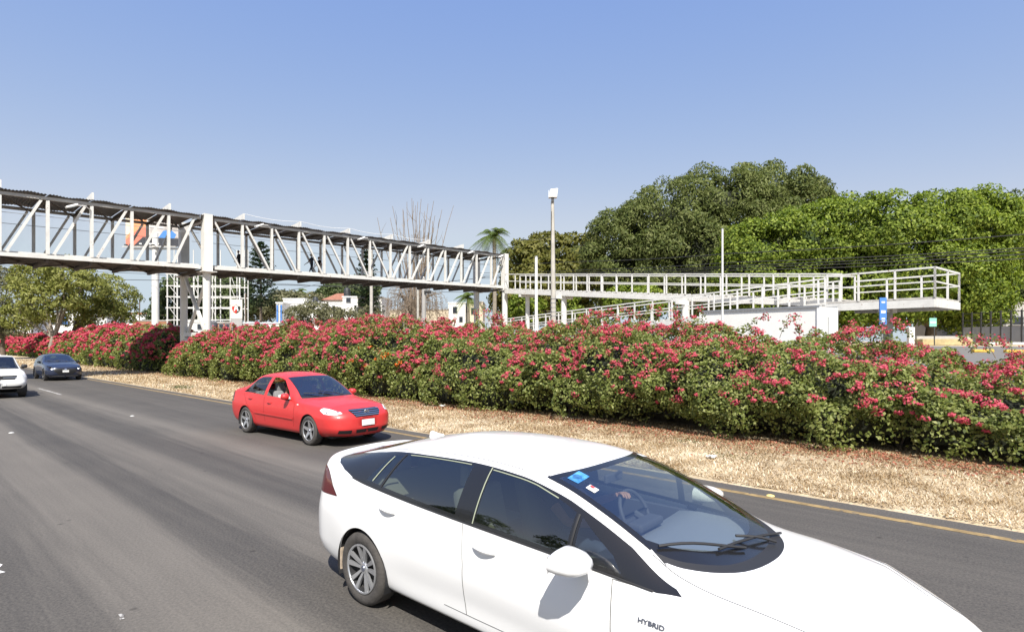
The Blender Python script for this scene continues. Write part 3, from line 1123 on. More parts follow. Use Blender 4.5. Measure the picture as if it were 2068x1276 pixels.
# roof stiffeners standing on the sheet at every second post
for t in [left[k] for k in (1, 3, 5, 7, 9)] + [right[k] for k in (1, 3, 5, 7, 9, 11)]:
    m = MB()
    a = brl(bp(t, -.30, TH + .24)); b_ = brl(bp(t, 1.75, TH + .34)); c_ = brl(bp(t, 1.75, TH + .46)); d_ = brl(bp(t, -.30, TH + .66))
    e = V * .05
    m.add([a - e, b_ - e, c_ - e, d_ - e, a + e, b_ + e, c_ + e, d_ + e], [[0, 1, 2, 3], [7, 6, 5, 4], [0, 4, 5, 1], [1, 5, 6, 2], [2, 6, 7, 3], [3, 7, 4, 0]])
    m.build('roof_stiffener', WS, bridge)

# columns and their bracing
pm('column_white', (0.66, 0.65, 0.62), 0.55, var=0.09, vscale=1.2, spots=((0.40, 0.36, 0.30), 2.5, 0.68))
CW = M['column_white']


def column_pair(t, top=True, braces=True, wcol=.50):
    for w in (0.0, BW):
        g = ground_z(to_uv(bp(t, w, 0))[1])
        p = bp(t, w, 0)
        m = MB()
        f = brl(Vector((p.x, p.y, g))); k = brl(Vector((p.x, p.y, p.z - .32)))
        m.tube([f, k], wcol / 2, 16)
        m.build('column', CW, bridge, smooth=True)
        bbeam('column_head', bp(t, w, -.34), bp(t, w, TH + .30), .62, .55, CW, up=(V.x, V.y, 0))
        m = MB(); m.box(brl(bp(t, w, -.30)), (1.2, .9, .06), Matrix.Rotation(-ROAD_YAW, 3, 'Z')); m.build('column_cap', WS, bridge)
    if braces:
        z0 = ground_z(to_uv(bp(t, 0, 0))[1]); zt = bp(t, 0, 0).z - .35
        zm = z0 + (zt - z0) * .40
        pa, pb = bp(t, .25, 0), bp(t, BW - .25, 0)
        for (za, zb) in ((zm + .15, zt), (z0 + .35, zm - .15)):
            bbeam('column_brace', Vector((pa.x, pa.y, za)), Vector((pb.x, pb.y, zb)), .20, .20, CW)
            q = V * .21
            bbeam('column_brace', Vector((pa.x, pa.y, zb)) + q, Vector((pb.x, pb.y, za)) + q, .18, .18, CW)
        bbeam('column_brace', Vector((pa.x, pa.y, zm)), Vector((pb.x, pb.y, zm)), .24, .28, CW)


column_pair(.28)
column_pair(T1, braces=False, wcol=.62)
column_pair(T0, braces=False)

# string of cable above the roof
m = MB()
for k in range(3, 11, 2):
    a = brl(bp(right[k - 2], -.25, TH + .66)); b_ = brl(bp(right[k], -.25, TH + .66))
    m.tube([a.lerp(b_, i / 6) + Vector((0, 0, -.16 * math.sin(math.pi * i / 6))) for i in range(7)], .018, 5)
m.build('roof_cable', M['white_plastic'], bridge)

# flood lamps on arms
lamp_txt = ['white flood lamp inside the left span of the footbridge near the picture edge', 'white flood lamp on the footbridge, first to the right of the median column', 'white flood lamp on the footbridge, second to the right of the median column',
            'white flood lamp on the footbridge, third to the right of the median column', 'white flood lamp on the footbridge, fourth to the right of the median column', 'white flood lamp at the right end of the footbridge by the end column']
for i, t in enumerate([left[3] - .5, right[2] - .6, right[6] - .6, right[9] - .7, right[12] - .8, right[14] - .6]):
    p = bp(t, -.32, TH - (.10 if i else .35))
    lamp = thing('flood_lamp', lamp_txt[i], 'lamp', p, math.atan2(V.y, V.x), group='flood lamps along the footbridge')
    m = MB(); m.tube([(.45, .25, -.02), (.1, -.1, .12), (-.35, -.15, .08)], .035, 6); m.build('arm', WS, lamp)
    m = MB(); m.box((-.55, -.15, .0), (.62, .34, .12), Matrix.Rotation(math.radians(-25), 3, 'Y')); m.build('lamp_housing', M['white_plastic'], lamp, bevel=.03)
    m = MB(); m.box((-.57, -.15, -.068), (.48, .26, .02), Matrix.Rotation(math.radians(-25), 3, 'Y')); m.build('lens', M['lamp_clear'], lamp)

# ------------------------------------------------------------------ ramp
RS = Vector((-.75, 61.2, 0)); RE = Vector((23.75, 31.0, 0))       # near edge of the upper flight
rd_ = (RE - RS).normalized(); RL = (RE - RS).length
rn = Vector((-rd_.y, rd_.x, 0))                                  # towards the far side
if rn.y < 0: rn = -rn
ramp = thing('access_ramp', 'white zigzag footbridge ramp with tube railings rising behind the flowering hedge', 'ramp', (RS.x, RS.y, 0))
RWID = 2.1


def rp_(s, w, z): 
    p = RS + rd_ * s + rn * w
    return Vector((p.x - RS.x, p.y - RS.y, z))


def zu(s): return float(np.interp(s, [0, 33.5, 40], [8.02, 4.95, 4.62]))


def zl(s): return float(np.interp(s, [-4, 34, 40], [2.72, 4.52, 4.62]))


RT = 1.52


def rbeam(name, a, b, w, h, mat=WS, up=(0, 0, 1)):
    m = MB(); m.beam(a, b, w, h, up); return m.build(name, mat, ramp)


pm('tread_plate', (0.42, 0.40, 0.37), 0.8, var=0.2)
ENDS = RL


def flight(zf, w0, w1, s0, s1, rails=True, step=1.72):
    seg = np.arange(s0, s1, step)
    seg = list(seg) + [s1]
    for i in range(len(seg) - 1):
        a, b = seg[i], seg[i + 1]
        m = MB()
        m.add([rp_(a, w0 + .06, zf(a) - .02), rp_(b - .005, w0 + .06, zf(b) - .02), rp_(b - .005, w1 - .06, zf(b) - .02), rp_(a, w1 - .06, zf(a) - .02),
               rp_(a, w0 + .06, zf(a) - .10), rp_(b - .005, w0 + .06, zf(b) - .10), rp_(b - .005, w1 - .06, zf(b) - .10), rp_(a, w1 - .06, zf(a) - .10)],
              [[0, 1, 2, 3], [7, 6, 5, 4], [0, 4, 5, 1], [1, 5, 6, 2], [2, 6, 7, 3], [3, 7, 4, 0]])
        m.build('deck_plate', M['tread_plate'], ramp)
        for w in (w0, w1):
            rbeam('side_girder', rp_(a, w, zf(a) - .33), rp_(b, w, zf(b) - .33), .12, .42)
            # saw-toothed ends of the ribbed deck above the girder
            nt_ = 3
            for q in range(nt_):
                s_ = a + (b - a) * (q + .5) / nt_
                rbeam('deck_rib', rp_(s_ - .17, w, zf(s_) - .055), rp_(s_ + .17, w, zf(s_) - .055), .10, .11)
    for w in (w0, w1):
        for zr, th in ((RT, .085), (RT * .52, .07)):
            rbeam('rail', rp_(s0, w, zf(s0) + zr), rp_((s0 + s1) * .5, w, zf((s0 + s1) * .5) + zr), th, th)
            rbeam('rail', rp_((s0 + s1) * .5, w, zf((s0 + s1) * .5) + zr), rp_(s1, w, zf(s1) + zr), th, th)
        for i, s_ in enumerate(seg):
            rbeam('railing_post', rp_(s_, w, zf(s_) - .05), rp_(s_, w, zf(s_) + RT + .02), .085, .085, up=(rd_.x, rd_.y, 0))


flight(zu, 0, RWID, 0, 33.5)
flight(zl, -RWID - .25, -.25, -3, 33.5)
# landing that joins both flights
for (a, b) in ((33.5, 36.7), (36.7, ENDS)):
    m = MB(); m.add([rp_(a, -RWID - .25, 4.64), rp_(b, -RWID - .25, 4.62), rp_(b, RWID, 4.62), rp_(a, RWID, 4.64), rp_(a, -RWID - .25, 4.54), rp_(b, -RWID - .25, 4.52), rp_(b, RWID, 4.52), rp_(a, RWID, 4.54)],
                    [[0, 1, 2, 3], [7, 6, 5, 4], [0, 4, 5, 1], [1, 5, 6, 2], [2, 6, 7, 3], [3, 7, 4, 0]])
    m.build('deck_plate', M['tread_plate'], ramp)
wl0, wl1 = -RWID - .25, RWID
for (a, b) in (((33.5, wl0), (ENDS, wl0)), ((ENDS, wl0), (ENDS, wl1)), ((ENDS, wl1), (33.5, wl1))):
    pa, pb = rp_(a[0], a[1], 4.3), rp_(b[0], b[1], 4.3)
    rbeam('side_girder', pa, pb, .12, .42)
    for zr, th in ((RT, .09), (RT * .52, .07)):
        rbeam('rail', pa + Vector((0, 0, .33 + zr)), pb + Vector((0, 0, .33 + zr)), th, th)
    n = max(2, int((pb - pa).length / 1.7))
    for i in range(n + 1):
        q = pa.lerp(pb, i / n)
        rbeam('railing_post', q + Vector((0, 0, .28)), q + Vector((0, 0, .35 + RT)), .09, .09, up=(rd_.x, rd_.y, 0))
# supports
for (s_, w, zf, wd) in ((8.6, RWID * .2, zu, .55), (22.5, -.15, zu, .60), (36.0, 0.0, zu, .50), (2.5, RWID * .5, zu, .45), (14, -RWID * .6, zl, .4), (28, -RWID * .6, zl, .4)):
    q = rp_(s_, w, 0)
    g = ground_z(to_uv(Vector((q.x + RS.x, q.y + RS.y, 0)))[1])
    m = MB(); m.tube([Vector((q.x, q.y, g)), Vector((q.x, q.y, zf(s_) - .12 - .43))], wd / 2, 14)
    m.build('column', M['concrete'] if s_ == 36.0 else CW, ramp, smooth=True)
    m = MB(); m.beam(rp_(s_, w - 1.1, zf(s_) - .68), rp_(s_, w + 1.1, zf(s_) - .68), .3, .3); m.build('cross_head', CW, ramp)
# ------------------------------------------------------------------ plants
def hash3(ix, iy, iz, seed):
    h = (ix * 374761393 + iy * 668265263 + iz * 2147483647 + seed * 1274126177) & 0xFFFFFFFF
    h = ((h ^ (h >> 13)) * 1274126177) & 0xFFFFFFFF
    h = h ^ (h >> 16)
    return (h & 0xFFFF) / 65535.0


def vnoise(p, scale, seed=0):
    q = np.asarray(p, float) / scale
    i = np.floor(q).astype(np.int64); f = q - i; f = f * f * (3 - 2 * f)
    r = 0
    for dx in (0, 1):
        for dy in (0, 1):
            for dz in (0, 1):
                w = (f[:, 0] if dx else 1 - f[:, 0]) * (f[:, 1] if dy else 1 - f[:, 1]) * (f[:, 2] if dz else 1 - f[:, 2])
                r = r + w * hash3(i[:, 0] + dx, i[:, 1] + dy, i[:, 2] + dz, seed)
    return r        # 0..1


def unit(a):
    return a / np.maximum(np.linalg.norm(a, axis=-1, keepdims=True), 1e-9)


def leaf_quads(P, Nrm, size, aspect=0.55, droop=0.25, fold=0.18, rng=RNG):
    """one folded diamond leaf at each point; returns vertices and quads"""
    n = len(P)
    size = np.broadcast_to(np.asarray(size, float), (n,))[:, None]
    Nn = unit(Nrm)
    d = rng.normal(size=(n, 3)); d -= Nn * (d * Nn).sum(1, keepdims=True); d = unit(d)
    d = unit(d + np.array([0, 0, -droop]))
    w = unit(np.cross(Nn, d))
    a = P - d * size * .5
    t = P + d * size * .5
    up = Nn * size * fold
    l = P + w * size * aspect * .5 + up - d * size * .06
    r = P - w * size * aspect * .5 + up - d * size * .06
    V4 = np.stack([a, r, t, l], 1).reshape(-1, 3)
    F4 = np.arange(4 * n).reshape(-1, 4)
    return V4, F4


leafmat('bougainvillea_leaf', [(0.07, 0.095, 0.023), (0.14, 0.175, 0.040), (0.235, 0.27, 0.072), (0.34, 0.36, 0.14)], 0.40, 0.35)
leafmat('bougainvillea_bract', [(0.38, 0.05, 0.085), (0.52, 0.085, 0.13), (0.62, 0.14, 0.19), (0.55, 0.11, 0.115)], 0.35, 0.15)
leafmat('bougainvillea_orange', [(0.62, 0.12, 0.02), (0.66, 0.20, 0.04)], 0.35, 0.15)
leafmat('bougainvillea_fallen', [(0.26, 0.10, 0.06), (0.36, 0.13, 0.09), (0.24, 0.14, 0.07)], 0.1, 0.1)
pm('hedge_core', (0.012, 0.016, 0.007), 0.95, var=0.4, vscale=3)  # near-black: the shade deep among the leaves is put into the colour


def make_hedge(name, label, u0, u1, topf, vc, hw, scale=1.0, dens=1.0, shoots=40, red=1.0, seed=1, sprays=()):
    rng = np.random.default_rng(seed)
    root = thing(name, label, 'hedge', R((u0 + u1) / 2, vc, 0), -ROAD_YAW)
    o0 = np.array([(u0 + u1) / 2, vc, 0])

    def surf(u, a):
        """point on the leafy surface in road coordinates, a: 0 front foot .. 0.5 crest .. 1 back foot"""
        e = np.clip(np.minimum((u - u0) / 2.2, (u1 - u) / 2.2), 0, 1)
        rnd_ = np.sqrt(np.clip(1 - (1 - e) ** 2, 0, 1))
        h = np.interp(u, *topf) * (0.35 + .65 * rnd_)
        th = math.pi * a
        cs, sn = np.cos(th), np.sin(th)
        z = h * np.abs(sn) ** .72
        front = 1.0 + .22 * np.sin(np.clip(z / h, 0, 1) * math.pi * .9)
        v = vc - hw * rnd_ * np.sign(cs) * np.abs(cs) ** .80 * front
        return np.stack([u, v, z], 1)

    def normal(u, a):
        e = .01
        p1 = surf(u + e, a); p0 = surf(u - e, a); q1 = surf(u, np.clip(a + .004, 0, 1)); q0 = surf(u, np.clip(a - .004, 0, 1))
        n = np.cross(q1 - q0, p1 - p0); n = unit(n)
        c = surf(u, a) - np.stack([u, np.full_like(u, vc), np.full_like(u, .8)], 1)
        return n * np.where((n * c).sum(1, keepdims=True) < 0, -1, 1)

    def lumps(p):
        return (vnoise(p, 1.7 * scale ** .5, seed) - .5) * .85 + (vnoise(p, .58 * scale ** .5, seed + 5) - .5) * 1.0 + (vnoise(p, .25, seed + 9) - .5) * .30

    # sampling: more where it is close to the camera
    Lr = u1 - u0
    n_try = int(Lr * 5.2 * 1350 * dens)
    u = u0 + Lr * rng.random(n_try); a = .0 + .80 * rng.random(n_try)
    dist = np.hypot(12.0, u - 8)           # distance from the camera along the hedge
    lsz = (.056 + .0017 * dist) * scale
    keep = rng.random(n_try) < np.clip((.074 / lsz) ** 2 * 1.0, 0, 1)
    u, a, lsz = u[keep], a[keep], lsz[keep]
    p = surf(u, a); n = normal(u, a)
    lp = lumps(p)
    hol = vnoise(p, .40, seed + 3)
    inset = rng.exponential(.10, len(p))
    q = p + n * (lp - inset)[:, None]
    keep = (q[:, 2] > .05) & ((hol > .34) | (rng.random(len(p)) < .30))
    q, n, lsz = q[keep], n[keep], lsz[keep]
    nn = unit(n * .8 + np.array([0, -.15, .35]) + rng.normal(size=n.shape) * .55)
    V4, F4 = leaf_quads(q - o0, nn, lsz * rng.uniform(.7, 1.3, len(q)), .62, .35, rng=rng)
    fo = mesh_np('foliage', V4, F4, M['bougainvillea_leaf'], root)
    # solid core shell: blocks the view through, shade of the gaps in its colour
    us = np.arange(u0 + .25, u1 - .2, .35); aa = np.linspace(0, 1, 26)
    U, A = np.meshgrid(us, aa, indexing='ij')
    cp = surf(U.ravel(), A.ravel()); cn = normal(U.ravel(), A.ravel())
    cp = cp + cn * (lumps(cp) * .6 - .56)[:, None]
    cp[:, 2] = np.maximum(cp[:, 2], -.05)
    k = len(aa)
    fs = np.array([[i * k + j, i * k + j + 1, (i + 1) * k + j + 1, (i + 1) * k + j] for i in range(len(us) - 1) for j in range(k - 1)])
    mesh_np('dark_core_shell', cp - o0, fs, M['hedge_core'], root, smooth=True)
    # blossom heads
    ncl = int(Lr * 5.2 * 47 * dens * red)
    u = u0 + Lr * rng.random(ncl); a = .04 + .74 * rng.random(ncl)
    p = surf(u, a); n = normal(u, a)
    hfrac = p[:, 2] / np.interp(u, *topf)
    pt = vnoise(p, 1.1, seed + 21); pf = vnoise(p, .45, seed + 22)
    prob = np.clip((hfrac - .22) * 1.45, .05, 1) * np.clip((pt - .12) * 2.2, .12, 1) * np.clip((pf - .20) * 2.4, .10, 1)
    keep = rng.random(ncl) < prob * 1.25
    u, p, n, hfrac = u[keep], p[keep], n[keep], hfrac[keep]
    p = p + n * (lumps(p) + .02)[:, None]
    dist = np.hypot(12.0, u - 8)
    orange = (np.abs(u + 19) < 1.6) & (hfrac < .72) & (hfrac > .3) & (rng.random(len(u)) < .35)
    Q, NN, SZ, OR = [], [], [], []
    nb = rng.integers(9, 28, len(p))
    rep = np.repeat(np.arange(len(p)), nb)
    rr = (rng.uniform(.035, .115, len(p)) * (1 + .006 * dist))[rep]
    dirs = unit(rng.normal(size=(len(rep), 3)))
    off = dirs * (rng.random((len(rep), 1)) ** .5) * rr[:, None] * np.array([1.35, 1.0, .75])
    q = p[rep] + off
    nn = unit(dirs + n[rep] * .8 + rng.normal(size=dirs.shape) * .4)
    sz = (.034 + .0011 * dist[rep]) * rng.uniform(.75, 1.3, len(rep)) * scale
    om = orange[rep]
    V4, F4 = leaf_quads(q[~om] - o0, nn[~om], sz[~om], .80, .1, .22, rng=rng)
    bl = [(V4, F4)]
    # arching shoots above the crest
    st = MB(); lv = []; ln = []; ls = []; bv = []; bn = []; bs = []
    specs = [(u0 + Lr * rng.random(), rng.uniform(.40, .62), rng.uniform(.35, .95)) for _ in range(shoots)] + list(sprays)
    for (us_, as_, ll) in specs:
        p0 = surf(np.array([us_]), np.array([as_]))[0]
        dr = np.array([rng.normal() * .45, -.1 + rng.normal() * .35, 1.0]); dr /= np.linalg.norm(dr)
        pts = []
        for i in range(8):
            f = i / 7
            pts.append(p0 + dr * ll * f + np.array([dr[0] * .5, dr[1] * .5 - .15, -.35]) * ll * f * f)
        st.tube([Vector(x - o0) for x in pts], [.008 * (1 - .7 * i / 7) for i in range(8)], 4)
        d_ = math.hypot(12, us_ - 8)
        for i in range(2, 8):
            for _ in range(7):
                lv.append(pts[i] + rng.normal(size=3) * .05); ln.append(rng.normal(size=3) + [0, 0, .5]); ls.append((.05 + .0016 * d_) * rng.uniform(.7, 1.2))
        for i in range(4, 8):
            if rng.random() < .7:
                for _ in range(16):
                    bv.append(pts[i] + rng.normal(size=3) * .05 * (1 + .01 * d_)); bn.append(rng.normal(size=3)); bs.append((.036 + .0011 * d_) * rng.uniform(.8, 1.3))
    st.build('shoots', M['dry_twig'], root)['kind'] = 'stuff'
    V5, F5 = leaf_quads(np.array(lv) - o0, np.array(ln), np.array(ls), .6, rng=rng)
    mesh_np('shoot_leaves', V5, F5, M['bougainvillea_leaf'], root)
    V6, F6 = leaf_quads(np.array(bv) - o0, np.array(bn), np.array(bs), .8, .1, .22, rng=rng)
    bl.append((V6, F6))
    Vb = np.concatenate([b[0] for b in bl]); Fb = np.concatenate([bl[0][1], bl[1][1] + len(bl[0][0])])
    mesh_np('blossoms', Vb, Fb, M['bougainvillea_bract'], root)
    if om.any():
        V7, F7 = leaf_quads(q[om] - o0, nn[om], sz[om], .8, .1, .22, rng=rng)
        mesh_np('orange_blossoms', V7, F7, M['bougainvillea_orange'], root)
    # stems at the foot
    sm = MB()
    for i in range(int(Lr / 1.1)):
        uu = u0 + .8 + 1.1 * i + rng.uniform(-.3, .3); vv = vc + rng.uniform(-.5, .3) * hw
        for _ in range(3):
            sm.tube([Vector((uu, vv, 0)) - Vector(o0), Vector((uu + rng.normal() * .3, vv + rng.normal() * .3, .7)) - Vector(o0), Vector((uu + rng.normal() * .5, vv + rng.normal() * .5, 1.5)) - Vector(o0)], [.04, .03, .015], 5)
    sm.build('stems', M['bark'], root)['kind'] = 'stuff'
    return root


HTOP = ([-44.5, -43, -40, -36, -28, -20, -12, -7, -4, -2, -.5, 1.5, 4.5], [1.8, 2.35, 2.8, 2.92, 3.02, 2.95, 2.68, 2.50, 2.36, 2.28, 2.0, 1.8, 1.7])
make_hedge('bougainvillea_hedge', 'long bougainvillea hedge full of crimson blossoms along the dry verge', -44.5, 4.5, HTOP, 15.5, 2.15, shoots=70, seed=3,
           sprays=[(-8.6, .5, 1.35), (-8.3, .52, 1.2), (-8.0, .45, 1.3), (-9.2, .5, 1.0), (-15.0, .5, 1.5), (-15.3, .48, 1.3), (-14.8, .5, 1.0), (-5.6, .5, 1.0), (-4.6, .5, 1.0), (-3.0, .5, .9), (-6.6, .5, 1.1), (-7.4, .5, 1.2)])
make_hedge('bougainvillea_hedge', 'bougainvillea hedge partly in the shadow of the footbridge beyond its column', -86, -46.2, ([-86, -75, -60, -46], [3.0, 3.4, 3.5, 3.0]), 15.9, 2.4, scale=1.25, dens=.8, shoots=25, seed=8)
make_hedge('bougainvillea_hedge', 'low far bougainvillea hedge behind the blue hatchback at the road bend', -175, -92, ([-175, -120, -92], [3.0, 3.2, 3.0]), 17.5, 2.4, scale=1.8, dens=.42, shoots=15, red=1.2, seed=14)


# ------------------------------------------------------------------ dry grass on the verge
leafmat('straw', [(0.30, 0.21, 0.115), (0.48, 0.37, 0.23), (0.64, 0.54, 0.38), (0.78, 0.71, 0.58)], 0.25, 0.15, patch=((0.62, 0.55, 0.45), 0.9, 0.45, 0.62))
leafmat('brown_grass', [(0.16, 0.10, 0.05), (0.27, 0.18, 0.10), (0.38, 0.28, 0.17), (0.46, 0.37, 0.24)], 0.2, 0.15)
leafmat('weed_green', [(0.05, 0.07, 0.02), (0.10, 0.13, 0.045)], 0.3, 0.2)


def verge_grass():
    rng = np.random.default_rng(21)
    n = 300000
    u = 4 - np.abs(rng.exponential(17, n)); v = rng.uniform(9.2, 14.6, n)
    keep = (u > -95); u, v = u[keep], v[keep]
    edge = 9.22 + .10 * (vnoise(np.stack([u, u * 0, u * 0], 1), .8, 4) - .3)
    keep = (v > edge) & (vnoise(np.stack([u, v, v * 0], 1), .55, 6) + rng.random(len(u)) * .5 > .50); u, v = u[keep], v[keep]
    n = len(u)
    d = np.hypot(12, u - 6)
    L = (.028 + .0016 * d) * rng.uniform(.4, 1.7, n); W = (.0035 + .00034 * d) * rng.uniform(.7, 1.4, n)
    ang = rng.random(n) * 2 * math.pi; lean = rng.uniform(.55, 1.52, n)
    dx = np.cos(ang) * np.sin(lean); dy = np.sin(ang) * np.sin(lean); dz = np.cos(lean) + .05
    b = np.stack([u, v, np.full(n, .028)], 1)
    dv = np.stack([dx, dy, dz], 1) * L[:, None]
    sd = np.stack([-np.sin(ang), np.cos(ang), np.zeros(n)], 1) * W[:, None]
    mid = b + dv * .55; tip = b + dv + np.array([0, 0, -.25]) * (L * np.sin(lean))[:, None]
    Vv = np.stack([b - sd, b + sd, mid + sd * .8, tip, mid - sd * .8], 1)
    # two faces as one five sided blade
    Vq = np.stack([b - sd, b + sd, tip + sd * .2, tip - sd * .2], 1).reshape(-1, 3)
    F = np.arange(len(Vq)).reshape(-1, 4)
    brown = rng.random(n) < np.clip((v - 11.0) / 2.2 + (vnoise(np.stack([u, v, v * 0], 1), 1.1, 12) - .5) * 1.6, 0, .92)
    Q4 = Vq.reshape(-1, 4, 3)
    for msk, mt, lab in ((~brown, 'straw', 'short pale straw grass on the verge beside the road edge'), (brown, 'brown_grass', 'brown trampled dry grass on the verge at the hedge foot')):
        W4 = Q4[msk].reshape(-1, 3)
        o = mesh_np('dry_grass', W4, np.arange(len(W4)).reshape(-1, 4), M[mt])
        o.rotation_euler = (0, 0, -ROAD_YAW)
        tag(o, lab, 'grass', kind='stuff')
    # fallen bracts under the hedge
    n = 7000
    u = 4 - np.abs(rng.exponential(16, n)); v = 13.3 - np.abs(rng.normal(0, .75, n)) + .3
    keep = u > -46; u, v = u[keep], v[keep]; n = len(u)
    P = np.stack([u, v, np.full(n, .05)], 1) + rng.normal(size=(n, 3)) * np.array([0, 0, .012])
    Nn = unit(np.array([0, 0, 1.0]) + rng.normal(size=(n, 3)) * .35)
    V4, F4 = leaf_quads(P, Nn, .045 + .001 * np.hypot(12, u - 6), .8, 0, .15, rng=rng)
    o = mesh_np('fallen_leaves', V4, F4, M['bougainvillea_fallen'])
    o.rotation_euler = (0, 0, -ROAD_YAW)
    tag(o, 'reddish fallen bracts scattered under the hedge foot', 'fallen leaves', kind='stuff')
    # green weeds near the kerb
    for (px, Y, w, nn_) in ((365, 27.5, .55, 260), (1385, 12.6, .25, 120), (1470, 11.0, .3, 130)):
        c = on_ground(px, Y); uc, vc_ = to_uv(c)
        P = np.stack([rng.normal(0, w, nn_), rng.normal(0, w * .5, nn_), np.abs(rng.normal(0, .05, nn_)) + .04], 1)
        V4, F4 = leaf_quads(P, unit(rng.normal(size=(nn_, 3)) + [0, 0, 1]), .07 if Y > 20 else .04, .4, rng=rng)
        o = mesh_np('weed_patch', V4, F4, M['weed_green']); o.location = R(uc, max(vc_, 9.7), .03); o.rotation_euler = (0, 0, -ROAD_YAW)
        tag(o, {365: 'small green weed patch on the verge left of the red saloon', 1385: 'tiny green weed tuft behind the white hatchback windscreen', 1470: 'small green weed tuft by the road edge near the white hatchback bonnet'}[px], 'weeds', kind='stuff')


verge_grass()


# ------------------------------------------------------------------ trees
def tree(name, label, foot, lobes, leaf, n_clump, rc, per, size, mat, bark='bark', trunk_r=.35, core=True, aspect=.5, droop=.5, seed=1, fork=.45, flat=.65, group=None, corecol=None, gap=0.0, lean=(0, 0)):
    """lobes: (dx, dy, z, rx, ry, rz) ellipsoids relative to the foot; leaf clumps cover their outsides"""
    rng = np.random.default_rng(seed)
    root = thing(name, label, 'tree', foot, 0, group)
    lob = np.array(lobes, float)
    area = lob[:, 3] * lob[:, 5]
    pick = rng.choice(len(lob), size=n_clump, p=area / area.sum())
    d = unit(rng.normal(size=(n_clump, 3)) * np.array([1, 1, .9]) + np.array([0, 0, .22]))
    rad = rng.uniform(.78, 1.04, n_clump)[:, None]
    C = lob[pick, :3] + d * lob[pick, 3:6] * rad
    # drop clumps buried inside another lobe
    ins = np.zeros(n_clump, bool)
    for L_ in lob:
        ins |= (((C - L_[:3]) / (L_[3:6] * .70)) ** 2).sum(1) < 1
    C, d = C[~ins], d[~ins]
    n = len(C)
    rcs = rc * rng.uniform(.6, 1.35, n)
    rep = np.repeat(np.arange(n), per)
    e = unit(rng.normal(size=(len(rep), 3)) + d[rep] * .7 + np.array([0, 0, .55]))
    P = C[rep] + e * rcs[rep][:, None] * rng.uniform(.55, 1.05, (len(rep), 1)) * np.array([1, 1, flat])
    P[:, 2] -= (np.linalg.norm((P - C[rep])[:, :2], axis=1) ** 2) / (rc * 2.2) * droop
    Nn = unit(e + d[rep] * .3 + rng.normal(size=e.shape) * .45)
    V4, F4 = leaf_quads(P, Nn, size * rng.uniform(.65, 1.35, len(P)), aspect, droop, rng=rng)
    mesh_np('crown', V4, F4, M[mat], root)
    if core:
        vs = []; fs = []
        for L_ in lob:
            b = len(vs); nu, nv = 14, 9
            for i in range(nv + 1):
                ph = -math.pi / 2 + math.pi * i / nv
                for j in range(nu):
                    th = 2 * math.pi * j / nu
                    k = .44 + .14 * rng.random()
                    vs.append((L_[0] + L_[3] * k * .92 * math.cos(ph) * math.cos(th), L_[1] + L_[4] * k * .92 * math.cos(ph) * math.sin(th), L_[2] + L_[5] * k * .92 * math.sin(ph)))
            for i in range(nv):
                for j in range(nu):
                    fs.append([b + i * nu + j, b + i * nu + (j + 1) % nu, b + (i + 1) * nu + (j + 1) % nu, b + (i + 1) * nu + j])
        mesh_np('dark_crown_core', vs, fs, M[corecol or 'hedge_core'], root, smooth=True)  # solid dark cores stop sky showing through; crown shade is in their colour
    # trunk and limbs
    m = MB()
    top = lob[:, 2].min()
    fz = max(.8, top * fork)
    fk = Vector((lean[0] * fz, lean[1] * fz, fz))
    m.tube([(0, 0, -.1), (lean[0] * fz * .3 + rng.normal() * .05, lean[1] * fz * .3, fz * .5), fk], [trunk_r * 1.25, trunk_r, trunk_r * .85], 10)
    m.build('trunk', M[bark], root, smooth=True)
    for i, L_ in enumerate(lob[:14]):
        m = MB(); e = Vector(L_[:3]); mid = fk.lerp(e, .5) + Vector((rng.normal() * .3, rng.normal() * .3, .25 * (e - fk).length * .4))
        m.tube([fk - Vector((0, 0, .1)), mid, e, e + Vector((rng.normal() * L_[3] * .4, rng.normal() * L_[4] * .4, L_[5] * .5))], [trunk_r * .6, trunk_r * .38, trunk_r * .22, .03], 7)
        m.build('limb', M[bark], root, smooth=True)
    return root


leafmat('leaf_mango', [(0.055, 0.078, 0.022), (0.10, 0.125, 0.036), (0.145, 0.17, 0.052), (0.195, 0.215, 0.085)], 0.30, 0.15)
leafmat('leaf_ficus', [(0.05, 0.082, 0.012), (0.11, 0.16, 0.022), (0.19, 0.25, 0.036), (0.29, 0.345, 0.065)], 0.36, 0.2)
leafmat('leaf_olive', [(0.08, 0.088, 0.018), (0.14, 0.14, 0.03), (0.20, 0.19, 0.05)], 0.3, 0.25)
leafmat('leaf_light', [(0.14, 0.16, 0.04), (0.23, 0.245, 0.065), (0.33, 0.33, 0.11)], 0.38, 0.25)
leafmat('leaf_far', [(0.05, 0.075, 0.028), (0.09, 0.12, 0.045), (0.13, 0.16, 0.065)], 0.3, 0.2)
leafmat('leaf_dusty', [(0.10, 0.105, 0.05), (0.16, 0.16, 0.085), (0.22, 0.21, 0.12)], 0.3, 0.2)
leafmat('leaf_pine', [(0.018, 0.036, 0.016), (0.035, 0.06, 0.026), (0.06, 0.085, 0.035)], 0.15, 0.2)
leafmat('leaf_palm', [(0.06, 0.10, 0.02), (0.11, 0.16, 0.035), (0.18, 0.21, 0.06)], 0.3, 0.3)
leafmat('twig_dry', [(0.13, 0.10, 0.075), (0.20, 0.16, 0.12), (0.27, 0.22, 0.17)], 0.1, 0.1)
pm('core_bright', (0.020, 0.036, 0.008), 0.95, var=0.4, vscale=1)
pm('core_light', (0.06, 0.075, 0.02), 0.95, var=0.4, vscale=1)


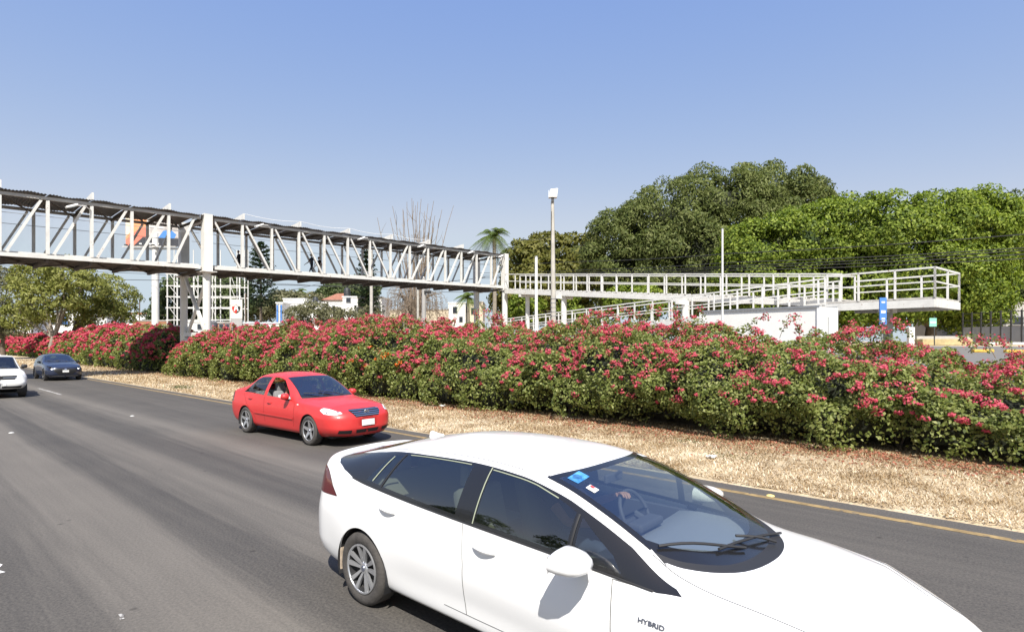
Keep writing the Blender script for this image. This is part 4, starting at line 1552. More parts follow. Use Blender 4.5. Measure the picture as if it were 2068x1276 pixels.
def lobes_px(foot, spec, Y):
    """lobes given by photo pixels: (px, py, rpx_x, rpx_y[, extra depth]) at depth Y"""
    out = []
    for s in spec:
        dy = s[4] if len(s) > 4 else 0.0
        c = at(s[0], s[1], Y + dy) - foot
        k = (Y + dy) / FPX
        out.append((c.x, c.y, c.z, s[2] * k, s[2] * k * .8, s[3] * k))
    return out


ft = on_ground(1420, 76)
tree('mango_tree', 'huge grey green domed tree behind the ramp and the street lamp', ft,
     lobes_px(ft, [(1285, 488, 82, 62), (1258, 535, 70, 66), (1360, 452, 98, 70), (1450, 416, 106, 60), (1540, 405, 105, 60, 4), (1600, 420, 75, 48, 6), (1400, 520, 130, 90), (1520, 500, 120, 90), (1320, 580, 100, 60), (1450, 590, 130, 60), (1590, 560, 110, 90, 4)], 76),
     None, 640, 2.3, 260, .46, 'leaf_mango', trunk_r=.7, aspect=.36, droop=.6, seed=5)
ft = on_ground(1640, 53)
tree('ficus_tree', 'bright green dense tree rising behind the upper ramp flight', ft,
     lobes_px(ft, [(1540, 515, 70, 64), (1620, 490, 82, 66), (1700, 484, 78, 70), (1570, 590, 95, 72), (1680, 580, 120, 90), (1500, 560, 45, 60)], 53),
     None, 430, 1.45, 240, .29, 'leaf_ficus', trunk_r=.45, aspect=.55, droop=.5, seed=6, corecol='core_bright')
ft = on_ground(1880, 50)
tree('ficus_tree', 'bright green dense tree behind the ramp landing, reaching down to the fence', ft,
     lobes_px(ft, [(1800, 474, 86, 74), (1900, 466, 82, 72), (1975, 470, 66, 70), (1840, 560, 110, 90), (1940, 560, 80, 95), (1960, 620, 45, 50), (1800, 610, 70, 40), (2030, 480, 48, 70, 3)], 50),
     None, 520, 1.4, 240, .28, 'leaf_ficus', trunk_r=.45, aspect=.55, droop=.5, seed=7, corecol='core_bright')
ft = on_ground(2090, 62)
tree('broad_tree', 'hazy dull green tree at the right picture edge behind the fence', ft,
     lobes_px(ft, [(2070, 470, 60, 70), (2085, 560, 70, 70), (2050, 585, 40, 45), (2120, 500, 80, 90)], 62), None, 300, 1.2, 60, .42, 'leaf_far', trunk_r=.4, aspect=.5, seed=9)
ft = on_ground(1110, 88)
tree('olive_green_tree', 'low rounded yellow green tree behind the street lamp and the thin white pole', ft,
     lobes_px(ft, [(1065, 530, 45, 40), (1110, 515, 52, 38), (1165, 510, 50, 32), (1180, 560, 55, 50), (1110, 570, 90, 55), (1060, 610, 60, 45), (1170, 620, 70, 40)], 88), None, 560, 1.5, 60, .62, 'leaf_olive', trunk_r=.4, aspect=.5, seed=10, corecol='core_light')
ft = on_ground(1185, 70)
tree('small_bush_tree', 'small bright green bush below the upper ramp flight next to the lamp pole', ft,
     lobes_px(ft, [(1150, 620, 24, 22), (1060, 625, 36, 25), (1280, 610, 60, 30)], 66), None, 160, .8, 60, .4, 'leaf_ficus', trunk_r=.15, aspect=.5, seed=30, corecol='core_bright')
ft = on_ground(100, 66)
tree('median_tree', 'leaning light green tree on the median with a pale sunlit crown', ft,
     lobes_px(ft, [(70, 560, 42, 32), (130, 555, 48, 34), (60, 610, 42, 36), (110, 610, 55, 42), (165, 585, 40, 34), (45, 640, 30, 30)], 66), None, 250, 1.0, 60, .36, 'leaf_light', bark='pale_bark', trunk_r=.32, core=False, aspect=.45, droop=.6, seed=11, fork=.55, lean=(.18, 0))
ft = on_ground(146, 70)
tree('median_tree', 'light green dark-trunked tree on the median reaching towards the bridge column', ft,
     lobes_px(ft, [(185, 600, 42, 36), (220, 590, 34, 28), (240, 605, 32, 26), (160, 625, 44, 34), (210, 635, 44, 26), (255, 625, 18, 22)], 70), None, 200, .95, 60, .36, 'leaf_light', trunk_r=.30, core=False, aspect=.45, droop=.6, seed=12, fork=.6)
ft = on_ground(5, 74)
tree('median_tree', 'dusty tree with bare twigs at the left picture edge behind the white car', ft,
     lobes_px(ft, [(5, 600, 45, 45), (30, 640, 32, 40), (-20, 640, 50, 45), (-5, 570, 35, 25)], 74), None, 220, 1.0, 55, .36, 'leaf_dusty', trunk_r=.3, core=False, aspect=.45, droop=.6, seed=13, fork=.4)
ft = on_ground(410, 105)
tree('broad_tree', 'dark green tree standing behind the empty billboard lattice', ft,
     lobes_px(ft, [(370, 610, 45, 50), (425, 600, 50, 45), (470, 600, 32, 36), (350, 640, 40, 28), (450, 630, 40, 28)], 105), None, 380, 1.6, 50, .65, 'leaf_far', trunk_r=.4, aspect=.5, seed=15)
ft = on_ground(700, 120)
tree('broad_tree', 'pair of low rounded green trees on the skyline behind the black water tank', ft,
     lobes_px(ft, [(665, 600, 22, 18), (690, 590, 30, 20), (730, 585, 30, 24), (650, 612, 18, 12)], 120), None, 240, 1.5, 50, .7, 'leaf_far', trunk_r=.3, aspect=.5, seed=16)
ft = on_ground(640, 74)
tree('dusty_shrub', 'sparse dusty shrub in front of the white building behind the hedge', ft,
     lobes_px(ft, [(600, 640, 24, 18), (635, 632, 30, 22), (670, 640, 26, 18), (705, 645, 30, 18), (745, 640, 22, 16)], 74), None, 190, .8, 42, .32, 'leaf_dusty', trunk_r=.12, core=False, aspect=.4, seed=17)
ft = on_ground(560, 110)
tree('brown_tree', 'low brownish green trees on the skyline around the small distant palm', ft,
     lobes_px(ft, [(575, 605, 20, 14), (600, 608, 26, 12), (630, 606, 18, 10), (520, 625, 30, 18), (490, 610, 12, 30)], 110), None, 200, 1.2, 45, .6, 'leaf_dusty', trunk_r=.2, core=True, aspect=.45, seed=18, corecol='core_light')


def norfolk_pine(label, px, Y, ytop, ybase, wpx, seed, name='norfolk_pine'):
    rng = np.random.default_rng(seed)
    foot = on_ground(px, Y); top = at(px, ytop, Y).z - foot.z; k = Y / FPX
    root = thing(name, label, 'tree', foot)
    m = MB(); m.tube([(0, 0, 0), (0, 0, top * .5), (0, 0, top)], [.28, .18, .04], 8); m.build('trunk', M['bark'], root)
    z0 = at(px, ybase, Y).z - foot.z
    P, Nn = [], []
    nw = 15
    for i in range(nw):
        f = i / (nw - 1)
        z = z0 + (top - z0) * f; rad = wpx * k * (1 - f) ** .55 * rng.uniform(.85, 1.1) + .25
        nbr = 9
        for j in range(nbr):
            a = 2 * math.pi * (j + rng.random() * .6) / nbr
            for q in range(26):
                r = rad * rng.random() ** .7
                zz = z + .10 * r + .22 * r * r / rad + rng.normal() * .10
                P.append((math.cos(a) * r + rng.normal() * .12, math.sin(a) * r + rng.normal() * .12, zz))
                Nn.append((rng.normal() * .5, rng.normal() * .5, 1))
    V4, F4 = leaf_quads(np.array(P), np.array(Nn), .50 * Y / 90, .42, -.2, rng=rng)
    mesh_np('crown', V4, F4, M['leaf_pine'], root)


norfolk_pine('tall dark Norfolk pine left of the white building, seen below and through the bridge', 527, 92, 492, 618, 34, 3)
norfolk_pine('thin dark Norfolk pine beside the white utility pole behind the bridge', 740, 88, 500, 640, 30, 4)


def palm(label, px, Y, ycrown, ybase, rpx, nf, seed, tr=.2):
    rng = np.random.default_rng(seed)
    foot = on_ground(px, Y); k = Y / FPX
    cz = at(px, ycrown, Y).z - foot.z
    root = thing('palm_tree', label, 'tree', foot)
    m = MB(); m.tube([(0, 0, 0), (.1, 0, cz * .5), (0, 0, cz)], [tr * 1.3, tr, tr * .9], 8); m.build('trunk', M['pale_bark'], root, smooth=True)
    for i in range(nf):
        a = 2 * math.pi * i / nf + rng.random() * .4; el = rng.uniform(-.5, 1.2); L = rpx * k * rng.uniform(.8, 1.15)
        pts = []
        for q in range(9):
            f = q / 8
            h = math.cos(el) * L * f; z = math.sin(el) * L * f - .75 * L * f * f
            pts.append(Vector((math.cos(a) * h, math.sin(a) * h, cz + z)))
        m = MB(); m.tube(pts, [.03 * (1 - .8 * q / 8) + .005 for q in range(9)], 4)
        for q in range(1, 9):
            for s in (-1, 1):
                for e in range(3):
                    p = pts[q - 1].lerp(pts[q], e / 3); d = (pts[q] - pts[q - 1]).normalized(); sd = d.cross(Vector((0, 0, 1)))
                    if sd.length < .05: continue
                    sd.normalize()
                    ll = L * .26 * math.sin(math.pi * min(1, (q + e / 3) / 8.6)) + .1
                    t = p + sd * s * ll * .8 + d * ll * .45 + Vector((0, 0, -ll * .45)); w = d * .045 * Y / 80
                    m.add([p - w, p + w, t], [[0, 1, 2]])
        m.build('frond', M['leaf_palm'], root)


palm('feathery palm rising above the right end of the footbridge', 998, 84, 478, 640, 54, 34, 5, .28)
palm('small distant palm on the skyline above the brownish trees', 607, 118, 588, 620, 19, 18, 6, .2)
palm('low palm below the right end of the footbridge behind the hedge', 945, 82, 600, 660, 36, 20, 7, .2)


def bare_tree():
    rng = np.random.default_rng(4)
    Y = 83; foot = on_ground(838, Y); k = Y / FPX
    root = thing('bare_tree', 'half dead weeping tree with bare upright shoots above the bridge', 'tree', foot)
    z_fork = 3.2
    m = MB(); m.tube([(0, 0, 0), (.1, 0, 1.6), (0, 0, z_fork)], [.42, .36, .34], 9); m.build('trunk', M['bark'], root, smooth=True)
    for i in range(30):
        m = MB(); a = rng.random() * 2 * math.pi; r = rng.uniform(.2, 1.0)
        ztop = (690 - rng.uniform(395, 470)) * k + 2.29 - foot.z
        sp = rng.normal() * 2.4
        pts = [Vector((0, 0, z_fork * rng.uniform(.8, 1.0)))]
        e = Vector((sp, rng.normal() * 1.6, ztop))
        for q in range(1, 7):
            f = q / 6
            pts.append(Vector((e.x * f ** .8, e.y * f ** .8, z_fork + (ztop - z_fork) * f)) + Vector((rng.normal() * .10, rng.normal() * .1, 0)))
        m.tube(pts, [.085 * (1 - .80 * q / 6) + .012 for q in range(7)], 5)
        for q in (3, 4, 5):
            if rng.random() < .8:
                b = pts[q]; d = Vector((rng.normal() * .8, rng.normal() * .8, rng.uniform(.8, 2.2)))
                m.tube([b, b + d * .5 + Vector((rng.normal() * .1, 0, 0)), b + d], [.035, .025, .010], 4)
        m.build('shoot', M['dry_twig'], root)
    # weeping curtains of dry twigs
    P, Nn = [], []
    tw = MB()
    for i in range(230):
        ang = rng.random() * 2 * math.pi; rr = rng.uniform(.6, 5.0)
        zt = rng.uniform(5.0, 8.8) - .25 * rr; x = math.cos(ang) * rr; y = math.sin(ang) * rr * .7
        ln = rng.uniform(1.8, 4.5)
        tw.tube([(x * .6, y * .6, zt + .5), (x * .9, y * .9, zt + .25), (x, y, zt - .5), (x * 1.04, y * 1.04, zt - ln)], [.03, .026, .02, .010], 4)
        for q in range(16):
            P.append((x + rng.normal() * .14, y + rng.normal() * .14, zt - ln * rng.random())); Nn.append((rng.normal(), rng.normal(), .2))
    tw.build('weeping_twigs', M['dry_twig'], root)
    V4, F4 = leaf_quads(np.array(P), np.array(Nn), .30, .22, 1.6, rng=rng)
    mesh_np('dry_leaves', V4, F4, M['twig_dry'], root)
    for s in (-1, 1):
        for q in range(3):
            m = MB(); m.tube([(0, 0, z_fork * .9), (s * 1.2, rng.normal() * .8, 5.5 + q * .6), (s * (2.2 + q * .8), rng.normal(), 7.4)], [.2, .13, .05], 7); m.build('limb', M['bark'], root, smooth=True)


bare_tree()


# trees on the camera's side of the road: what the car windows mirror
for i, (u, v, h) in enumerate(((-7.5, -19, 1.0), (-14, -21, 1.15), (-1.5, -23, .9), (-24, -20, 1.05))):
    ft = R(u, v, 0)
    tree('roadside_tree', ['round green tree behind the camera, mirrored in the front side window', 'tall green tree behind the camera, mirrored in the rear side window', 'green tree behind the camera, right of the mirrored ones', 'green tree behind the camera, far along the near roadside'][i], ft,
         [(0, 0, 5.2 * h, 2.6 * h, 2.6 * h, 2.2 * h), (1.6, .3, 4.2 * h, 2.0, 2.0, 1.6), (-1.6, 0, 4.4 * h, 2.0, 2.0, 1.7)], None, 90, 1.1, 60, .35, 'leaf_far', trunk_r=.25, seed=60 + i)
# ------------------------------------------------------------------ poles, wires, signs, buildings
def zrot(o): return Matrix.Rotation(o, 3, 'Z')


def street_lamp():
    Y = 21.4; f = on_ground(1119, Y); k = Y / FPX
    top = at(1115, 408, Y).z - f.z
    r = thing('street_lamp', 'tall concrete lamp pole with a single square flood lamp on top behind the hedge', 'street lamp', f)
    m = MB(); m.tube([(0, 0, -.2), (-.03, 0, top * .5), (-.06, 0, top)], [.115, .095, .062], 12); m.build('pole', M['pole_concrete'], r, smooth=True)
    m = MB(); m.tube([(-.06, 0, top - .1), (-.06, 0, top + .12)], .04, 8); m.box((-.06, -.06, top + .06), (.10, .10, .16)); m.build('bracket', M['dark_metal'], r)
    m = MB(); m.prism([(-.17, -.16), (.13, -.16), (.17, .18), (-.13, .14)], (-.03, .10, top + .30), (1, 0, 0), (0, 0, 1), .26)
    h = m.build('lamp_head', M['white_plastic'], r, bevel=.02)
    m = MB(); m.box((-.205, -.03, top + .27), (.02, .22, .26)); m.build('lens', M['lamp_clear'], h)
    m = MB(); m.tube([(-.10, -.05, top * .95), (-.115, -.03, top * .72), (-.12, 0, top * .60)], .012, 5); m.build('cable', M['cable_black'], r)
    for q in range(5):
        m = MB(); m.lathe([(.105, 0), (.112, .012), (.105, .024)], 12, 'z', c=(-.03, 0, top * (.42 + .022 * q))); m.build('steel_band', M['grey_metal'], r)
    m = MB(); m.box((-.01, -.10, .85), (.22, .02, .30)); m.build('notice', M['yellow_paint'], r)
    return r


street_lamp()


def plain_post(name, label, px, Y, ytop, wpx, mat, cat='post', lean=0.0):
    f = on_ground(px, Y); k = Y / FPX; top = at(px, ytop, Y).z - f.z
    r = thing(name, label, cat, f)
    m = MB(); m.tube([(0, 0, -.2), (lean * .5, 0, top * .5), (lean, 0, top)], [wpx * k * .55, wpx * k * .5, wpx * k * .45], 10); m.build('shaft', M[mat], r, smooth=True)
    m = MB(); m.lathe([(0, top + .02), (wpx * k * .47, top + .015), (wpx * k * .50, top - .03)], 10, 'z', c=(lean, 0, 0)); m.build('cap', M['grey_metal'], r)
    m = MB(); m.lathe([(wpx * k * .60, .0), (wpx * k * .60, .12), (wpx * k * .50, .16)], 10, 'z'); m.build('foot', M['concrete'], r)
    return r


plain_post('white_post', 'short plain white post left of the tall lamp pole in front of the ramp', 1083, 30, 518, 6.5, 'column_white')
plain_post('thin_mast', 'thin white mast standing in front of the ramp below the big trees', 1459, 32, 462, 4.2, 'column_white')
up = plain_post('utility_pole', 'white weathered utility pole behind the middle of the footbridge', 750, 72, 505, 6.5, 'pole_concrete', 'utility pole')
m = MB(); m.box((0, 0, 9.2), (2.2, .12, .12)); m.build('cross_arm', M['grey_metal'], up)
m = MB(); m.lathe([(.24, 2.4), (.28, 2.5), (.28, 3.3), (.22, 3.4)], 12, 'z', c=(0, -.35, 0)); m.build('meter_drum', M['grey_metal'], up)
plain_post('utility_pole', 'slim dark utility pole right of the shield banner', 496, 80, 592, 3.0, 'bark', 'utility pole')
plain_post('utility_pole', 'thin far utility pole left of the billboard column', 282, 110, 605, 2.2, 'bark', 'utility pole')
dp = plain_post('grey_pillar', 'thick grey steel pillar with a traffic signal behind the bare tree', 856, 66, 560, 9, 'grey_wall', 'pillar')
m = MB(); m.box((.45, -.2, 6.1), (.75, .3, .34)); m.build('traffic_signal', M['black_paint'], dp, bevel=.04)
plain_post('grey_pillar', 'slimmer grey post beside the thick steel pillar', 844, 64, 585, 5, 'pole_concrete', 'pillar')


def cable(pts, label, r=.018, sag=.3, name='overhead_cable', group=None):
    m = MB()
    for a, b in zip(pts[:-1], pts[1:]):
        m.tube([a.lerp(b, i / 10) + Vector((0, 0, -sag * math.sin(math.pi * i / 10))) for i in range(11)], r, 4)
    o = m.build(name, M['cable_black'])
    return tag(o, label, 'cable', group)


G1 = 'overhead cables behind the ramp'
for i, (ya, yb, yc, lab) in enumerate(((528, 512, 470, 'topmost overhead cable crossing in front of the bright green trees'), (545, 530, 498, 'overhead cable, second from the top of the bundle behind the ramp'), (550, 537, 503, 'overhead cable, third from the top of the bundle behind the ramp'),
                                       (553, 541, 511, 'overhead cable, fourth from the top of the bundle behind the ramp'), (556, 546, 520, 'lowest overhead cable of the bundle just above the ramp railing'))):
    cable([at(960, ya + 6, 96), at(1180, ya, 72), at(1475, yb, 47), at(2110, yc, 37)], lab, .032, .12, group=G1)
cable([at(-30, 533, 92), at(300, 553, 90), at(760, 583, 86), at(1000, 590, 84)], 'upper overhead cable running below the footbridge deck', .032, .2)
cable([at(-30, 552, 84), at(320, 566, 82), at(760, 578, 80), at(980, 560, 78)], 'lower overhead cable running below the footbridge deck', .038, .2)
cable([at(500, 600, 84), at(640, 574, 84), at(760, 560, 84)], 'cable rising to the right above the white building', .026, .15)
cable([at(1113, 478, 21.4), at(1060, 484, 26), at(1000, 497, 40)], 'service wire from the tall lamp pole towards the palm', .008, .05)
cable([at(430, 470, 90), at(520, 540, 84), at(560, 590, 82)], 'stay wire seen through the truss above the Norfolk pine', .022, .1)


# billboard on a single column
def billboard():
    Y = 92; k = Y / FPX
    f = on_ground(314, Y)
    r = thing('billboard', 'large advertising billboard on a thick white column seen through the bridge truss', 'billboard', f)
    zt = at(314, 445, Y).z - f.z
    m = MB(); m.tube([(0, 0, 0), (0, 0, zt * .62)], 6.8 * k, 16); m.build('column', M['column_white'], r, smooth=True)
    m = MB(); m.tube([(0, 0, zt * .62), (0, 0, zt * .9)], 6.0 * k, 16); m.build('column', M['column_white'], r, smooth=True)
    m = MB(); m.lathe([(7 * k, 0), (8.6 * k, 0), (8.6 * k, .12), (7 * k, .12)], 16, 'z', c=(0, 0, zt * .62)); m.build('flange', M['grey_metal'], r)
    x0, x1 = (253 - 314) * k, (360 - 314) * k; z0 = at(314, 497, Y).z - f.z; z1 = at(314, 438, Y).z - f.z
    def rect(px0, py0, px1, py1, name, mat, d):
        m = MB(); m.box(((px0 + px1) / 2 * k - 314 * k, d, (at(314, py0, Y).z + at(314, py1, Y).z) / 2 - f.z), (abs(px1 - px0) * k, .05, abs(py1 - py0) * k)); return m.build(name, mat, panel)
    m = MB(); m.box(((x0 + x1) / 2, .25, (z0 + z1) / 2), (x1 - x0, .35, z1 - z0)); panel = m.build('panel', M['concrete'], r)
    pm('print_peach', (0.72, 0.30, 0.14), .6); pm('print_pink', (0.62, 0.18, 0.12), .6); pm('print_black', (.03, .032, .04), .6); pm('print_cream', (.74, .60, .46), .6)
    pm('print_photo', (0.55, 0.45, 0.40), .6, var=.7, vscale=.55, col2=(.75, .72, .70)); pm('print_blue', (.06, .20, .50), .6)
    rect(254, 439, 296, 496, 'poster_field', M['print_peach'], .04)
    def poly(pts, name, mat, d):
        vs = [((p[0] - 314) * k, d, at(314, p[1], Y).z - f.z) for p in pts]
        mesh_np(name, vs, [list(range(len(vs)))], mat, panel)
    poly([(254, 439), (266, 439), (266, 466), (254, 478)], 'poster_field', M['print_cream'], .010)
    poly([(254, 496), (268, 496), (296, 478), (296, 460), (282, 460), (254, 484)], 'poster_field', M['print_pink'], .006)
    rect(296, 446, 360, 497, 'poster_picture', M['print_photo'], .04)
    poly([(318, 482), (330, 466), (345, 464), (356, 474), (352, 482)], 'poster_picture', M['print_blue'], .008)
    poly([(270, 496), (288, 479), (360, 482), (360, 497)], 'poster_band', M['print_black'], .004)
    for (a, b) in ((281, 286), (300, 310), (313, 321)):
        poly([(a, 494), (b, 494), (b, 491), (a, 491)], 'poster_print', M['white_plastic'], -.004)
    m = MB(); m.beam((x0, -.5, z0 - .2), (x1, -.5, z0 - .2), .5, .12); m.beam((x0, .6, z0 - .35), (x1, .6, z0 - .35), .3, .25); m.build('catwalk', M['white_paint_steel'], r)
    for q in range(4):
        m = MB(); xx = x0 + (x1 - x0) * (q + .5) / 4; m.tube([(xx, 0, z0 - .2), (xx, -1.3, z0 - .1)], .05, 5); m.box((xx, -1.4, z0 - .05), (.4, .3, .2)); m.build('spotlight', M['dark_metal'], r)


billboard()


def lattice_frame():
    Y = 84; k = Y / FPX; c = on_ground(412, Y)
    r = thing('billboard_lattice', 'empty white tubular billboard lattice standing behind the bridge column', 'lattice', c)
    g = c.z
    def P_(px, py, d): q = at(px, py, Y); return Vector((q.x - c.x, d, q.z - g))
    W = M['white_paint_steel']
    for d, xs in ((0, (338, 358, 392, 400, 429, 435, 465, 484)), (2.2, (334, 341, 357, 374, 394, 430, 464, 470, 480, 487))):
        for x in xs:
            m = MB(); m.tube([P_(x, 668, d), P_(x, 500 if d else 545, d)], .10 if x in (338, 358, 484) else .075, 6); m.build('upright', W, r)
        for y in (553, 577, 599, 621, 646):
            if d and y == 646: continue
            m = MB(); m.beam(P_(335, y - (1 if d else 0), d), P_(487, y + (1 if d else 0), d), .12, .14); m.build('crossbar', W, r)
    for (a, b) in ((342, 358), (392, 400), (429, 435), (465, 472)):
        for (ya, yb) in ((553, 577), (577, 599), (599, 621), (621, 646)):
            m = MB(); m.tube([P_(a, ya, 0), P_(b, yb, .3)], .045, 5); m.build('diagonal', W, r)


lattice_frame()


def shield_banner():
    Y = 70; k = Y / FPX; c = on_ground(478, Y)
    r = thing('shield_banner', 'pale upright banner with a red and black shield bearing a white letter A', 'banner', c)
    def P_(px, py, d=0.): q = at(px, py, Y); return Vector((q.x - c.x, d, q.z - c.z))
    pm('banner_cream', (.66, .62, .52), .8, var=.12, vscale=1.2, stretch=(1, 1, 5))
    m = MB(); m.box((P_(466.5, 605) + P_(489.5, 643)) / 2, (23 * k, .12, 38 * k)); m.build('cloth', M['banner_cream'], r)
    m = MB(); m.box((P_(467.5, 643) + P_(489, 661)) / 2, (21.5 * k, .11, 17.5 * k)); m.build('lower_panel', M['grey_wall'], r)
    sh = [(469.0, 619), (473, 618.5), (477.5, 614.5), (482, 618.5), (486.2, 619), (486, 624), (483.6, 629.5), (477.5, 633.6), (471.4, 629.5), (469.2, 624)]
    L_ = [p for p in sh if p[0] <= 477.6]; Rr = [p for p in sh if p[0] >= 477.4]
    for pts, mt in ((L_, 'red_paint'), (Rr, 'black_paint')):
        vs = [P_(p[0], p[1], -.075) for p in pts]; mesh_np('shield_half', vs, [list(range(len(vs)))], M[mt], r)
    for pts in ([(477.5, 616.5), (479.6, 616.5), (482.4, 628), (480, 628), (479.3, 625), (475.7, 625), (475, 628), (472.6, 628), (475.4, 616.5)],):
        vs = [P_(p[0], p[1], -.085) for p in pts]; mesh_np('letter', vs, [list(range(len(vs)))], M['white_plastic'], r)
    for pts in ([(476.9, 619), (478.1, 619), (478.6, 622.6), (476.4, 622.6)], [(476.2, 624.3), (478.8, 624.3), (478.8, 631), (477.5, 632), (476.2, 631)]):
        vs = [P_(p[0], p[1], -.095) for p in pts]; mesh_np('letter_counter', vs, [list(range(len(vs)))], M['red_paint'], r)
    m = MB(); m.tube([P_(468, 604, .1), P_(468, 680, .1)], .06, 6); m.tube([P_(488, 604, .1), P_(488, 680, .1)], .06, 6); m.build('frame', M['grey_metal'], r)


shield_banner()


def building(name, label, px0, px1, ytop, Y, mat, depth=9, windows=(), roof=None, ybot=None, cat='building', parapet=True, yaw=0.0):
    """a block whose front spans photo pixels px0..px1 at depth Y"""
    k = Y / FPX
    c = at((px0 + px1) / 2, HY, Y); c.z = ground_z(to_uv(c)[1]) - .3
    r = thing(name, label, cat, c, yaw)
    w = (px1 - px0) * k; h = at(0, ytop, Y).z - c.z
    m = MB(); m.box((0, depth / 2, h / 2), (w, depth, h)); m.build('wall', M[mat], r)
    if parapet:
        m = MB(); m.box((0, depth / 2, h + .06), (w + .2, depth + .2, .16)); m.build('coping', M['concrete'] if mat != 'white_wall' else M['white_plastic'], r)
    for (a0, a1, b0, b1, kind) in windows:
        x0 = (a0 - (px0 + px1) / 2) * k; x1 = (a1 - (px0 + px1) / 2) * k; z0 = at(0, b1, Y).z - c.z; z1 = at(0, b0, Y).z - c.z
        m = MB(); m.box(((x0 + x1) / 2, -.03, (z0 + z1) / 2), (x1 - x0 + .16, .10, z1 - z0 + .16)); f = m.build('window' if kind != 'door' else 'door', M['grey_metal'], r)
        m = MB(); m.box(((x0 + x1) / 2, -.09, (z0 + z1) / 2), (x1 - x0, .04, z1 - z0)); m.build('pane', M['dark_window'] if kind != 'blue' else M['blue_sign'], f)
    if roof == 'tile':
        m = MB(); e = .4
        m.add([(-w / 2 - e, -e, h + .1), (w / 2 + e, -e, h + .1), (w / 2 + e, depth + e, h + .1), (-w / 2 - e, depth + e, h + .1), (-w / 2 + 1, depth / 2, h + 1.6), (w / 2 - 1, depth / 2, h + 1.6)], [[0, 1, 5, 4], [1, 2, 5], [2, 3, 4, 5], [3, 0, 4]])
        m.build('roof', M['roof_tile'], r)
    return r


def water_tank(label, px, Y, y0, y1, wpx):
    k = Y / FPX; b = at(px, y1, Y)
    t = thing('water_tank', label, 'water tank', b)
    h = (y1 - y0) * k; r = wpx * k / 2
    m = MB(); m.lathe([(0, 0), (r * .95, 0), (r, .1), (r, h * .72), (r * .9, h * .80), (r * .35, h * .95), (r * .3, h), (0, h)], 18, 'z'); m.build('drum', M['tank_black'], t, smooth=True)
    for q in range(4):
        m = MB(); m.lathe([(r * 1.0, 0), (r * 1.03, .03), (r * 1.0, .06)], 18, 'z', c=(0, 0, h * (.15 + .16 * q))); m.build('rib', M['tank_black'], t)


building('white_building', 'long white two storey building with a blue corner behind the hedge', 570, 725, 612, 88, 'white_wall', 10,
         [(640, 648, 624, 632, 'w'), (672, 676, 618, 628, 'w'), (572, 579, 618, 634, 'w'), (690, 698, 640, 650, 'w'), (655, 664, 640, 650, 'w'), (606, 614, 640, 652, 'w')])
building('white_gable_block', 'white gabled block with a small red ornament left of the roof tank', 572, 620, 604, 94, 'white_wall', 8, [(596, 602, 612, 618, 'w')], roof=None)
building('roof_hut', 'small white rooftop hut carrying the large black water tank', 692, 722, 600, 86.5, 'white_wall', 5, [(700, 708, 602, 610, 'w')])
building('white_annex', 'white annex block just right of the utility pole', 728, 771, 600, 90, 'white_wall', 8, [(745, 752, 615, 625, 'w')])
building('tiled_house', 'low house with a brown tiled roof behind the white building', 655, 692, 607, 100, 'cream_wall', 8, roof='tile')
water_tank('large black water tank on the white rooftop hut', 701, 88, 580, 599, 13)
water_tank('small black water tank on the skyline left of the rooftop hut', 637, 94, 599, 611, 10)
bc = building('blue_corner', 'narrow blue and white corner porch of the white building', 558, 571, 612, 84, 'white_wall', 3, [(559, 562, 616, 650, 'blue'), (567, 570, 616, 650, 'blue')])
building('white_wall_low', 'low white boundary wall right of the shield banner', 489, 572, 653, 76, 'white_wall', .4, cat='wall')
building('cream_fence_wall', 'cream boundary wall striped by shadows behind the bare tree', 768, 905, 626, 96, 'cream_wall', .5, cat='wall')
building('white_house', 'white house peeking out between the palms below the bridge end', 905, 940, 612, 100, 'white_wall', 8, [(915, 923, 620, 632, 'w'), (928, 934, 640, 650, 'w')])
building('cream_house', 'small cream house with a red base behind the bridge end column', 945, 975, 610, 98, 'cream_wall', 8, [(952, 958, 622, 634, 'w')])
building('dark_shed', 'dark low shed roofline left of the red awning', 800, 838, 646, 72, 'grey_wall', 4, cat='shed', windows=[(806, 814, 652, 660, 'w'), (822, 830, 652, 660, 'w')])
building('white_stall', 'white market stall with painted sign behind the bridge column', 374, 425, 650, 72, 'white_wall', 4, [(378, 388, 668, 682, 'blue'), (400, 408, 655, 664, 'w')], cat='stall')
building('brick_shop', 'small brick shop front left of the shield banner', 440, 467, 652, 73, 'brick_wall', 5, [(444, 451, 655, 664, 'w'), (456, 463, 655, 664, 'w')])
building('brick_wall', 'long low brick and white wall left of the bridge column', 268, 340, 648, 92, 'brick_wall', .5, cat='wall')
building('warehouse', 'long low white warehouse left of the billboard column', 225, 332, 638, 118, 'white_wall', 12, [(240, 252, 645, 652, 'w'), (262, 274, 645, 652, 'w'), (288, 300, 645, 652, 'w')])
building('white_warehouse', 'white warehouse half hidden by the leaning median tree', 80, 215, 632, 112, 'white_wall', 12, [(100, 112, 640, 655, 'w'), (125, 137, 640, 655, 'blue'), (150, 162, 640, 655, 'w'), (178, 190, 640, 655, 'w')])
building('gate_house', 'small white gatehouse between the two left trees', 38, 62, 648, 100, 'white_wall', 4, [(44, 50, 655, 664, 'w')])
building('tin_shed', 'low shed with a rusty sheet roof left of the bridge column', 292, 340, 658, 76, 'grey_wall', 5, [(300, 310, 664, 672, 'w'), (320, 330, 664, 672, 'w')], cat='shed')
building('far_block', 'pinkish far town roofs on the left skyline', 262, 336, 631, 190, 'brick_wall', 14, [(270, 276, 634, 638, 'w'), (290, 296, 634, 638, 'w'), (310, 316, 634, 638, 'w')])
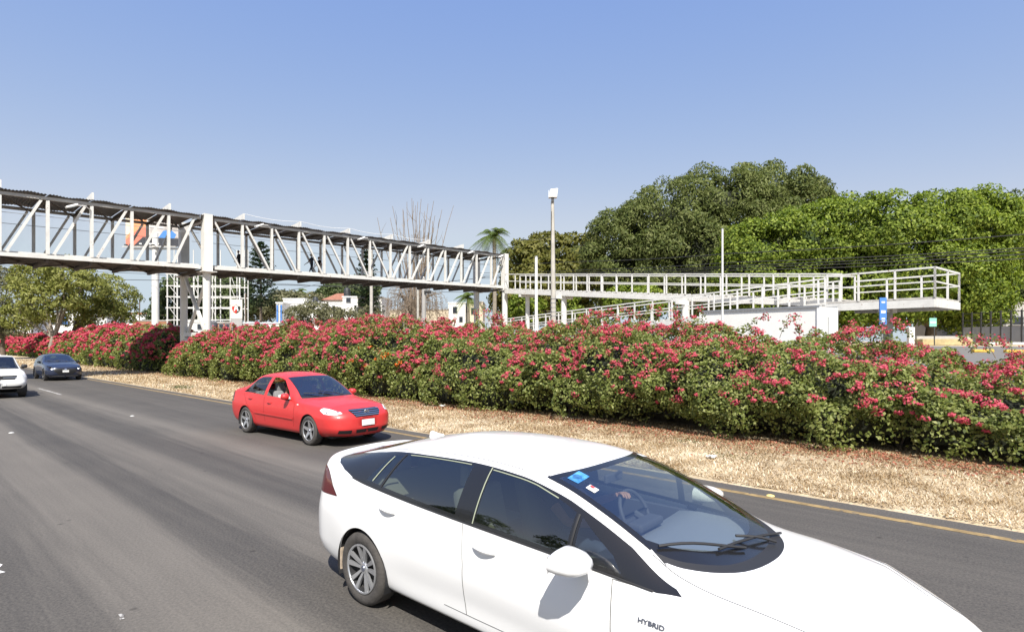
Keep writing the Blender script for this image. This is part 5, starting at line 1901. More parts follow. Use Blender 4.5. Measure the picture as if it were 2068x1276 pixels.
# red awning
aw = at(790, 655, 68); r = thing('red_awning', 'faded red awning peeking over the hedge top', 'awning', Vector((aw.x, aw.y, ground_z(to_uv(aw)[1]))))
k_ = 68 / FPX
m = MB(); zz = at(0, 648, 68).z - r.location.z; m.add([(-20 * k_, 0, zz), (20 * k_, 0, zz), (22 * k_, -1.2, zz - .95), (-22 * k_, -1.2, zz - .95)], [[0, 1, 2, 3]]); pm('awning_red', (.45, .12, .09), .8, var=.2); m.build('cloth', M['awning_red'], r)
for x in (-20, 20):
    m = MB(); m.tube([(x * k_, 0, 0), (x * k_, 0, zz)], .04, 6); m.build('leg', M['grey_metal'], r)
    m = MB(); m.tube([(x * k_ * 1.05, -1.15, 0), (x * k_ * 1.05, -1.15, zz - .95)], .04, 6); m.build('leg', M['grey_metal'], r)


# white container under the lower ramp flight
def container():
    s0, s1 = 27.0, 34.3; wn_, wf = -RWID - 3.0, -RWID - .75
    a = rp_(s0, wn_, 0) + RS; base = Vector((a.x, a.y, 0)); g = ground_z(to_uv(base)[1]) - .1
    base.z = g
    ang = math.atan2(rd_.y, rd_.x)
    r = thing('white_container', 'long plain white metal container standing below the lower ramp flight', 'container', base, ang)
    L = s1 - s0; W = wf - wn_; h = 4.22 - g
    m = MB(); m.box((L / 2, W / 2, h / 2), (L, W, h)); m.build('shell', M['white_wall'], r)
    for x in (0, L):
        for y in (0, W):
            m = MB(); m.box((x, y, h / 2), (.16, .16, h + .02)); m.build('corner_post', M['white_plastic'], r)
    for y in (-.02, W + .02):
        m = MB(); m.box((L / 2, y, h + .02), (L + .1, .14, .12)); m.build('top_rail', M['grey_metal'], r)
    m = MB(); m.box((L + .03, W / 2, h * .5), (.04, W * .78, h * .82)); d = m.build('end_door', M['white_plastic'], r)
    m = MB(); m.tube([(L + .07, W * .45, h * .2), (L + .07, W * .45, h * .8)], .025, 6); m.build('lock_rod', M['grey_metal'], d)


container()


# bus stop flag sign
def bus_sign():
    Y = 27.5; k = Y / FPX; c = on_ground(1783, Y)
    r = thing('bus_stop_sign', 'narrow blue upright stop sign in front of the ramp landing', 'sign', c)
    z0 = at(0, 655, Y).z - c.z; z1 = at(0, 601, Y).z - c.z; w = 14 * k
    m = MB(); m.tube([(0, .05, 0), (0, .05, z1)], .04, 8); m.build('post', M['grey_metal'], r)
    m = MB(); m.box((0, 0, (z0 + z1) / 2), (w, .06, z1 - z0)); p = m.build('panel', M['blue_sign'], r)
    for (a, b, ww) in ((.80, .86, .5), (.42, .52, .62), (.18, .24, .5), (.10, .14, .5)):
        m = MB(); m.box((0, -.034, z0 + (z1 - z0) * (a + b) / 2), (w * ww, .004, (z1 - z0) * (b - a))); m.build('print', M['white_plastic'], p)


bus_sign()

# right-hand fence of grey sheet panels with rails and posts, building behind
def grey_fence():
    Y = 44; k = Y / FPX
    a = on_ground(1945, 46); b = on_ground(2110, 40)
    r = thing('sheet_fence', 'grey sheet metal fence with rails above at the right picture edge', 'fence', a, math.atan2(b.y - a.y, b.x - a.x))
    L = (b - a).length; n = 8
    pm('fence_sheet', (.30, .31, .34), .6, metal=.2, var=.12, vscale=1.5)
    for i in range(n):
        m = MB(); m.box((L * (i + .5) / n, 0, .72), (L / n - .05, .05, 1.2)); m.build('panel', M['fence_sheet'], r)
    for i in range(n + 1):
        m = MB(); m.box((L * i / n, -.03, 1.25), (.09, .09, 2.5)); m.build('post', M['dark_metal'], r)
    for z in (1.5, 1.85, 2.4):
        m = MB(); m.box((L / 2, -.03, z), (L, .05, .05)); m.build('rail', M['dark_metal'], r)


grey_fence()
building('white_hall', 'white hall with a bluish sheet roof behind the grey fence', 1985, 2110, 612, 58, 'grey_wall', 10, [(2010, 2030, 640, 655, 'w'), (2045, 2065, 640, 655, 'w')])

# kerb pieces and marks on the side road
for i, (px, Y, L, mt, lab) in enumerate(((2010, 40, 1.1, 'road_white_clean', 'white painted kerb stone on the side road, nearest to the hedge end'), (2062, 38.5, 1.1, 'road_white_clean', 'white painted kerb stone on the side road at the right picture edge'),
                                         (1985, 29.5, .9, 'yellow_paint', 'yellow kerb stone on the side road behind the hedge end'), (2050, 28.6, .9, 'yellow_paint', 'yellow kerb stone on the side road near the right picture edge'), (2066, 23, .8, 'yellow_paint', 'yellow kerb stone closest to the hedge at the right edge'))):
    c = on_ground(px, Y)
    m = MB(); m.box((0, 0, .07), (L, .28, .15)); o = m.build('kerb_stone', M[mt], None, bevel=.03)
    o.location = c + Vector((0, 0, .012)); o.rotation_euler = (0, 0, -ROAD_YAW * .3)
    tag(o, lab, 'kerb stone', 'painted kerb stones on the side road')
pm('dull_yellow', (.42, .34, .18), .8, var=.25, vscale=3)
c = on_ground(1905, 38); r = thing('planter_kerb', 'yellow painted planter kerb behind the hedge below the landing', 'planter', c, -.25)
m = MB(); m.box((0, 0, .2), (3.2, .4, .42)); m.build('kerb', M['dull_yellow'], r, bevel=.03)
m = MB(); m.box((-1.9, 0, .6), (.35, .4, 1.2)); m.build('pier', M['white_wall'], r, bevel=.03)
m = MB(); m.box((0, .1, .5), (3.1, .25, .2)); m.build('top_course', M['concrete'], r, bevel=.02)

c = on_ground(1884, 37); r = thing('green_notice', 'small pale green notice board on a dark post behind the hedge', 'sign', c)
m = MB(); m.tube([(.12, .03, 0), (.12, .03, 1.9)], .035, 6); m.build('post', M['dark_metal'], r)
pm('notice_green', (.22, .52, .42), .6); m = MB(); m.box((0, 0, 1.5), (.46, .04, .55)); p_ = m.build('board', M['notice_green'], r)
m = MB(); m.box((0, -.025, 1.5), (.36, .006, .10)); m.build('print', M['white_plastic'], p_)
# reflective studs and litter
pm('stud_yellow', (.75, .60, .22), .3); pm('stud_white', (.5, .5, .48), .4)
for (px, py, mt, lab) in ((1556, 1001, 'stud_yellow', 'yellow road stud on the yellow edge line beyond the white hatchback'), (267, 840, 'stud_white', 'white road stud on the lane line left of the red saloon'), (23, 874, 'stud_white', 'white road stud near the left picture edge')):
    Y = FPX * HCAM / (py - HY); c = on_ground(px, Y); c.z = 0
    m = MB(); m.lathe([(0, .022), (.03, .02), (.055, .010), (.06, .0)], 14, 'z'); o = m.build('road_stud', M[mt], None, smooth=True); o.location = c + Vector((0, 0, .001)); tag(o, lab, 'road stud', 'road studs')
for (px, py, s, lab) in ((1437, 930, .09, 'crumpled white paper scrap on the dry verge beyond the windscreen'), (893, 824, .12, 'white litter scrap on the verge right of the red saloon'), (520, 785, .10, 'white litter scrap on the verge left of the red saloon roof')):
    Y = FPX * HCAM / (py - HY); c = on_ground(px, Y); c.z = .05
    rng = np.random.default_rng(px); vs = []; n = 7
    for i in range(n):
        for j in range(n): vs.append(((i / 6 - .5) * 2 * s + rng.normal() * .012, (j / 6 - .5) * 1.2 * s + rng.normal() * .012, .02 + abs(rng.normal()) * .03))
    fs = np.array([[i * n + j, (i + 1) * n + j, (i + 1) * n + j + 1, i * n + j + 1] for i in range(n - 1) for j in range(n - 1)])
    o = mesh_np('litter', vs, fs, M['white_plastic']); o.location = c; o.rotation_euler = (0, 0, rng.random() * 3); tag(o, lab, 'litter', 'litter on the verge')


# worn paint on the carriageway
def paint_patch(u0, u1, v0, v1, mat, seed, name='road_marking', ragged=.02, z=.004):
    rng = np.random.default_rng(seed); n = max(3, int((u1 - u0) / .12))
    vs = []
    for i in range(n + 1):
        u = u0 + (u1 - u0) * i / n; e = .5 if i in (0, n) else 0
        vs += [(u, v0 + rng.normal() * ragged + e * .02, z), (u, v1 + rng.normal() * ragged - e * .02, z)]
    fs = np.array([[2 * i, 2 * i + 2, 2 * i + 3, 2 * i + 1] for i in range(n)])
    o = mesh_np(name, vs, fs, M[mat]); o.rotation_euler = (0, 0, -ROAD_YAW); return tag(o, kind='structure')


for (u0, u1, v) in ((-36, -31, 5.42), (-46, -42, 5.45), (-58, -54, 5.45)):
    paint_patch(u0, u1, v - .05, v + .05, 'road_white', int(-u0), ragged=.012)
ul, vl = to_uv(on_ground(-10, FPX * HCAM / (1140 - HY)))
paint_patch(ul - .5, ul + .33, vl - .12, vl + .02, 'road_white_clean', 5)
for (px, py, l) in ((245, 1245, .06),):
    uu, vv = to_uv(on_ground(px, FPX * HCAM / (py - HY))); paint_patch(uu - l, uu + l, vv - .02, vv + .02, 'road_white', px, ragged=.008)
# ------------------------------------------------------------------ the white hatchback in the near lane
def build_white_hatchback():
    L = 1.165
    X = lambda a: a * L
    yaw = math.radians(41.2)
    d = Vector((math.cos(yaw), -math.sin(yaw), 0)); v = Vector((math.sin(yaw), math.cos(yaw), 0))
    base = Vector((-1.325, 4.94, 0)) + v * 0.88
    root = thing('white_hatchback', 'white hybrid hatchback with black floating roof pillar passing close to the camera', 'car', base, -yaw)
    curves = {
        'zb': [(-.92, .30), (-.6, .20), (-.2, .17), (2.9, .17), (3.3, .19), (3.66, .22)],
        'yb': [(-.92, .70), (-.5, .78), (0, .82), (2.7, .82), (3.2, .78), (3.66, .70)],
        'zr': [(-.92, .45), (-.5, .42), (.4, .40), (2.3, .38), (3.66, .40)],
        'yr': [(-.92, .76), (-.5, .83), (0, .865), (.6, .845), (1.2, .838), (2.0, .848), (2.7, .87), (3.2, .84), (3.66, .74)],
        'zm': [(-.92, .70), (-.5, .68), (0, .66), (1.2, .62), (2.3, .58), (2.8, .58), (3.66, .55)],
        'ym': [(-.92, .75), (-.55, .835), (-.2, .872), (.2, .878), (1.2, .868), (2.0, .872), (2.6, .88), (2.9, .87), (3.3, .81), (3.66, .70)],
        'zs': [(-.92, 1.03), (-.70, 1.075), (-.4, 1.07), (0, 1.03), (.6, .985), (1.2, .955), (1.8, .925), (2.3, .895), (2.7, .87), (3.0, .835), (3.35, .765), (3.66, .66)],
        'ys': [(-.92, .68), (-.70, .725), (-.4, .775), (0, .81), (.6, .825), (1.2, .83), (1.8, .825), (2.3, .815), (2.7, .80), (3.0, .775), (3.35, .71), (3.66, .60)],
        'ze': [(-.92, 1.095), (-.84, 1.14), (-.72, 1.135), (-.55, 1.165), (-.2, 1.255), (.2, 1.34), (.6, 1.378), (1.0, 1.392), (1.4, 1.372), (1.70, 1.312), (1.98, 1.205), (2.24, 1.075), (2.45, .962), (2.6, .925), (2.8, .90), (3.1, .84), (3.35, .79), (3.66, .68)],
        'ye': [(-.92, .60), (-.70, .63), (-.4, .60), (0, .575), (.5, .575), (1.0, .585), (1.4, .605), (1.8, .64), (2.2, .675), (2.45, .70), (2.7, .70), (3.0, .67), (3.35, .60), (3.66, .50)],
        'zt': [(-.92, 1.13), (-.85, 1.185), (-.73, 1.165), (-.62, 1.19), (-.3, 1.285), (.1, 1.385), (.5, 1.455), (.9, 1.474), (1.3, 1.462), (1.62, 1.418), (1.85, 1.335), (2.08, 1.235), (2.34, 1.115), (2.58, .992), (2.66, .972), (2.8, .955), (3.1, .885), (3.35, .815), (3.66, .69)],
    }
    spec = {'curves': stretch_spec(curves, L), 'x0': X(-.60), 'x1': X(3.12), 'halfw': .88,
            'tail': [(.2, X(-.80)), (.35, X(-.90)), (.6, X(-.92)), (.85, X(-.87)), (1.0, X(-.87)), (1.12, X(-.90))],
            'nose': [(.15, X(3.50)), (.3, X(3.63)), (.5, X(3.66)), (.66, X(3.58)), (.8, X(3.40))], 'round': (.40, .34)}
    B = CarBody(spec)
    # doors
    fd = [(X(1.08), 5.02), (X(1.11), 4.2), (X(1.11), 3.3), (X(1.12), 2.55), (X(2.12), 2.55), (X(2.16), 3.5), (X(2.12), 5.0), (X(2.30), 5.02), (X(1.8), 5.9), (X(1.5), 5.97), (X(1.08), 5.97)]
    rd = [(X(1.045), 5.02), (X(1.075), 4.2), (X(1.075), 3.3), (X(1.085), 2.55), (X(.62), 2.55), (X(.50), 2.9), (X(.40), 3.6), (X(.10), 4.5), (X(-.12), 5.0), (X(-.2), 5.6), (X(0), 5.97), (X(1.045), 5.97)]
    B.cut('front_door', fd); B.cut('rear_door', rd)
    # gloss black belt of the glasshouse, then the panes
    blk = [(X(-.50), 5.45), (X(-.36), 5.16), (X(-.2), 5.03), (X(0), 5.02), (X(1.8), 5.02), (X(2.38), 5.02), (X(2.50), 5.22), (X(2.46), 5.5), (X(2.2), 5.80), (X(1.8), 5.85), (X(1.2), 5.86), (X(.5), 5.86), (X(0), 5.92), (X(-.25), 6.06), (X(-.42), 6.35), (X(-.60), 6.9), (X(-.60), 6.3), (X(-.57), 5.85)]
    B.cut('black_belt', blk)
    B.cut('front_window', [(X(1.16), 5.10), (X(1.84), 5.10), (X(1.855), 5.72), (X(1.65), 5.79), (X(1.18), 5.79)])
    B.cut('front_quarter_window', [(X(1.89), 5.12), (X(2.18), 5.14), (X(2.12), 5.40), (X(1.90), 5.70)])
    B.cut('rear_window', [(X(.20), 5.12), (X(.98), 5.10), (X(1.0), 5.79), (X(.31), 5.79)])
    B.cut('rear_quarter_window', [(X(-.02), 5.14), (X(.16), 5.13), (X(.27), 5.78), (X(.14), 5.77)])
    # windscreen and cowl
    ts = np.linspace(6.16, 8.0, 12)
    fbase = lambda t: X(2.30 + (2.64 - 2.30) * (1 - ((8 - t) / 1.84) ** 2.2))
    ftop = lambda t: X(1.58 + (1.70 - 1.58) * (1 - ((8 - t) / 1.84) ** 2))
    cowl = [(fbase(t) + X(.085) - .02 * (8 - t) / 1.84, t) for t in ts] + [(fbase(t) - .03, t) for t in reversed(ts)]
    ring = [(fbase(t), t) for t in ts] + [(ftop(t), t) for t in reversed(ts)]
    B.cut('cowl', [(fbase(6.1) + X(.1), 6.08)] + cowl)
    B.cut('windscreen_border', ring)
    gi = np.linspace(6.28, 8.0, 12)
    B.cut('windscreen', [(fbase(t) - .13, t) for t in gi] + [(ftop(t) + .055, t) for t in reversed(gi)])
    # tailgate glass
    B.cut('tailgate_glass', [(X(-.64), 6.8), (X(-.53), 6.25), (X(-.1), 6.30), (X(.02), 6.6), (X(.08), 8.0), (X(-.70), 8.0)])
    # bonnet
    B.cut('bonnet', [(fbase(8) + X(.09), 8.0)] + [(fbase(t) + X(.09) - .015 * (8 - t) / 1.84, t) for t in np.linspace(7.9, 6.12, 10)] + [(X(2.6), 6.06), (X(3.0), 6.04), (X(3.3), 6.06), (X(3.42), 6.4), (X(3.45), 8.0)])
    ra, za = .352, .318
    for xa in (0, X(2.70)):
        B.cut('wheel_hole', B.side_poly([(xa + ra * math.cos(a), max(.235 + .0 * 1, za + ra * math.sin(a))) for a in np.linspace(-.30, math.pi + .30, 34)]))
    te = X(-.92)
    B.cut('tail_lamp', [(X(-.36), 4.47), (X(-.46), 4.62), (X(-.55), 4.82), (X(-.64), 5.03), (X(-.76), 5.10), (te * .95, 5.10), (te * .95, 4.36), (X(-.72), 4.38), (X(-.52), 4.42)])
    B.cut('headlight', [(X(2.98), 5.30), (X(3.15), 5.55), (X(3.3), 5.6), (X(3.42), 5.3), (X(3.46), 4.7), (X(3.40), 4.2), (X(3.3), 4.6), (X(3.15), 4.95)])
    B.mesh()
    for sd_ in 'RL':
        B.part('tail_lamp', 'tail_lamp', M['lamp_red_dark'], root, sd_, push=.004)
        B.part('headlight', 'headlight', M['lamp_clear'], root, sd_, push=.003)
    P_ = M['paint_white']
    B.part('body', 'body', P_, root)
    B.part('bonnet', 'bonnet', P_, root)
    for sd in 'RL':
        a = B.part('front_door', 'door', P_, root, sd); b = B.part('rear_door', 'door', P_, root, sd)
        B.part('black_belt', 'pillar_trim', M['trim_black'], root, sd)
        B.part('front_window', 'window', M['glass_side_dark'], root, sd)
        B.part('front_quarter_window', 'window', M['glass_side_dark'], root, sd)
        B.part('rear_window', 'window', M['glass_side_dark'], root, sd)
        B.part('rear_quarter_window', 'window', M['glass_side_dark'], root, sd)
    B.part('cowl', 'cowl', M['plastic_black'], root)
    B.part('windscreen_border', 'windscreen_border', M['trim_black'], root)
    B.part('windscreen', 'windscreen', M['glass_windscreen'], root)
    B.part('tailgate_glass', 'rear_screen', M['trim_black'], root)
    # seams, weather strips
    sm = M['seam_dark']
    B.strip([(X(1.062), 5.0), (X(1.092), 4.2), (X(1.092), 3.3), (X(1.10), 2.55)], .006, 'door_seam', sm, root)
    B.strip([(X(2.36), 5.04), (X(2.14), 4.98), (X(2.165), 3.5), (X(2.12), 2.55)], .006, 'door_seam', sm, root)
    B.strip(chaikin([(X(-.12), 5.0), (X(.10), 4.5), (X(.40), 3.6), (X(.50), 2.9), (X(.62), 2.55), (X(2.12), 2.53)], 2, False)[18:], .005, 'door_seam', sm, root)
    B.strip([(X(-.2), 5.035), (X(0), 5.03), (X(.9), 5.03), (X(1.8), 5.03), (X(2.36), 5.03)], .012, 'belt_moulding', M['plastic_black'], root, off=.004)
    B.strip([(X(1.145), 5.06), (X(1.165), 5.84)], .010, 'window_channel', M['frame_edge'], root, off=.003)
    B.strip([(X(1.18), 5.805), (X(1.55), 5.805), (X(1.72), 5.77)], .007, 'window_channel', M['frame_edge'], root, off=.003)
    B.strip([(X(.34), 5.805), (X(.98), 5.805)], .007, 'window_channel', M['frame_edge'], root, off=.003)
    B.strip([(X(.06), 5.16), (X(.17), 5.74)], .012, 'window_channel', M['frame_edge'], root, off=.003)
    B.strip([(X(.18), 5.10), (X(.29), 5.82)], .012, 'window_channel', M['plastic_black'], root, off=.004)
    B.strip([(X(1.865), 5.10), (X(1.875), 5.72)], .016, 'window_channel', M['plastic_black'], root, off=.004)
    B.strip([(fbase(6.1) + X(.02), 6.06), (X(2.6), 6.05), (X(3.0), 6.03), (X(3.35), 6.05)], .007, 'bonnet_seam', sm, root)
    B.strip([(X(2.28), 6.14), (X(2.0), 6.13), (X(1.6), 6.13), (X(1.58), 6.14)], .022, 'pillar_seal', M['trim_black'], root, off=.004)
    B.strip([(X(1.40), 6.03), (X(1.0), 6.0), (X(.5), 6.0), (X(.1), 6.05)], .006, 'roof_seam', sm, root)
    # lower character line
    # tail lamps
    B.project([(-.45, .24), (.45, .24), (.52, .40), (.3, .46), (-.3, .46), (-.52, .40)], (5.5, 0, 0), (0, 1, 0), (0, 0, 1), 'grille', M['grille_black'], root, off=.006, mirror=False, step=.05)
    B.project([(-.16, .48), (.16, .48), (.16, .59), (-.16, .59)], (5.5, 0, 0), (0, 1, 0), (0, 0, 1), 'number_plate', M['plate_white'], root, off=.012, mirror=False, step=.05)
    # inner lining so that the cabin is dark
    p, n, F = B.extract('body', 'both', -.035)
    keep = (p[F][:, :, 2].mean(1) > .55)
    mesh_np('roof_lining', p, np.ascontiguousarray(F[keep][:, ::-1]), M['interior_beige'], root, smooth=True)
    fl = MB(); fl.box((X(1.0), 0, .34), (X(3.3), 1.45, .06)); fl.box((X(2.42), 0, .58), (.04, 1.4, .5)); fl.box((X(-.35), 0, .70), (X(.75), 1.2, .05)); fl.build('cabin_floor', M['interior_dark'], root)
    for k in (1, -1):
        dp = MB(); dp.box((X(1.0), k * .74, .66), (X(2.1), .05, .50)); dp.build('door_panel', M['interior_dark'], root)
    # dashboard
    ds = MB()
    yy = np.linspace(-.68, .68, 13)
    prof = [(1.88, .58), (1.84, .84), (1.90, .915), (2.05, .945), (2.25, .945), (2.40, .93)]
    vs = [(X(a + .10 * (1 - (abs(y) / .68) ** 2) * (i / 5)), y * (1 if i < 3 else .96), z + .012 * (1 - (y / .68) ** 2)) for y in yy for i, (a, z) in enumerate(prof)]
    m = len(prof)
    ds.add(vs, [[i * m + j, i * m + j + 1, (i + 1) * m + j + 1, (i + 1) * m + j] for i in range(12) for j in range(m - 1)])
    ds.build('dashboard', M['dash_grey'], root, smooth=True)
    nb = MB(); nb.box((X(1.95), 0, .985), (.12, .34, .06)); nb.box((X(1.82), 0, .90), (.03, .24, .16)); nb.build('instrument_hood', M['interior_dark'], root, bevel=.02)
    steering_wheel(root, (X(1.70), .37, .915), tilt=-28)
    for yy_ in (.37, -.37):
        seat(root, X(1.12), yy_, .40, M['interior_grey'])
    rs = MB(); rs.box((X(.35), 0, .50), (.5, 1.3, .18)); rs.box((X(.02), 0, .80), (.14, 1.3, .60), Matrix.Rotation(math.radians(-20), 3, 'Y')); rs.build('rear_seat', M['interior_grey'], root, smooth=True, bevel=.05)
    for yy_ in (.36, 0, -.36):
        hr = MB(); hr.box((X(-.10), yy_, 1.13), (.09, .24, .15)); hr.build('headrest', M['interior_grey'], root, smooth=True, bevel=.025)
    im = MB(); im.box((X(1.72), 0, 1.275), (.03, .23, .065)); im.tube([(X(1.73), 0, 1.285), (X(1.78), 0, 1.335)], .012, 6); im.build('rear_view_mirror', M['interior_dark'], root, bevel=.01)
    for k in (.38, -.38):
        sv = MB(); sv.box((X(1.50), k * .85, 1.345), (.14, .40, .012), Matrix.Rotation(math.radians(12), 3, 'Y')); sv.build('sun_visor', M['interior_beige'], root)
    # wheels
    for xa in (0, X(2.70)):
        for sd in (-1, 1):
            wheel(root, xa, sd * .768, .315, .315, .205, .215, 5, 'twin', 'rim_silver', out=sd)
        arch_liner(B, xa, za, ra, 'wheel_arch', root)
    # mud guards
    for sd in (-1, 1):
        g = MB(); g.box((X(-.0) - .345, sd * .775, .32), (.012, .15, .20)); g.build('mud_flap', M['mud_flap'], root, bevel=.004)
    us = MB(); us.box((X(1.35), 0, .19), (X(3.9), 1.35, .05)); us.build('underbody', M['plastic_black'], root)
    mirror_pair(root, X(1.93), .865, 1.0, P_, size=(.36, .27, .135))
    # shark fin aerial
    sf = MB()
    h, nn, _, _ = B.bvh.ray_cast(Vector((X(.0), 0, 3)), Vector((0, 0, -1)))
    z0 = h.z
    vs = []
    for (a, zz, w) in [(-.09, 0, .012), (-.085, .055, .004), (-.06, .062, .005), (.02, .03, .012), (.09, .012, .016), (.10, 0, .018)]:
        hh, _, _, _ = B.bvh.ray_cast(Vector((X(.0) + a, 0, 3)), Vector((0, 0, -1)))
        vs += [(X(.0) + a, w, hh.z + zz - .002), (X(.0) + a, -w, hh.z + zz - .002)]
    sf.add(vs, [[0, 2, 4, 6, 8, 10], [11, 9, 7, 5, 3, 1]] + [[2 * i, 2 * i + 1, 2 * i + 3, 2 * i + 2] for i in range(5)])
    sf.build('roof_aerial', P_, root)
    # door handles: bar over a flat disc, off-white for the cup's shade
    for (xh, th) in ((X(.31), 4.70), (X(1.27), 4.68)):
        for sd in (1, -1):
            S = np.linspace(xh - .105, xh + .105, 15); T = np.full(15, th)
            p = B.P(S, T); n = B.N(S, T)
            lift = .006 + .026 * np.sin(np.linspace(0, math.pi, 15)) ** .7
            q = p + n * lift[:, None]
            b = MB(); b.tube([Vector((a[0], a[1] * sd, a[2])) for a in q], [.010 + .007 * math.sin(math.pi * i / 14) for i in range(15)], 8)
            b.build('door_handle', P_, root, smooth=True)
            e = [(xh - .01 + .052 * math.cos(a), .034 * math.sin(a)) for a in np.linspace(0, 2 * math.pi, 18, endpoint=False)]
            S = np.array([c[0] for c in e]); zc = B.P(np.array([xh]), np.array([th]))[0, 2]
            T = np.array([B.t_of_z(c[0], zc + .012 + c[1]) for c in e])
            pp = B.P(S, T) + B.N(S, T) * .0015
            mesh_np('handle_cup_shade', [(a[0], a[1] * sd, a[2]) for a in pp], [list(range(18))], M['sticker_white'], root)
    # wipers
    wiper(B, (X(2.63), .42), (X(2.50), -.30), .012, root)
    wiper(B, (X(2.58), -.10), (X(2.30), -.62), .010, root)
    wiper(B, (X(2.66), .20), (X(2.50), -.02), .02, root)
    # stickers inside the screen
    def decal(cx, cy, sx, sy, mat, name, skew=0.):
        vs = []
        for (i, j) in ((-1, -1), (1, -1), (1, 1), (-1, 1)):
            h, n, _, _ = B.bvh.ray_cast(Vector((cx + i * sx, cy + j * sy, 3)), Vector((0, 0, -1)))
            vs.append(h + n * .003)
        mesh_np(name, vs, [[0, 1, 2, 3]], mat, root)
    decal(X(1.72), -.46, .045, .07, M['sticker_blue'], 'windscreen_sticker')
    decal(X(1.84), -.50, .035, .028, M['sticker_white'], 'windscreen_sticker')
    decal(X(1.83), -.485, .015, .012, M['sticker_red'], 'windscreen_sticker')
    decal(X(1.69), .50, .028, .04, M['sticker_white'], 'windscreen_sticker')
    # the word on the wing
    tx = B.t_of_z(X(2.42), .72)
    o_ = B.P(np.array([X(2.30)]), np.array([B.t_of_z(X(2.30), .725)]))[0]; o2 = B.P(np.array([X(2.50)]), np.array([B.t_of_z(X(2.50), .725)]))[0]
    nrm = B.N(np.array([X(2.4)]), np.array([tx]))[0]
    for sd in (-1, 1):
        a0 = Vector((o_[0], sd * o_[1], o_[2])); a1 = Vector((o2[0], sd * o2[1], o2[2]))
        n = Vector((nrm[0], sd * nrm[1], nrm[2]))
        if sd < 0: ax = (a1 - a0)
        else: ax = (a0 - a1); a0 = a1
        ax.normalize(); ay = n.cross(ax)
        text_mesh('HYBRID', 'wing_badge', M['badge_chrome'], root, .036, a0 + n * .004, ax, ay, bold=.0006, scale_x=1.3)
    return root, B, X


HATCH, HATCH_B, HATCH_X = build_white_hatchback()
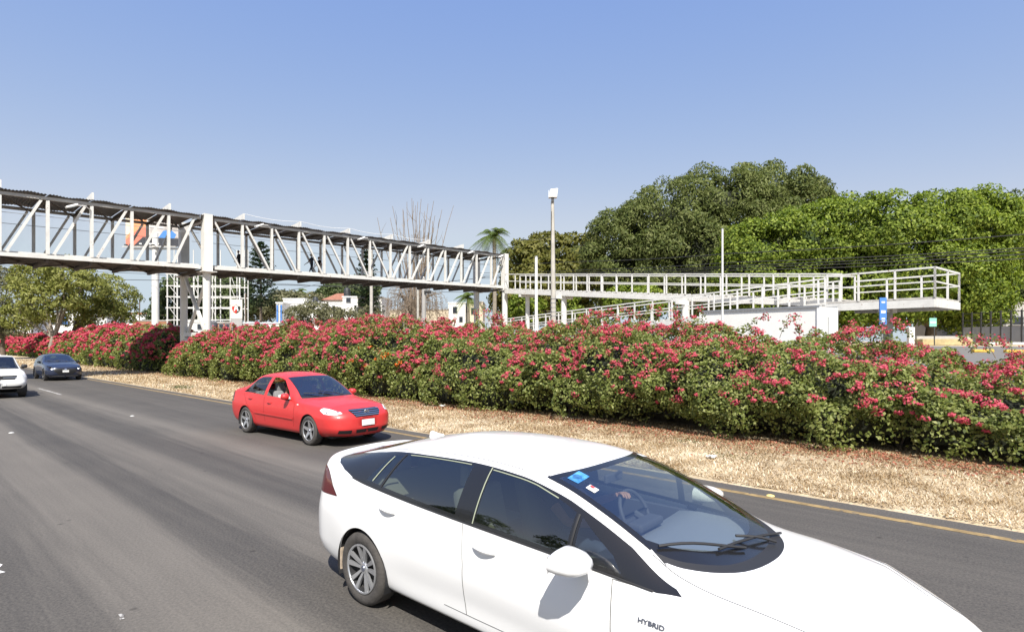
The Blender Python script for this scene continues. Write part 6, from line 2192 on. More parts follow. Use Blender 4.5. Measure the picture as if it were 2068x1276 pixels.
# ------------------------------------------------------------------ the other vehicles on the road
def generic_car(name, label, base, yaw, L, cs, spec, o):
    """o: options (paint, glass, windows ...); returns root, body"""
    X = lambda a: a * L
    root = thing(name, label, 'car' if 'cat' not in o else o['cat'], base, -yaw)
    sp = {'curves': stretch_spec(cs, L), 'x0': X(spec['x0']), 'x1': X(spec['x1']), 'halfw': spec['halfw'],
          'tail': [(z, X(a)) for z, a in spec['tail']], 'nose': [(z, X(a)) for z, a in spec['nose']], 'round': spec.get('round', (.36, .34))}
    B = CarBody(sp)
    xs = lambda poly: [(X(a), t) for a, t in poly]
    for nm, poly in o['doors']: B.cut(nm, xs(poly))
    for nm, poly in o.get('trims', []): B.cut(nm, xs(poly))
    for nm, poly in o['windows']: B.cut(nm, xs(poly))
    w = o['screen']      # base centre, base edge, top centre, top edge, edge t
    te = w[4]
    ts = np.linspace(te, 8, 10)
    fb = lambda t: X(w[1] + (w[0] - w[1]) * (1 - ((8 - t) / (8 - te)) ** 2.1))
    ft = lambda t: X(w[3] + (w[2] - w[3]) * (1 - ((8 - t) / (8 - te)) ** 2.0))
    B.cut('cowl', [(fb(t) + .07, t) for t in ts] + [(fb(t) - .02, t) for t in reversed(ts)])
    B.cut('screen_border', [(fb(t), t) for t in ts] + [(ft(t), t) for t in reversed(ts)])
    ti = np.linspace(te + .08, 8, 10)
    B.cut('windscreen', [(fb(t) - .045, t) for t in ti] + [(ft(t) + .03, t) for t in reversed(ti)])
    if 'rear' in o:
        r = o['rear']
        B.cut('rear_screen', [(X(r[0]), 8), (X(r[1]), te + .12), (X(r[3]), te + .12), (X(r[2]), 8)])
    bt = o['bonnet']      # front x
    B.cut('bonnet', [(fb(8) + .075, 8)] + [(fb(t) + .075, t) for t in np.linspace(7.9, te, 8)] + [(X(bt) - .25, te - .06), (X(bt) - .05, te + .1), (X(bt), te + .5), (X(bt) + .02, 8)])
    for nm, poly in o.get('lamps', []): B.cut(nm, xs(poly))
    ra, za = spec['arch'], spec['wheel'] + .005
    for xa in (0, X(spec['wb'])):
        B.cut('wheel_hole', B.side_poly([(xa + ra * math.cos(a), max(spec['sillz'], za + ra * math.sin(a))) for a in np.linspace(-.25, math.pi + .25, 30)]))
    B.mesh()
    P_ = M[o['paint']]
    B.part('body', 'body', P_, root); B.part('bonnet', 'bonnet', P_, root)
    B.part('cowl', 'cowl', M['plastic_black'], root)
    B.part('screen_border', 'windscreen_border', M[o.get('border', 'trim_black')], root)
    B.part('windscreen', 'windscreen', M[o.get('screen_glass', 'glass_plain')], root)
    if 'rear' in o: B.part('rear_screen', 'rear_screen', M['glass_side_dark'], root)
    for sd in 'RL':
        for nm, _ in o['doors']: B.part(nm, 'door', P_, root, sd)
        for nm, _ in o.get('trims', []): B.part(nm, 'window_surround', M['trim_black'], root, sd)
        for nm, _ in o['windows']:
            if (nm, sd) in o.get('open', ()): continue
            B.part(nm, 'window', M[o.get('glass', 'glass_plain')], root, sd)
        for nm, _ in o.get('lamps', []):
            B.part(nm, o['lampname'][nm][0], M[o['lampname'][nm][1]], root, sd, push=.006)
    for line in o.get('seams', []): B.strip(xs(line), .010, 'door_seam', M[o.get('seam', 'seam_dark')], root)
    for line, wd, mt in o.get('mouldings', []): B.strip(xs(line), wd, 'side_moulding', M[mt], root, off=.012)
    p, n, F = B.extract('body', 'both', -.04)
    keep = (p[F][:, :, 2].mean(1) > .6)
    mesh_np('roof_lining', p, np.ascontiguousarray(F[keep][:, ::-1]), M['interior_grey'], root, smooth=True)
    wb = X(spec['wb']); hw = spec['halfw']
    b = MB(); b.box((wb * .42, 0, .34), (wb * 1.2, hw * 1.66, .06)); b.box((X(w[1]) + .05, 0, .62), (.05, hw * 1.6, .5)); b.build('cabin_floor', M['interior_dark'], root)
    zd = float(B.P(np.array([X(w[1])]), np.array([5.0]))[0, 2])
    b = MB()
    yy = np.linspace(-hw * .78, hw * .78, 9); pr = [(-.38, -.35), (-.40, -.08), (-.32, -.01), (.05, .0), (.18, -.02)]
    b.add([(X(w[1]) + a + .06 * (1 - (y / hw) ** 2), y, zd + z) for y in yy for a, z in pr], [[i * 5 + j, i * 5 + j + 1, i * 5 + j + 6, i * 5 + j + 5] for i in range(8) for j in range(4)])
    b.build('dashboard', M['interior_dark'], root, smooth=True)
    xs_ = X(w[1]) - 1.0
    for y in (.36, -.36): seat(root, xs_, y, zd - .56, M['interior_grey'])
    if o.get('back_seat', True):
        b = MB(); b.box((xs_ - .75, 0, zd - .46), (.48, hw * 1.5, .18)); b.box((xs_ - 1.02, 0, zd - .15), (.14, hw * 1.5, .55), Matrix.Rotation(math.radians(-18), 3, 'Y')); b.build('rear_seat', M['interior_grey'], root, bevel=.04)
    steering_wheel(root, (X(w[1]) - .42, .36, zd - .01), tilt=-25)
    for xa in (0, wb):
        for sd in (-1, 1):
            wheel(root, xa, sd * spec['track'], spec['wheel'], spec['wheel'], spec.get('tw', .205), spec['rim'], o.get('spokes', 5), o.get('style', 'five'), o.get('rimmat', 'rim_silver'), out=sd)
        arch_liner(B, xa, za, ra, 'wheel_arch', root)
    b = MB(); b.box((wb * .5, 0, .20), (X(3.6), hw * 1.5, .05)); b.build('underbody', M['plastic_black'], root)
    m_ = o['mirror']
    mirror_pair(root, X(m_[0]), hw * .955, m_[1], M[o.get('mirrormat', o['paint'])], size=m_[2])
    for (xh, th) in o.get('handles', []):
        for sd in (1, -1):
            S = np.linspace(X(xh) - .09, X(xh) + .09, 9); T = np.full(9, th)
            q = B.P(S, T) + B.N(S, T) * (.004 + .02 * np.sin(np.linspace(0, math.pi, 9)))[:, None]
            b = MB(); b.tube([Vector((a[0], a[1] * sd, a[2])) for a in q], .013, 6); b.build('door_handle', P_, root, smooth=True)
    if o.get('wipers'):
        wiper(B, (fb(7.5) + .0, .35), (fb(7.0) - .12, -.22), .01, root); wiper(B, (fb(7.9), -.08), (fb(6.5) - .10, -.58), .01, root)
    return root, B, X


FRONT = dict(ax=(0, 1, 0), ay=(0, 0, 1))


def front_panel(B, root, poly, name, mat, off=.006, step=.03, mirror=False, dome=0.0):
    return B.project(poly, (B.xn + 1.5, 0, 0), (0, 1, 0), (0, 0, 1), name, M[mat], root, off=off, step=step, mirror=mirror, dome=dome)


def build_red_sedan():
    yaw = math.radians(38.6)
    v = Vector((math.sin(yaw), math.cos(yaw), 0))
    base = Vector((-6.73, 14.34, 0)) + v * .8675
    cs = {
        'zb': [(-.98, .34), (-.6, .22), (0, .18), (2.5, .18), (3.0, .20), (3.39, .22)],
        'yb': [(-.98, .70), (-.5, .78), (0, .80), (2.5, .80), (3.39, .72)],
        'zr': [(-.98, .46), (0, .42), (2.5, .42), (3.39, .42)],
        'yr': [(-.98, .76), (-.5, .83), (0, .855), (.6, .835), (1.9, .835), (2.5, .855), (3.1, .82), (3.39, .76)],
        'zm': [(-.98, .66), (0, .62), (2.5, .60), (3.39, .56)],
        'ym': [(-.98, .78), (-.5, .85), (0, .868), (.6, .860), (1.9, .860), (2.5, .868), (3.1, .83), (3.39, .75)],
        'zs': [(-.98, .92), (-.6, .955), (0, .945), (.8, .915), (1.6, .89), (2.1, .87), (2.6, .835), (3.0, .785), (3.39, .70)],
        'ys': [(-.98, .72), (-.6, .77), (0, .81), (.8, .825), (1.6, .825), (2.1, .815), (2.6, .79), (3.0, .74), (3.39, .66)],
        'ze': [(-.98, .985), (-.7, 1.015), (-.5, 1.035), (-.25, 1.12), (0, 1.24), (.25, 1.355), (.55, 1.385), (1.0, 1.39), (1.3, 1.355), (1.6, 1.225), (1.85, 1.075), (2.05, .935), (2.25, .895), (2.6, .86), (3.0, .81), (3.39, .72)],
        'ye': [(-.98, .62), (-.6, .64), (-.3, .60), (0, .57), (.5, .555), (1.0, .56), (1.4, .60), (1.8, .66), (2.05, .70), (2.4, .70), (3.0, .64), (3.39, .56)],
        'zt': [(-.98, 1.02), (-.8, 1.065), (-.5, 1.075), (-.38, 1.09), (-.1, 1.245), (.2, 1.40), (.5, 1.452), (.85, 1.467), (1.2, 1.442), (1.42, 1.39), (1.7, 1.235), (1.95, 1.085), (2.14, .968), (2.22, .952), (2.6, .918), (3.0, .855), (3.2, .80), (3.39, .73)],
    }
    spec = dict(x0=-.55, x1=2.98, halfw=.868, tail=[(.3, -.9), (.5, -.98), (.75, -.96), (1.0, -.90), (1.07, -.88)], nose=[(.18, 3.30), (.4, 3.39), (.6, 3.38), (.78, 3.26), (.9, 3.1)],
                round=(.42, .34), arch=.345, wheel=.312, rim=.222, wb=2.513, track=.755, sillz=.25)
    o = dict(paint='paint_red', seam='seam_red', screen_glass='glass_blue', glass='glass_plain',
             doors=[('front_door', [(.80, 5.0), (.83, 4), (.83, 2.6), (1.93, 2.6), (1.98, 3.6), (1.97, 5.0), (1.6, 5.93), (.85, 5.97)]),
                    ('rear_door', [(.78, 5.0), (.80, 4), (.80, 2.6), (.44, 2.6), (.36, 3.5), (.05, 4.4), (-.12, 5.0), (.2, 5.95), (.8, 5.97)])],
             windows=[('front_window', [(.88, 5.08), (1.86, 5.10), (1.66, 5.55), (1.35, 5.84), (.90, 5.86)]),
                      ('rear_window', [(-.16, 5.10), (.76, 5.08), (.78, 5.86), (.36, 5.84), (.08, 5.6)])],
             screen=(2.14, 1.98, 1.42, 1.32, 6.1), rear=(-.34, -.28, .22, .16), bonnet=3.17,
             lamps=[('headlight', [(2.84, 4.66), (2.92, 5.10), (3.05, 5.32), (3.18, 5.22), (3.225, 4.80), (3.14, 4.50), (2.98, 4.46)]),
                    ('tail_lamp', [(-.56, 4.3), (-.60, 4.95), (-.75, 5.2), (-.80, 5.0), (-.80, 4.2)]),
                    ('turn_lamp', [(2.08, 4.72), (2.14, 4.72), (2.14, 4.80), (2.08, 4.80)])],
             lampname={'headlight': ('headlight', 'lamp_peeling'), 'tail_lamp': ('tail_lamp', 'lamp_red_dark'), 'turn_lamp': ('turn_lamp', 'lamp_clear')},
             seams=[[(.79, 5.0), (.815, 4), (.815, 2.6)], [(1.99, 5.0), (1.985, 3.6), (1.94, 2.6)], [(-.13, 5.0), (.05, 4.4), (.35, 3.5), (.44, 2.6)]],
             mouldings=[([(.42, 3.62), (1.2, 3.58), (1.95, 3.52)], .045, 'paint_red')], open=(('front_window', 'R'),),
             mirror=(1.74, .985, (.20, .19, .14)), handles=[(.20, 4.72), (1.02, 4.66)], style='five', spokes=5, wipers=True)
    root, B, X = generic_car('red_sedan', 'faded red saloon car with peeling headlights and its front window open', base, yaw, 1.13, cs, spec, o)
    g = front_panel(B, root, [(-.30, .615), (.30, .615), (.40, .735), (.36, .765), (-.36, .765), (-.40, .735)], 'grille', 'grille_black')
    for i in range(4):
        z = .635 + i * .034; w = .31 + .085 * i / 3
        front_panel(B, root, [(-w, z), (w, z), (w, z + .012), (-w, z + .012)], 'grille_slat', 'chrome', off=.014, step=.06)
    b = MB(); hit = B.bvh.ray_cast(Vector((6, 0, .70)), Vector((-1, 0, 0)))[0]
    b.lathe([(.05, .0), (.062, .004), (.068, .016), (.062, .024), (.054, .02)], 24, 'x', c=(hit.x + .008, 0, .70)); 
    e = b.build('front_badge', M['chrome'], root, smooth=True)
    w_ = MB()
    for (a0, b0, a1, b1) in ((-.045, .035, -.012, -.045), (-.012, -.045, .0, -.012), (.0, -.012, .012, -.045), (.012, -.045, .045, .035), (-.022, .05, .0, .006), (.0, .006, .022, .05)):
        w_.beam((hit.x + .022, a0, .70 + b0), (hit.x + .022, a1, .70 + b1), .008, .010, up=(1, 0, 0))
    w_.build('badge_letters', M['chrome'], e)
    front_panel(B, root, [(-.17, .43), (.17, .43), (.17, .555), (-.17, .555)], 'number_plate', 'plate_white', off=.02, step=.08)
    front_panel(B, root, [(-.28, .285), (.28, .285), (.30, .36), (-.30, .36)], 'bumper_vent', 'grille_black')
    front_panel(B, root, [(.40, .285), (.66, .30), (.66, .37), (.40, .36)], 'bumper_vent', 'grille_black', mirror=True)
    root.scale = (1, 1, 1.05)
    front_panel(B, root, [(-.70, .21), (.70, .21), (.72, .245), (-.72, .245)], 'bumper_lip', 'plastic_black', off=.012)
    return root, B, X


REDCAR, REDCAR_B, REDCAR_X = build_red_sedan()


def build_blue_hatchback():
    yaw = ROAD_YAW
    u, vv = to_uv(on_ground(89, 33.6))
    base = R(u - 2.725, vv + .83)
    cs = {
        'zb': [(-.85, .34), (-.5, .2), (0, .18), (2.7, .17), (3.61, .20)],
        'yb': [(-.85, .70), (0, .80), (2.7, .80), (3.61, .74)],
        'zr': [(-.85, .46), (0, .42), (2.7, .40), (3.61, .36)],
        'yr': [(-.85, .78), (0, .87), (.8, .855), (2.0, .855), (2.7, .88), (3.3, .85), (3.61, .80)],
        'zm': [(-.85, .70), (0, .64), (2.7, .60), (3.61, .52)],
        'ym': [(-.85, .80), (0, .89), (.8, .875), (2.0, .875), (2.7, .895), (3.3, .85), (3.61, .78)],
        'zs': [(-.85, .98), (-.4, 1.03), (.4, .99), (1.4, .95), (2.2, .92), (2.8, .86), (3.3, .77), (3.61, .70)],
        'ys': [(-.85, .72), (-.4, .78), (.4, .83), (1.4, .84), (2.2, .83), (2.8, .80), (3.3, .73), (3.61, .66)],
        'ze': [(-.85, 1.04), (-.6, 1.15), (-.3, 1.28), (.1, 1.35), (.6, 1.37), (1.2, 1.34), (1.6, 1.21), (1.9, 1.08), (2.12, .98), (2.35, .93), (2.8, .885), (3.3, .80), (3.61, .72)],
        'ye': [(-.85, .62), (-.3, .60), (.3, .58), (1.0, .58), (1.6, .64), (2.12, .72), (2.6, .72), (3.3, .64), (3.61, .56)],
        'zt': [(-.85, 1.06), (-.7, 1.2), (-.4, 1.34), (0, 1.41), (.5, 1.44), (1.0, 1.43), (1.35, 1.37), (1.7, 1.23), (2.0, 1.10), (2.22, 1.005), (2.3, .99), (2.8, .94), (3.3, .85), (3.61, .74)],
    }
    spec = dict(x0=-.5, x1=3.12, halfw=.895, tail=[(.3, -.78), (.55, -.85), (.9, -.80), (1.1, -.75), (1.3, -.6)], nose=[(.18, 3.48), (.35, 3.58), (.55, 3.61), (.72, 3.56), (.85, 3.4)],
                round=(.40, .34), arch=.36, wheel=.325, rim=.235, wb=2.725, track=.785, sillz=.25)
    o = dict(paint='paint_blue', screen_glass='glass_blue', glass='glass_side_dark',
             doors=[('front_door', [(.90, 5.0), (.93, 4), (.93, 2.6), (2.1, 2.6), (2.12, 3.6), (2.08, 5.0), (1.6, 5.93), (.92, 5.97)]),
                    ('rear_door', [(.88, 5.0), (.90, 4), (.90, 2.6), (.46, 2.6), (.36, 3.5), (.05, 4.4), (-.05, 5.0), (.2, 5.95), (.88, 5.97)])],
             windows=[('front_window', [(.96, 5.08), (1.9, 5.10), (1.66, 5.6), (1.35, 5.84), (.96, 5.86)]), ('rear_window', [(-.02, 5.2), (.86, 5.08), (.86, 5.86), (.26, 5.84)])],
             screen=(2.22, 2.02, 1.36, 1.24, 6.1), rear=(-.72, -.66, -.45, -.42), bonnet=3.36,
             lamps=[('headlight', [(2.98, 4.9), (3.1, 5.2), (3.3, 5.25), (3.40, 4.95), (3.36, 4.6), (3.2, 4.65)])], lampname={'headlight': ('headlight', 'trim_black')},
             seams=[[(.89, 5.0), (.915, 4), (.915, 2.6)]], mirror=(1.84, .99, (.18, .19, .13)), mirrormat='trim_black', style='five', spokes=5, rimmat='rim_black', wipers=True)
    root, B, X = generic_car('blue_hatchback', 'dark blue hatchback with black grille and black wheels in the bridge shadow', base, yaw, 1.05, cs, spec, o)
    front_panel(B, root, [(-.34, .36), (.34, .36), (.56, .56), (.50, .66), (-.50, .66), (-.56, .56)], 'grille', 'grille_black', off=.008)
    front_panel(B, root, [(-.15, .46), (.15, .46), (.15, .57), (-.15, .57)], 'number_plate', 'plate_white', off=.02, step=.08)
    front_panel(B, root, [(-.06, .60), (.06, .60), (.04, .65), (-.04, .65)], 'front_badge', 'chrome', off=.018)
    front_panel(B, root, [(-.60, .255), (.60, .255), (.62, .275), (-.62, .275)], 'bumper_lip', 'chrome', off=.012)
    root.scale = (1, 1, 1.09)
    for o_ in front_panel(B, root, [(.585, .615), (.645, .615), (.655, .655), (.585, .66)], 'lit_headlamp', 'lamp_lit', off=.015, mirror=True): pass
    return root


build_blue_hatchback()


def build_pickup():
    yaw = ROAD_YAW
    uw, vw = to_uv(on_ground(40, 23.9))
    wb = 3.0
    base = R(uw - wb + .1, vw - .70)
    cs = {
        'zb': [(-1.1, .45), (0, .36), (3.0, .34), (3.8, .40)],
        'yb': [(-1.1, .78), (3.0, .80), (3.8, .76)],
        'zr': [(-1.1, .62), (3.0, .60), (3.8, .55)],
        'yr': [(-1.1, .84), (3.0, .87), (3.8, .83)],
        'zm': [(-1.1, .85), (3.0, .82), (3.8, .72)],
        'ym': [(-1.1, .86), (3.0, .88), (3.4, .87), (3.8, .82)],
        'zs': [(-1.1, 1.10), (1.0, 1.10), (2.4, 1.09), (3.0, 1.05), (3.5, 1.0), (3.8, .93)],
        'ys': [(-1.1, .84), (1.0, .84), (2.4, .83), (3.0, .82), (3.5, .77), (3.8, .70)],
        'ze': [(-1.1, 1.13), (.55, 1.13), (.62, 1.18), (.70, 1.60), (.85, 1.66), (1.5, 1.66), (1.75, 1.60), (2.1, 1.35), (2.4, 1.14), (2.7, 1.12), (3.4, 1.03), (3.8, .95)],
        'ye': [(-1.1, .76), (.55, .76), (.70, .68), (1.0, .64), (1.6, .64), (2.1, .70), (2.4, .76), (3.0, .76), (3.5, .70), (3.8, .62)],
        'zt': [(-1.1, 1.13), (.55, 1.13), (.62, 1.2), (.70, 1.64), (.85, 1.71), (1.5, 1.72), (1.72, 1.67), (2.1, 1.42), (2.45, 1.18), (2.55, 1.165), (3.0, 1.14), (3.5, 1.06), (3.8, .97)],
    }
    spec = dict(x0=-.95, x1=3.38, halfw=.88, tail=[(.4, -1.08), (1.2, -1.1)], nose=[(.35, 3.74), (.6, 3.80), (.75, 3.72), (.95, 3.68), (1.05, 3.6)], round=(.30, .2), arch=.41, wheel=.355, rim=.21, wb=wb, track=.76, sillz=.40, tw=.24)
    o = dict(paint='paint_white_old', glass='glass_plain', screen_glass='glass_plain', cat='pickup',
             doors=[('front_door', [(1.15, 5.0), (1.15, 2.6), (2.3, 2.6), (2.35, 5.0), (2.0, 5.9), (1.15, 5.95)])],
             windows=[('front_window', [(1.2, 5.1), (2.2, 5.1), (1.85, 5.75), (1.2, 5.85)]), ('rear_window', [(.80, 5.1), (1.1, 5.1), (1.1, 5.85), (.82, 5.8)])],
             screen=(2.48, 2.32, 1.75, 1.68, 6.08), bonnet=3.50, back_seat=False,
             lamps=[('headlight', [(3.40, 4.35), (3.42, 4.95), (3.54, 4.98), (3.585, 4.90), (3.585, 4.35), (3.5, 4.25)]), ('turn_lamp', [(3.33, 4.3), (3.33, 4.95), (3.40, 4.95), (3.40, 4.3)])],
             lampname={'headlight': ('headlight', 'lamp_clear'), 'turn_lamp': ('turn_lamp', 'lamp_amber')}, seams=[[(1.14, 5.0), (1.14, 2.6)]],
             mirror=(2.12, 1.24, (.16, .22, .17)), mirrormat='plastic_black', style='five', spokes=5, wipers=True)
    root, B, X = generic_car('white_pickup', 'white pickup truck cut off by the picture edge beside the blue hatchback', base, yaw, 1.0, cs, spec, o)
    front_panel(B, root, [(-.44, .76), (.44, .76), (.52, .92), (-.52, .92)], 'grille', 'grille_black', off=.008)
    front_panel(B, root, [(-.50, .83), (.50, .83), (.50, .85), (-.50, .85)], 'grille_slat', 'chrome', off=.016, step=.06)
    b = MB(); hit = B.bvh.ray_cast(Vector((6, 0, .84)), Vector((-1, 0, 0)))[0]
    b.lathe([(0, .02), (.055, .018), (.075, .008)], 20, 'x', c=(hit.x + .008, 0, .84)); b.build('front_badge', M['chrome'], root, smooth=True)
    front_panel(B, root, [(-.17, .52), (.17, .52), (.17, .64), (-.17, .64)], 'number_plate', 'plate_white', off=.02, step=.08)
    front_panel(B, root, [(-.62, .42), (.62, .42), (.66, .50), (-.66, .50)], 'bumper_vent', 'grille_black', off=.008)
    return root


build_pickup()


def build_white_suv():
    base = R(-67.5, 6.3)
    cs = {
        'zb': [(-.9, .4), (0, .25), (3.5, .27)], 'yb': [(-.9, .74), (0, .82), (3.5, .76)], 'zr': [(-.9, .55), (3.5, .5)], 'yr': [(-.9, .8), (0, .89), (2.6, .89), (3.5, .82)],
        'zm': [(-.9, .8), (3.5, .7)], 'ym': [(-.9, .83), (0, .90), (2.6, .90), (3.5, .80)], 'zs': [(-.9, 1.15), (1, 1.08), (2.2, 1.05), (3.0, .98), (3.5, .88)], 'ys': [(-.9, .78), (1, .84), (2.2, .83), (3, .79), (3.5, .70)],
        'ze': [(-.9, 1.3), (-.7, 1.52), (0, 1.62), (1.0, 1.63), (1.4, 1.55), (1.8, 1.3), (2.15, 1.1), (3.0, 1.0), (3.5, .9)], 'ye': [(-.9, .66), (0, .64), (1.2, .64), (2.15, .74), (3.0, .72), (3.5, .62)],
        'zt': [(-.9, 1.35), (-.7, 1.58), (0, 1.70), (.9, 1.72), (1.45, 1.62), (1.9, 1.34), (2.25, 1.13), (3.0, 1.06), (3.5, .93)],
    }
    spec = dict(x0=-.6, x1=3.05, halfw=.9, tail=[(.4, -.86), (1.0, -.9), (1.6, -.75)], nose=[(.25, 3.42), (.5, 3.5), (.9, 3.4)], arch=.39, wheel=.35, rim=.23, wb=2.6, track=.79, sillz=.33)
    o = dict(paint='paint_white_old', glass='glass_side_dark', screen_glass='glass_plain', cat='car',
             doors=[('front_door', [(.9, 5.0), (.9, 2.6), (2.0, 2.6), (2.05, 5.0), (1.6, 5.9), (.9, 5.95)])],
             windows=[('front_window', [(.95, 5.08), (1.9, 5.1), (1.55, 5.75), (.95, 5.86)]), ('rear_window', [(-.5, 5.15), (.85, 5.08), (.85, 5.86), (-.4, 5.8)])],
             screen=(2.2, 2.0, 1.42, 1.32, 6.1), bonnet=3.26, lamps=[('headlight', [(2.98, 4.6), (3.1, 5.1), (3.28, 5.1), (3.3, 4.6)])], lampname={'headlight': ('headlight', 'lamp_clear')},
             mirror=(1.8, 1.15, (.18, .2, .15)), style='five')
    root, B, X = generic_car('white_suv', 'white car just showing at the left picture edge above the pickup', base, ROAD_YAW, 1.0, cs, spec, o)
    front_panel(B, root, [(-.4, .62), (.4, .62), (.46, .8), (-.46, .8)], 'grille', 'grille_black', off=.008)
    return root


build_white_suv()
# ------------------------------------------------------------------ people
pm('skin_tan', (0.36, 0.20, 0.13), .55, spec=.3)
pm('skin_dark', (0.22, 0.115, 0.07), .55, spec=.3)
pm('hair_black', (0.012, 0.010, 0.009), .6)
pm('cloth_navy', (0.02, 0.025, 0.04), .85)
pm('cloth_black', (0.015, 0.015, 0.017), .85)
pm('cloth_beige', (0.42, 0.33, 0.22), .85)
pm('cloth_grey', (0.12, 0.12, 0.13), .85)
pm('cloth_teal', (0.08, 0.42, 0.34), .85)
pm('cloth_white', (0.60, 0.60, 0.60), .85)
pm('cloth_denim', (0.035, 0.05, 0.10), .85)
pm('shoe_green', (0.30, 0.42, 0.04), .6)
pm('eye_white', (0.75, 0.74, 0.72), .2)


def person(label, loc, rz, J, mats, cap=False, hairmat='hair_black', scale=1.0, group=None, bare_legs=False, bare_arms=True):
    """J: joint positions (x forward, y left, z up); the body is grown as one skin"""
    root = thing('person', label, 'person', loc, rz, group)
    vs, rs, reg, es = [], [], [], []
    idx = {}
    def add(name, p, r, region, parent=None):
        idx[name] = len(vs); vs.append(Vector(p)); rs.append(r); reg.append(region)
        if parent: es.append((idx[parent], idx[name]))
    P = {k: Vector(v) for k, v in J.items()}
    add('pelvis', P['pelvis'], .135, 'pants')
    add('waist', P['pelvis'].lerp(P['chest'], .45), .125, 'shirt', 'pelvis')
    add('chest', P['chest'], .150, 'shirt', 'waist')
    nb = P['chest'] + (P['head'] - P['chest']) * .42
    add('neckbase', nb, .085, 'shirt', 'chest')
    add('neck', P['chest'] + (P['head'] - P['chest']) * .62, .052, 'skin', 'neckbase')
    add('chin', P['head'] + Vector((.012, 0, -.055)), .066, 'skin', 'neck')
    add('head', P['head'] + Vector((.0, 0, .03)), .086, 'skin', 'chin')
    add('crown', P['head'] + Vector((-.012, 0, .085)), .070, 'skin', 'head')
    add('nose', P['head'] + Vector((.100, 0, -.008)), .014, 'skin', 'head')
    for s, k in ((1, 'L'), (-1, 'R')):
        sh, el, wr = P['sh' + k], P['el' + k], P['wr' + k]
        add('sh' + k, sh, .070, 'shirt', 'neckbase')
        add('ua' + k, sh.lerp(el, .5), .050, 'shirt', 'sh' + k)
        add('el' + k, el, .042, 'arm', 'ua' + k)
        add('fa' + k, el.lerp(wr, .5), .037, 'arm', 'el' + k)
        add('wr' + k, wr, .026, 'skin', 'fa' + k)
        d = (wr - el).normalized(); sd = d.cross(Vector((0, 0, 1)))
        sd = sd.normalized() if sd.length > .1 else Vector((1, 0, 0))
        curl = P.get('curl' + k, Vector((0, 0, -1)))
        pal = wr + d * .055
        add('pa' + k, pal, .030, 'skin', 'wr' + k)
        for f, (o, l) in enumerate(((-.028, .055), (-.010, .066), (.010, .062), (.027, .048))):
            b = pal + d * .035 + sd * o
            add('f%d%s' % (f, k), b, .0105, 'skin', 'pa' + k)
            add('g%d%s' % (f, k), b + (d + curl * .55).normalized() * l * .6, .0095, 'skin', 'f%d%s' % (f, k))
            add('h%d%s' % (f, k), b + (d + curl * .55).normalized() * l * .6 + (d * .3 + curl).normalized() * l * .6, .0085, 'skin', 'g%d%s' % (f, k))
        t0 = wr + d * .03 - sd * .034 * (1 if k == 'R' else -1)
        add('t0' + k, t0, .012, 'skin', 'wr' + k)
        add('t1' + k, t0 + (d * .8 - sd * .5 * (1 if k == 'R' else -1) + curl * .3).normalized() * .05, .010, 'skin', 't0' + k)
        hp, kn, an, to = P['hp' + k], P['kn' + k], P['an' + k], P['to' + k]
        add('hp' + k, hp, .095, 'pants', 'pelvis')
        add('th' + k, hp.lerp(kn, .5), .078, 'pants', 'hp' + k)
        add('kn' + k, kn, .058, 'leg', 'th' + k)
        add('ca' + k, kn.lerp(an, .35), .056, 'leg', 'kn' + k)
        add('an' + k, an, .038, 'leg', 'ca' + k)
        add('hl' + k, an + (an - to).normalized() * .03 + Vector((0, 0, -.045)), .036, 'shoe', 'an' + k)
        add('to' + k, to, .034, 'shoe', 'an' + k)
    me = bpy.data.meshes.new('b'); me.from_pydata([tuple(v) for v in vs], es, [])
    ob = bpy.data.objects.new('b', me); COL.objects.link(ob)
    md = ob.modifiers.new('s', 'SKIN'); md.use_smooth_shade = True; md.branch_smoothing = .6
    if not me.skin_vertices: me.skin_vertices.new()
    for i, sv in enumerate(me.skin_vertices[0].data):
        sv.radius = (rs[i], rs[i]); sv.use_root = (i == 0)
    # a body is wider than deep
    for n_, w in (('pelvis', (.165, .115)), ('waist', (.150, .105)), ('chest', (.185, .12))):
        me.skin_vertices[0].data[idx[n_]].radius = (w[1], w[0])
    sb = ob.modifiers.new('d', 'SUBSURF'); sb.levels = 2; sb.render_levels = 2
    bpy.context.view_layer.update()
    ev = ob.evaluated_get(bpy.context.evaluated_depsgraph_get())
    body = bpy.data.meshes.new_from_object(ev)
    bpy.data.objects.remove(ob)
    co = np.empty(len(body.vertices) * 3, dtype=np.float32); body.vertices.foreach_get('co', co); co = co.reshape(-1, 3)
    A = np.array([tuple(vs[a]) for a, b in es]); B_ = np.array([tuple(vs[b]) for a, b in es])
    names = ['skin', 'shirt', 'pants', 'shoe']
    mp = {'skin': 0, 'shirt': 1, 'arm': 0 if bare_arms else 1, 'pants': 2, 'leg': 0 if bare_legs else 2, 'shoe': 3}
    er = np.array([mp[reg[b]] for a, b in es])
    pol = np.array([np.mean(co[list(p.vertices)], axis=0) for p in body.polygons])
    ab = B_ - A; t = np.clip(((pol[:, None] - A[None]) * ab[None]).sum(2) / np.maximum((ab ** 2).sum(1), 1e-9)[None], 0, 1)
    dd = np.linalg.norm(pol[:, None] - (A[None] + ab[None] * t[..., None]), axis=2)
    lab = er[np.argmin(dd, axis=1)]
    for n_ in names: body.materials.append(M[mats[n_]])
    body.polygons.foreach_set('material_index', lab.astype(np.int32)); body.polygons.foreach_set('use_smooth', np.ones(len(body.polygons), dtype=bool))
    body.name = 'body'
    link(bpy.data.objects.new('body', body), root)
    # hair or cap, ears, eyes
    h = P['head'] + Vector((-.005, 0, .045))
    m = MB(); vs2 = []; fs2 = []; nu, nv = 18, 9
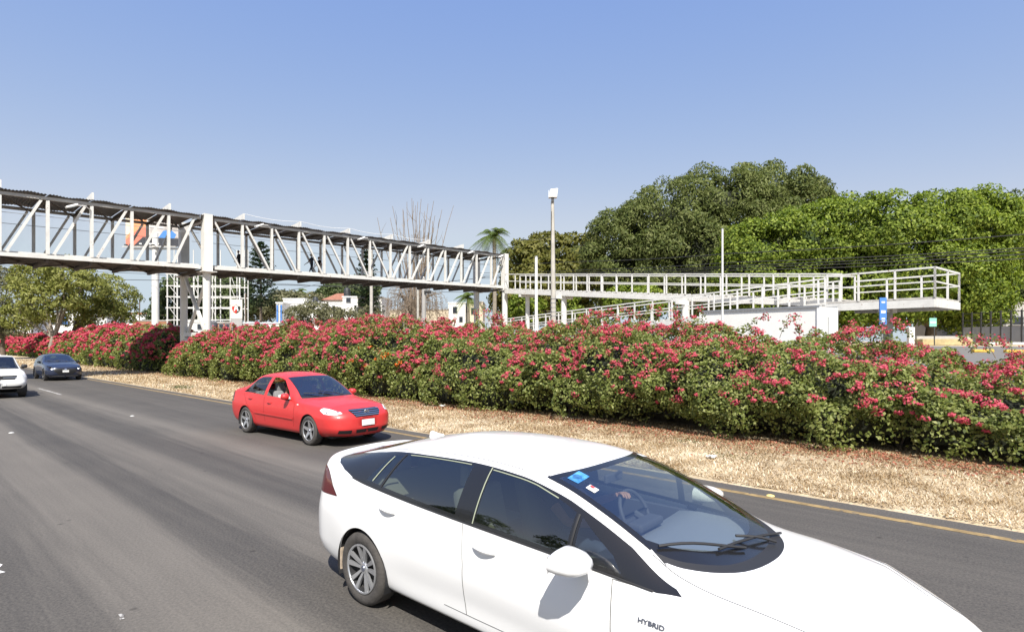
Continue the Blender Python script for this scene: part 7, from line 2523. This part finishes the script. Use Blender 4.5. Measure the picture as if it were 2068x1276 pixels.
    for i in range(nv + 1):
        ph = math.pi / 2 - (math.pi * .62) * i / nv
        for j in range(nu):
            th = 2 * math.pi * j / nu
            low = .35 if math.cos(th) > .3 else 1.0
            pz = math.sin(max(ph, -.05 if low < 1 else -.62))
            vs2.append(h + Vector((.100 * math.cos(ph if ph > 0 else 0) * math.cos(th) * (1 if ph > 0 else .96), .090 * math.cos(ph if ph > 0 else 0) * math.sin(th), .100 * pz)))
    for i in range(nv):
        for j in range(nu): fs2.append([i * nu + j, i * nu + (j + 1) % nu, (i + 1) * nu + (j + 1) % nu, (i + 1) * nu + j])
    m.add(vs2, fs2)
    if cap: m.box(h + Vector((.14, 0, .005)), (.13, .13, .012))
    m.build('cap' if cap else 'hair', M['cloth_black' if cap else hairmat], root, smooth=True)
    for s in (1, -1):
        m = MB(); m.lathe([(0, -.006), (.012, -.002), (.014, .006), (0, .010)], 10, 'x', c=P['head'] + Vector((.080, s * .032, .022))); m.build('eye', M['eye_white'], root, smooth=True)
        m = MB(); m.box(P['head'] + Vector((-.005, s * .088, .01)), (.035, .014, .055)); m.build('ear', M[mats['skin']], root, bevel=.005)
    m = MB(); m.box(P['head'] + Vector((.078, 0, -.055)), (.012, .045, .010)); m.build('mouth', M['skin_dark'], root, bevel=.003)
    root.scale = (scale, scale, scale)
    return root


def walk_pose(st=.32, arm=.25):
    return dict(pelvis=(0, 0, .96), chest=(.03, 0, 1.32), head=(.06, 0, 1.64), shL=(.02, .19, 1.42), shR=(.02, -.19, 1.42), elL=(-.02 - arm * .4, .25, 1.14), elR=(.04 + arm * .4, -.25, 1.14),
                wrL=(-.02 - arm * .2, .26, .90), wrR=(.12 + arm, -.24, .95), hpL=(0, .095, .90), hpR=(0, -.095, .90), knL=(st * .6, .10, .50), knR=(-st * .15, -.10, .50), anL=(st, .10, .09), anR=(-st * 1.1, -.10, .14),
                toL=(st + .17, .11, .05), toR=(-st * 1.1 + .15, -.11, .05), curlL=(.3, 0, -.6), curlR=(.3, 0, -.6))


def seat_pose(hand=(.0, .0, .0), handR=None, lean=0.0):
    """sitting; origin at the hip point on the seat"""
    hl = Vector(hand); hr = Vector(handR) if handR else Vector((.36, -.16, .06))
    return dict(pelvis=(0, 0, .10), chest=(-.12 - lean, 0, .46), head=(-.10 - lean, 0, .79), shL=(-.13 - lean, .19, .56), shR=(-.13 - lean, -.19, .56), elL=tuple(Vector((-.05, .25, .32)).lerp(hl, .38)), elR=tuple(Vector((-.05, -.25, .30)).lerp(hr, .35)),
                wrL=tuple(hl), wrR=tuple(hr), hpL=(.05, .10, .10), hpR=(.05, -.10, .10), knL=(.46, .13, .16), knR=(.46, -.13, .16), anL=(.62, .13, -.22), anR=(.60, -.13, -.22), toL=(.78, .13, -.25), toR=(.76, -.13, -.25), curlL=(.3, .0, -.9), curlR=(.3, 0, -.9))


def deck_at(px, w):
    r_ = (px - CX) / FPX
    c = C1 + W_ * w
    t = (r_ * c.y - c.x) / (V.x - r_ * V.y)
    p = bp(t, w, .04)
    return p


brz = math.atan2(-V.y, -V.x)
person('man in a black cap and dark clothes walking left across the footbridge', deck_at(630, 1.6), brz, walk_pose(.34, .3), dict(skin='skin_dark', shirt='cloth_navy', pants='cloth_navy', shoe='shoe_green'), cap=True, scale=1.04)
person('person in a dark top and beige shorts following the capped man on the footbridge', deck_at(645, 2.2), brz, walk_pose(.22, .15), dict(skin='skin_tan', shirt='cloth_black', pants='cloth_beige', shoe='cloth_black'), scale=.98, bare_legs=True)
person('person in black half hidden by a truss post on the footbridge', deck_at(483, 2.4), brz, walk_pose(.15, .1), dict(skin='skin_tan', shirt='cloth_black', pants='cloth_black', shoe='cloth_black'), scale=.95)


def ride(root, lab, lx, ly, lz, pose, mats, **kw):
    p = root.location + Matrix.Rotation(root.rotation_euler.z, 3, 'Z') @ Vector((lx, ly, lz))
    return person(lab, p, root.rotation_euler.z, pose, mats, **kw)


hx = HATCH_X(1.12)
ride(HATCH, 'driver of the white hatchback with one bare arm over the steering wheel', hx + .0, .37, .46, seat_pose(hand=(HATCH_X(1.70) - hx - .10, -.06, .615), handR=(HATCH_X(1.70) - hx - .12, -.12, .38)), dict(skin='skin_tan', shirt='cloth_navy', pants='cloth_denim', shoe='cloth_black'), scale=.96)
rx = REDCAR_X(1.98) - 1.0
ride(REDCAR, 'driver of the red saloon in a grey shirt behind the steering wheel', rx, .36, .42, seat_pose(hand=(.48, .05, .42), handR=(.48, -.10, .42)), dict(skin='skin_tan', shirt='cloth_grey', pants='cloth_denim', shoe='cloth_black'), scale=.95)
ride(REDCAR, 'front passenger of the red saloon in a white shirt beside the open window', rx, -.36, .42, seat_pose(hand=(.34, .06, .2)), dict(skin='skin_dark', shirt='cloth_white', pants='cloth_denim', shoe='cloth_black'), scale=.95)
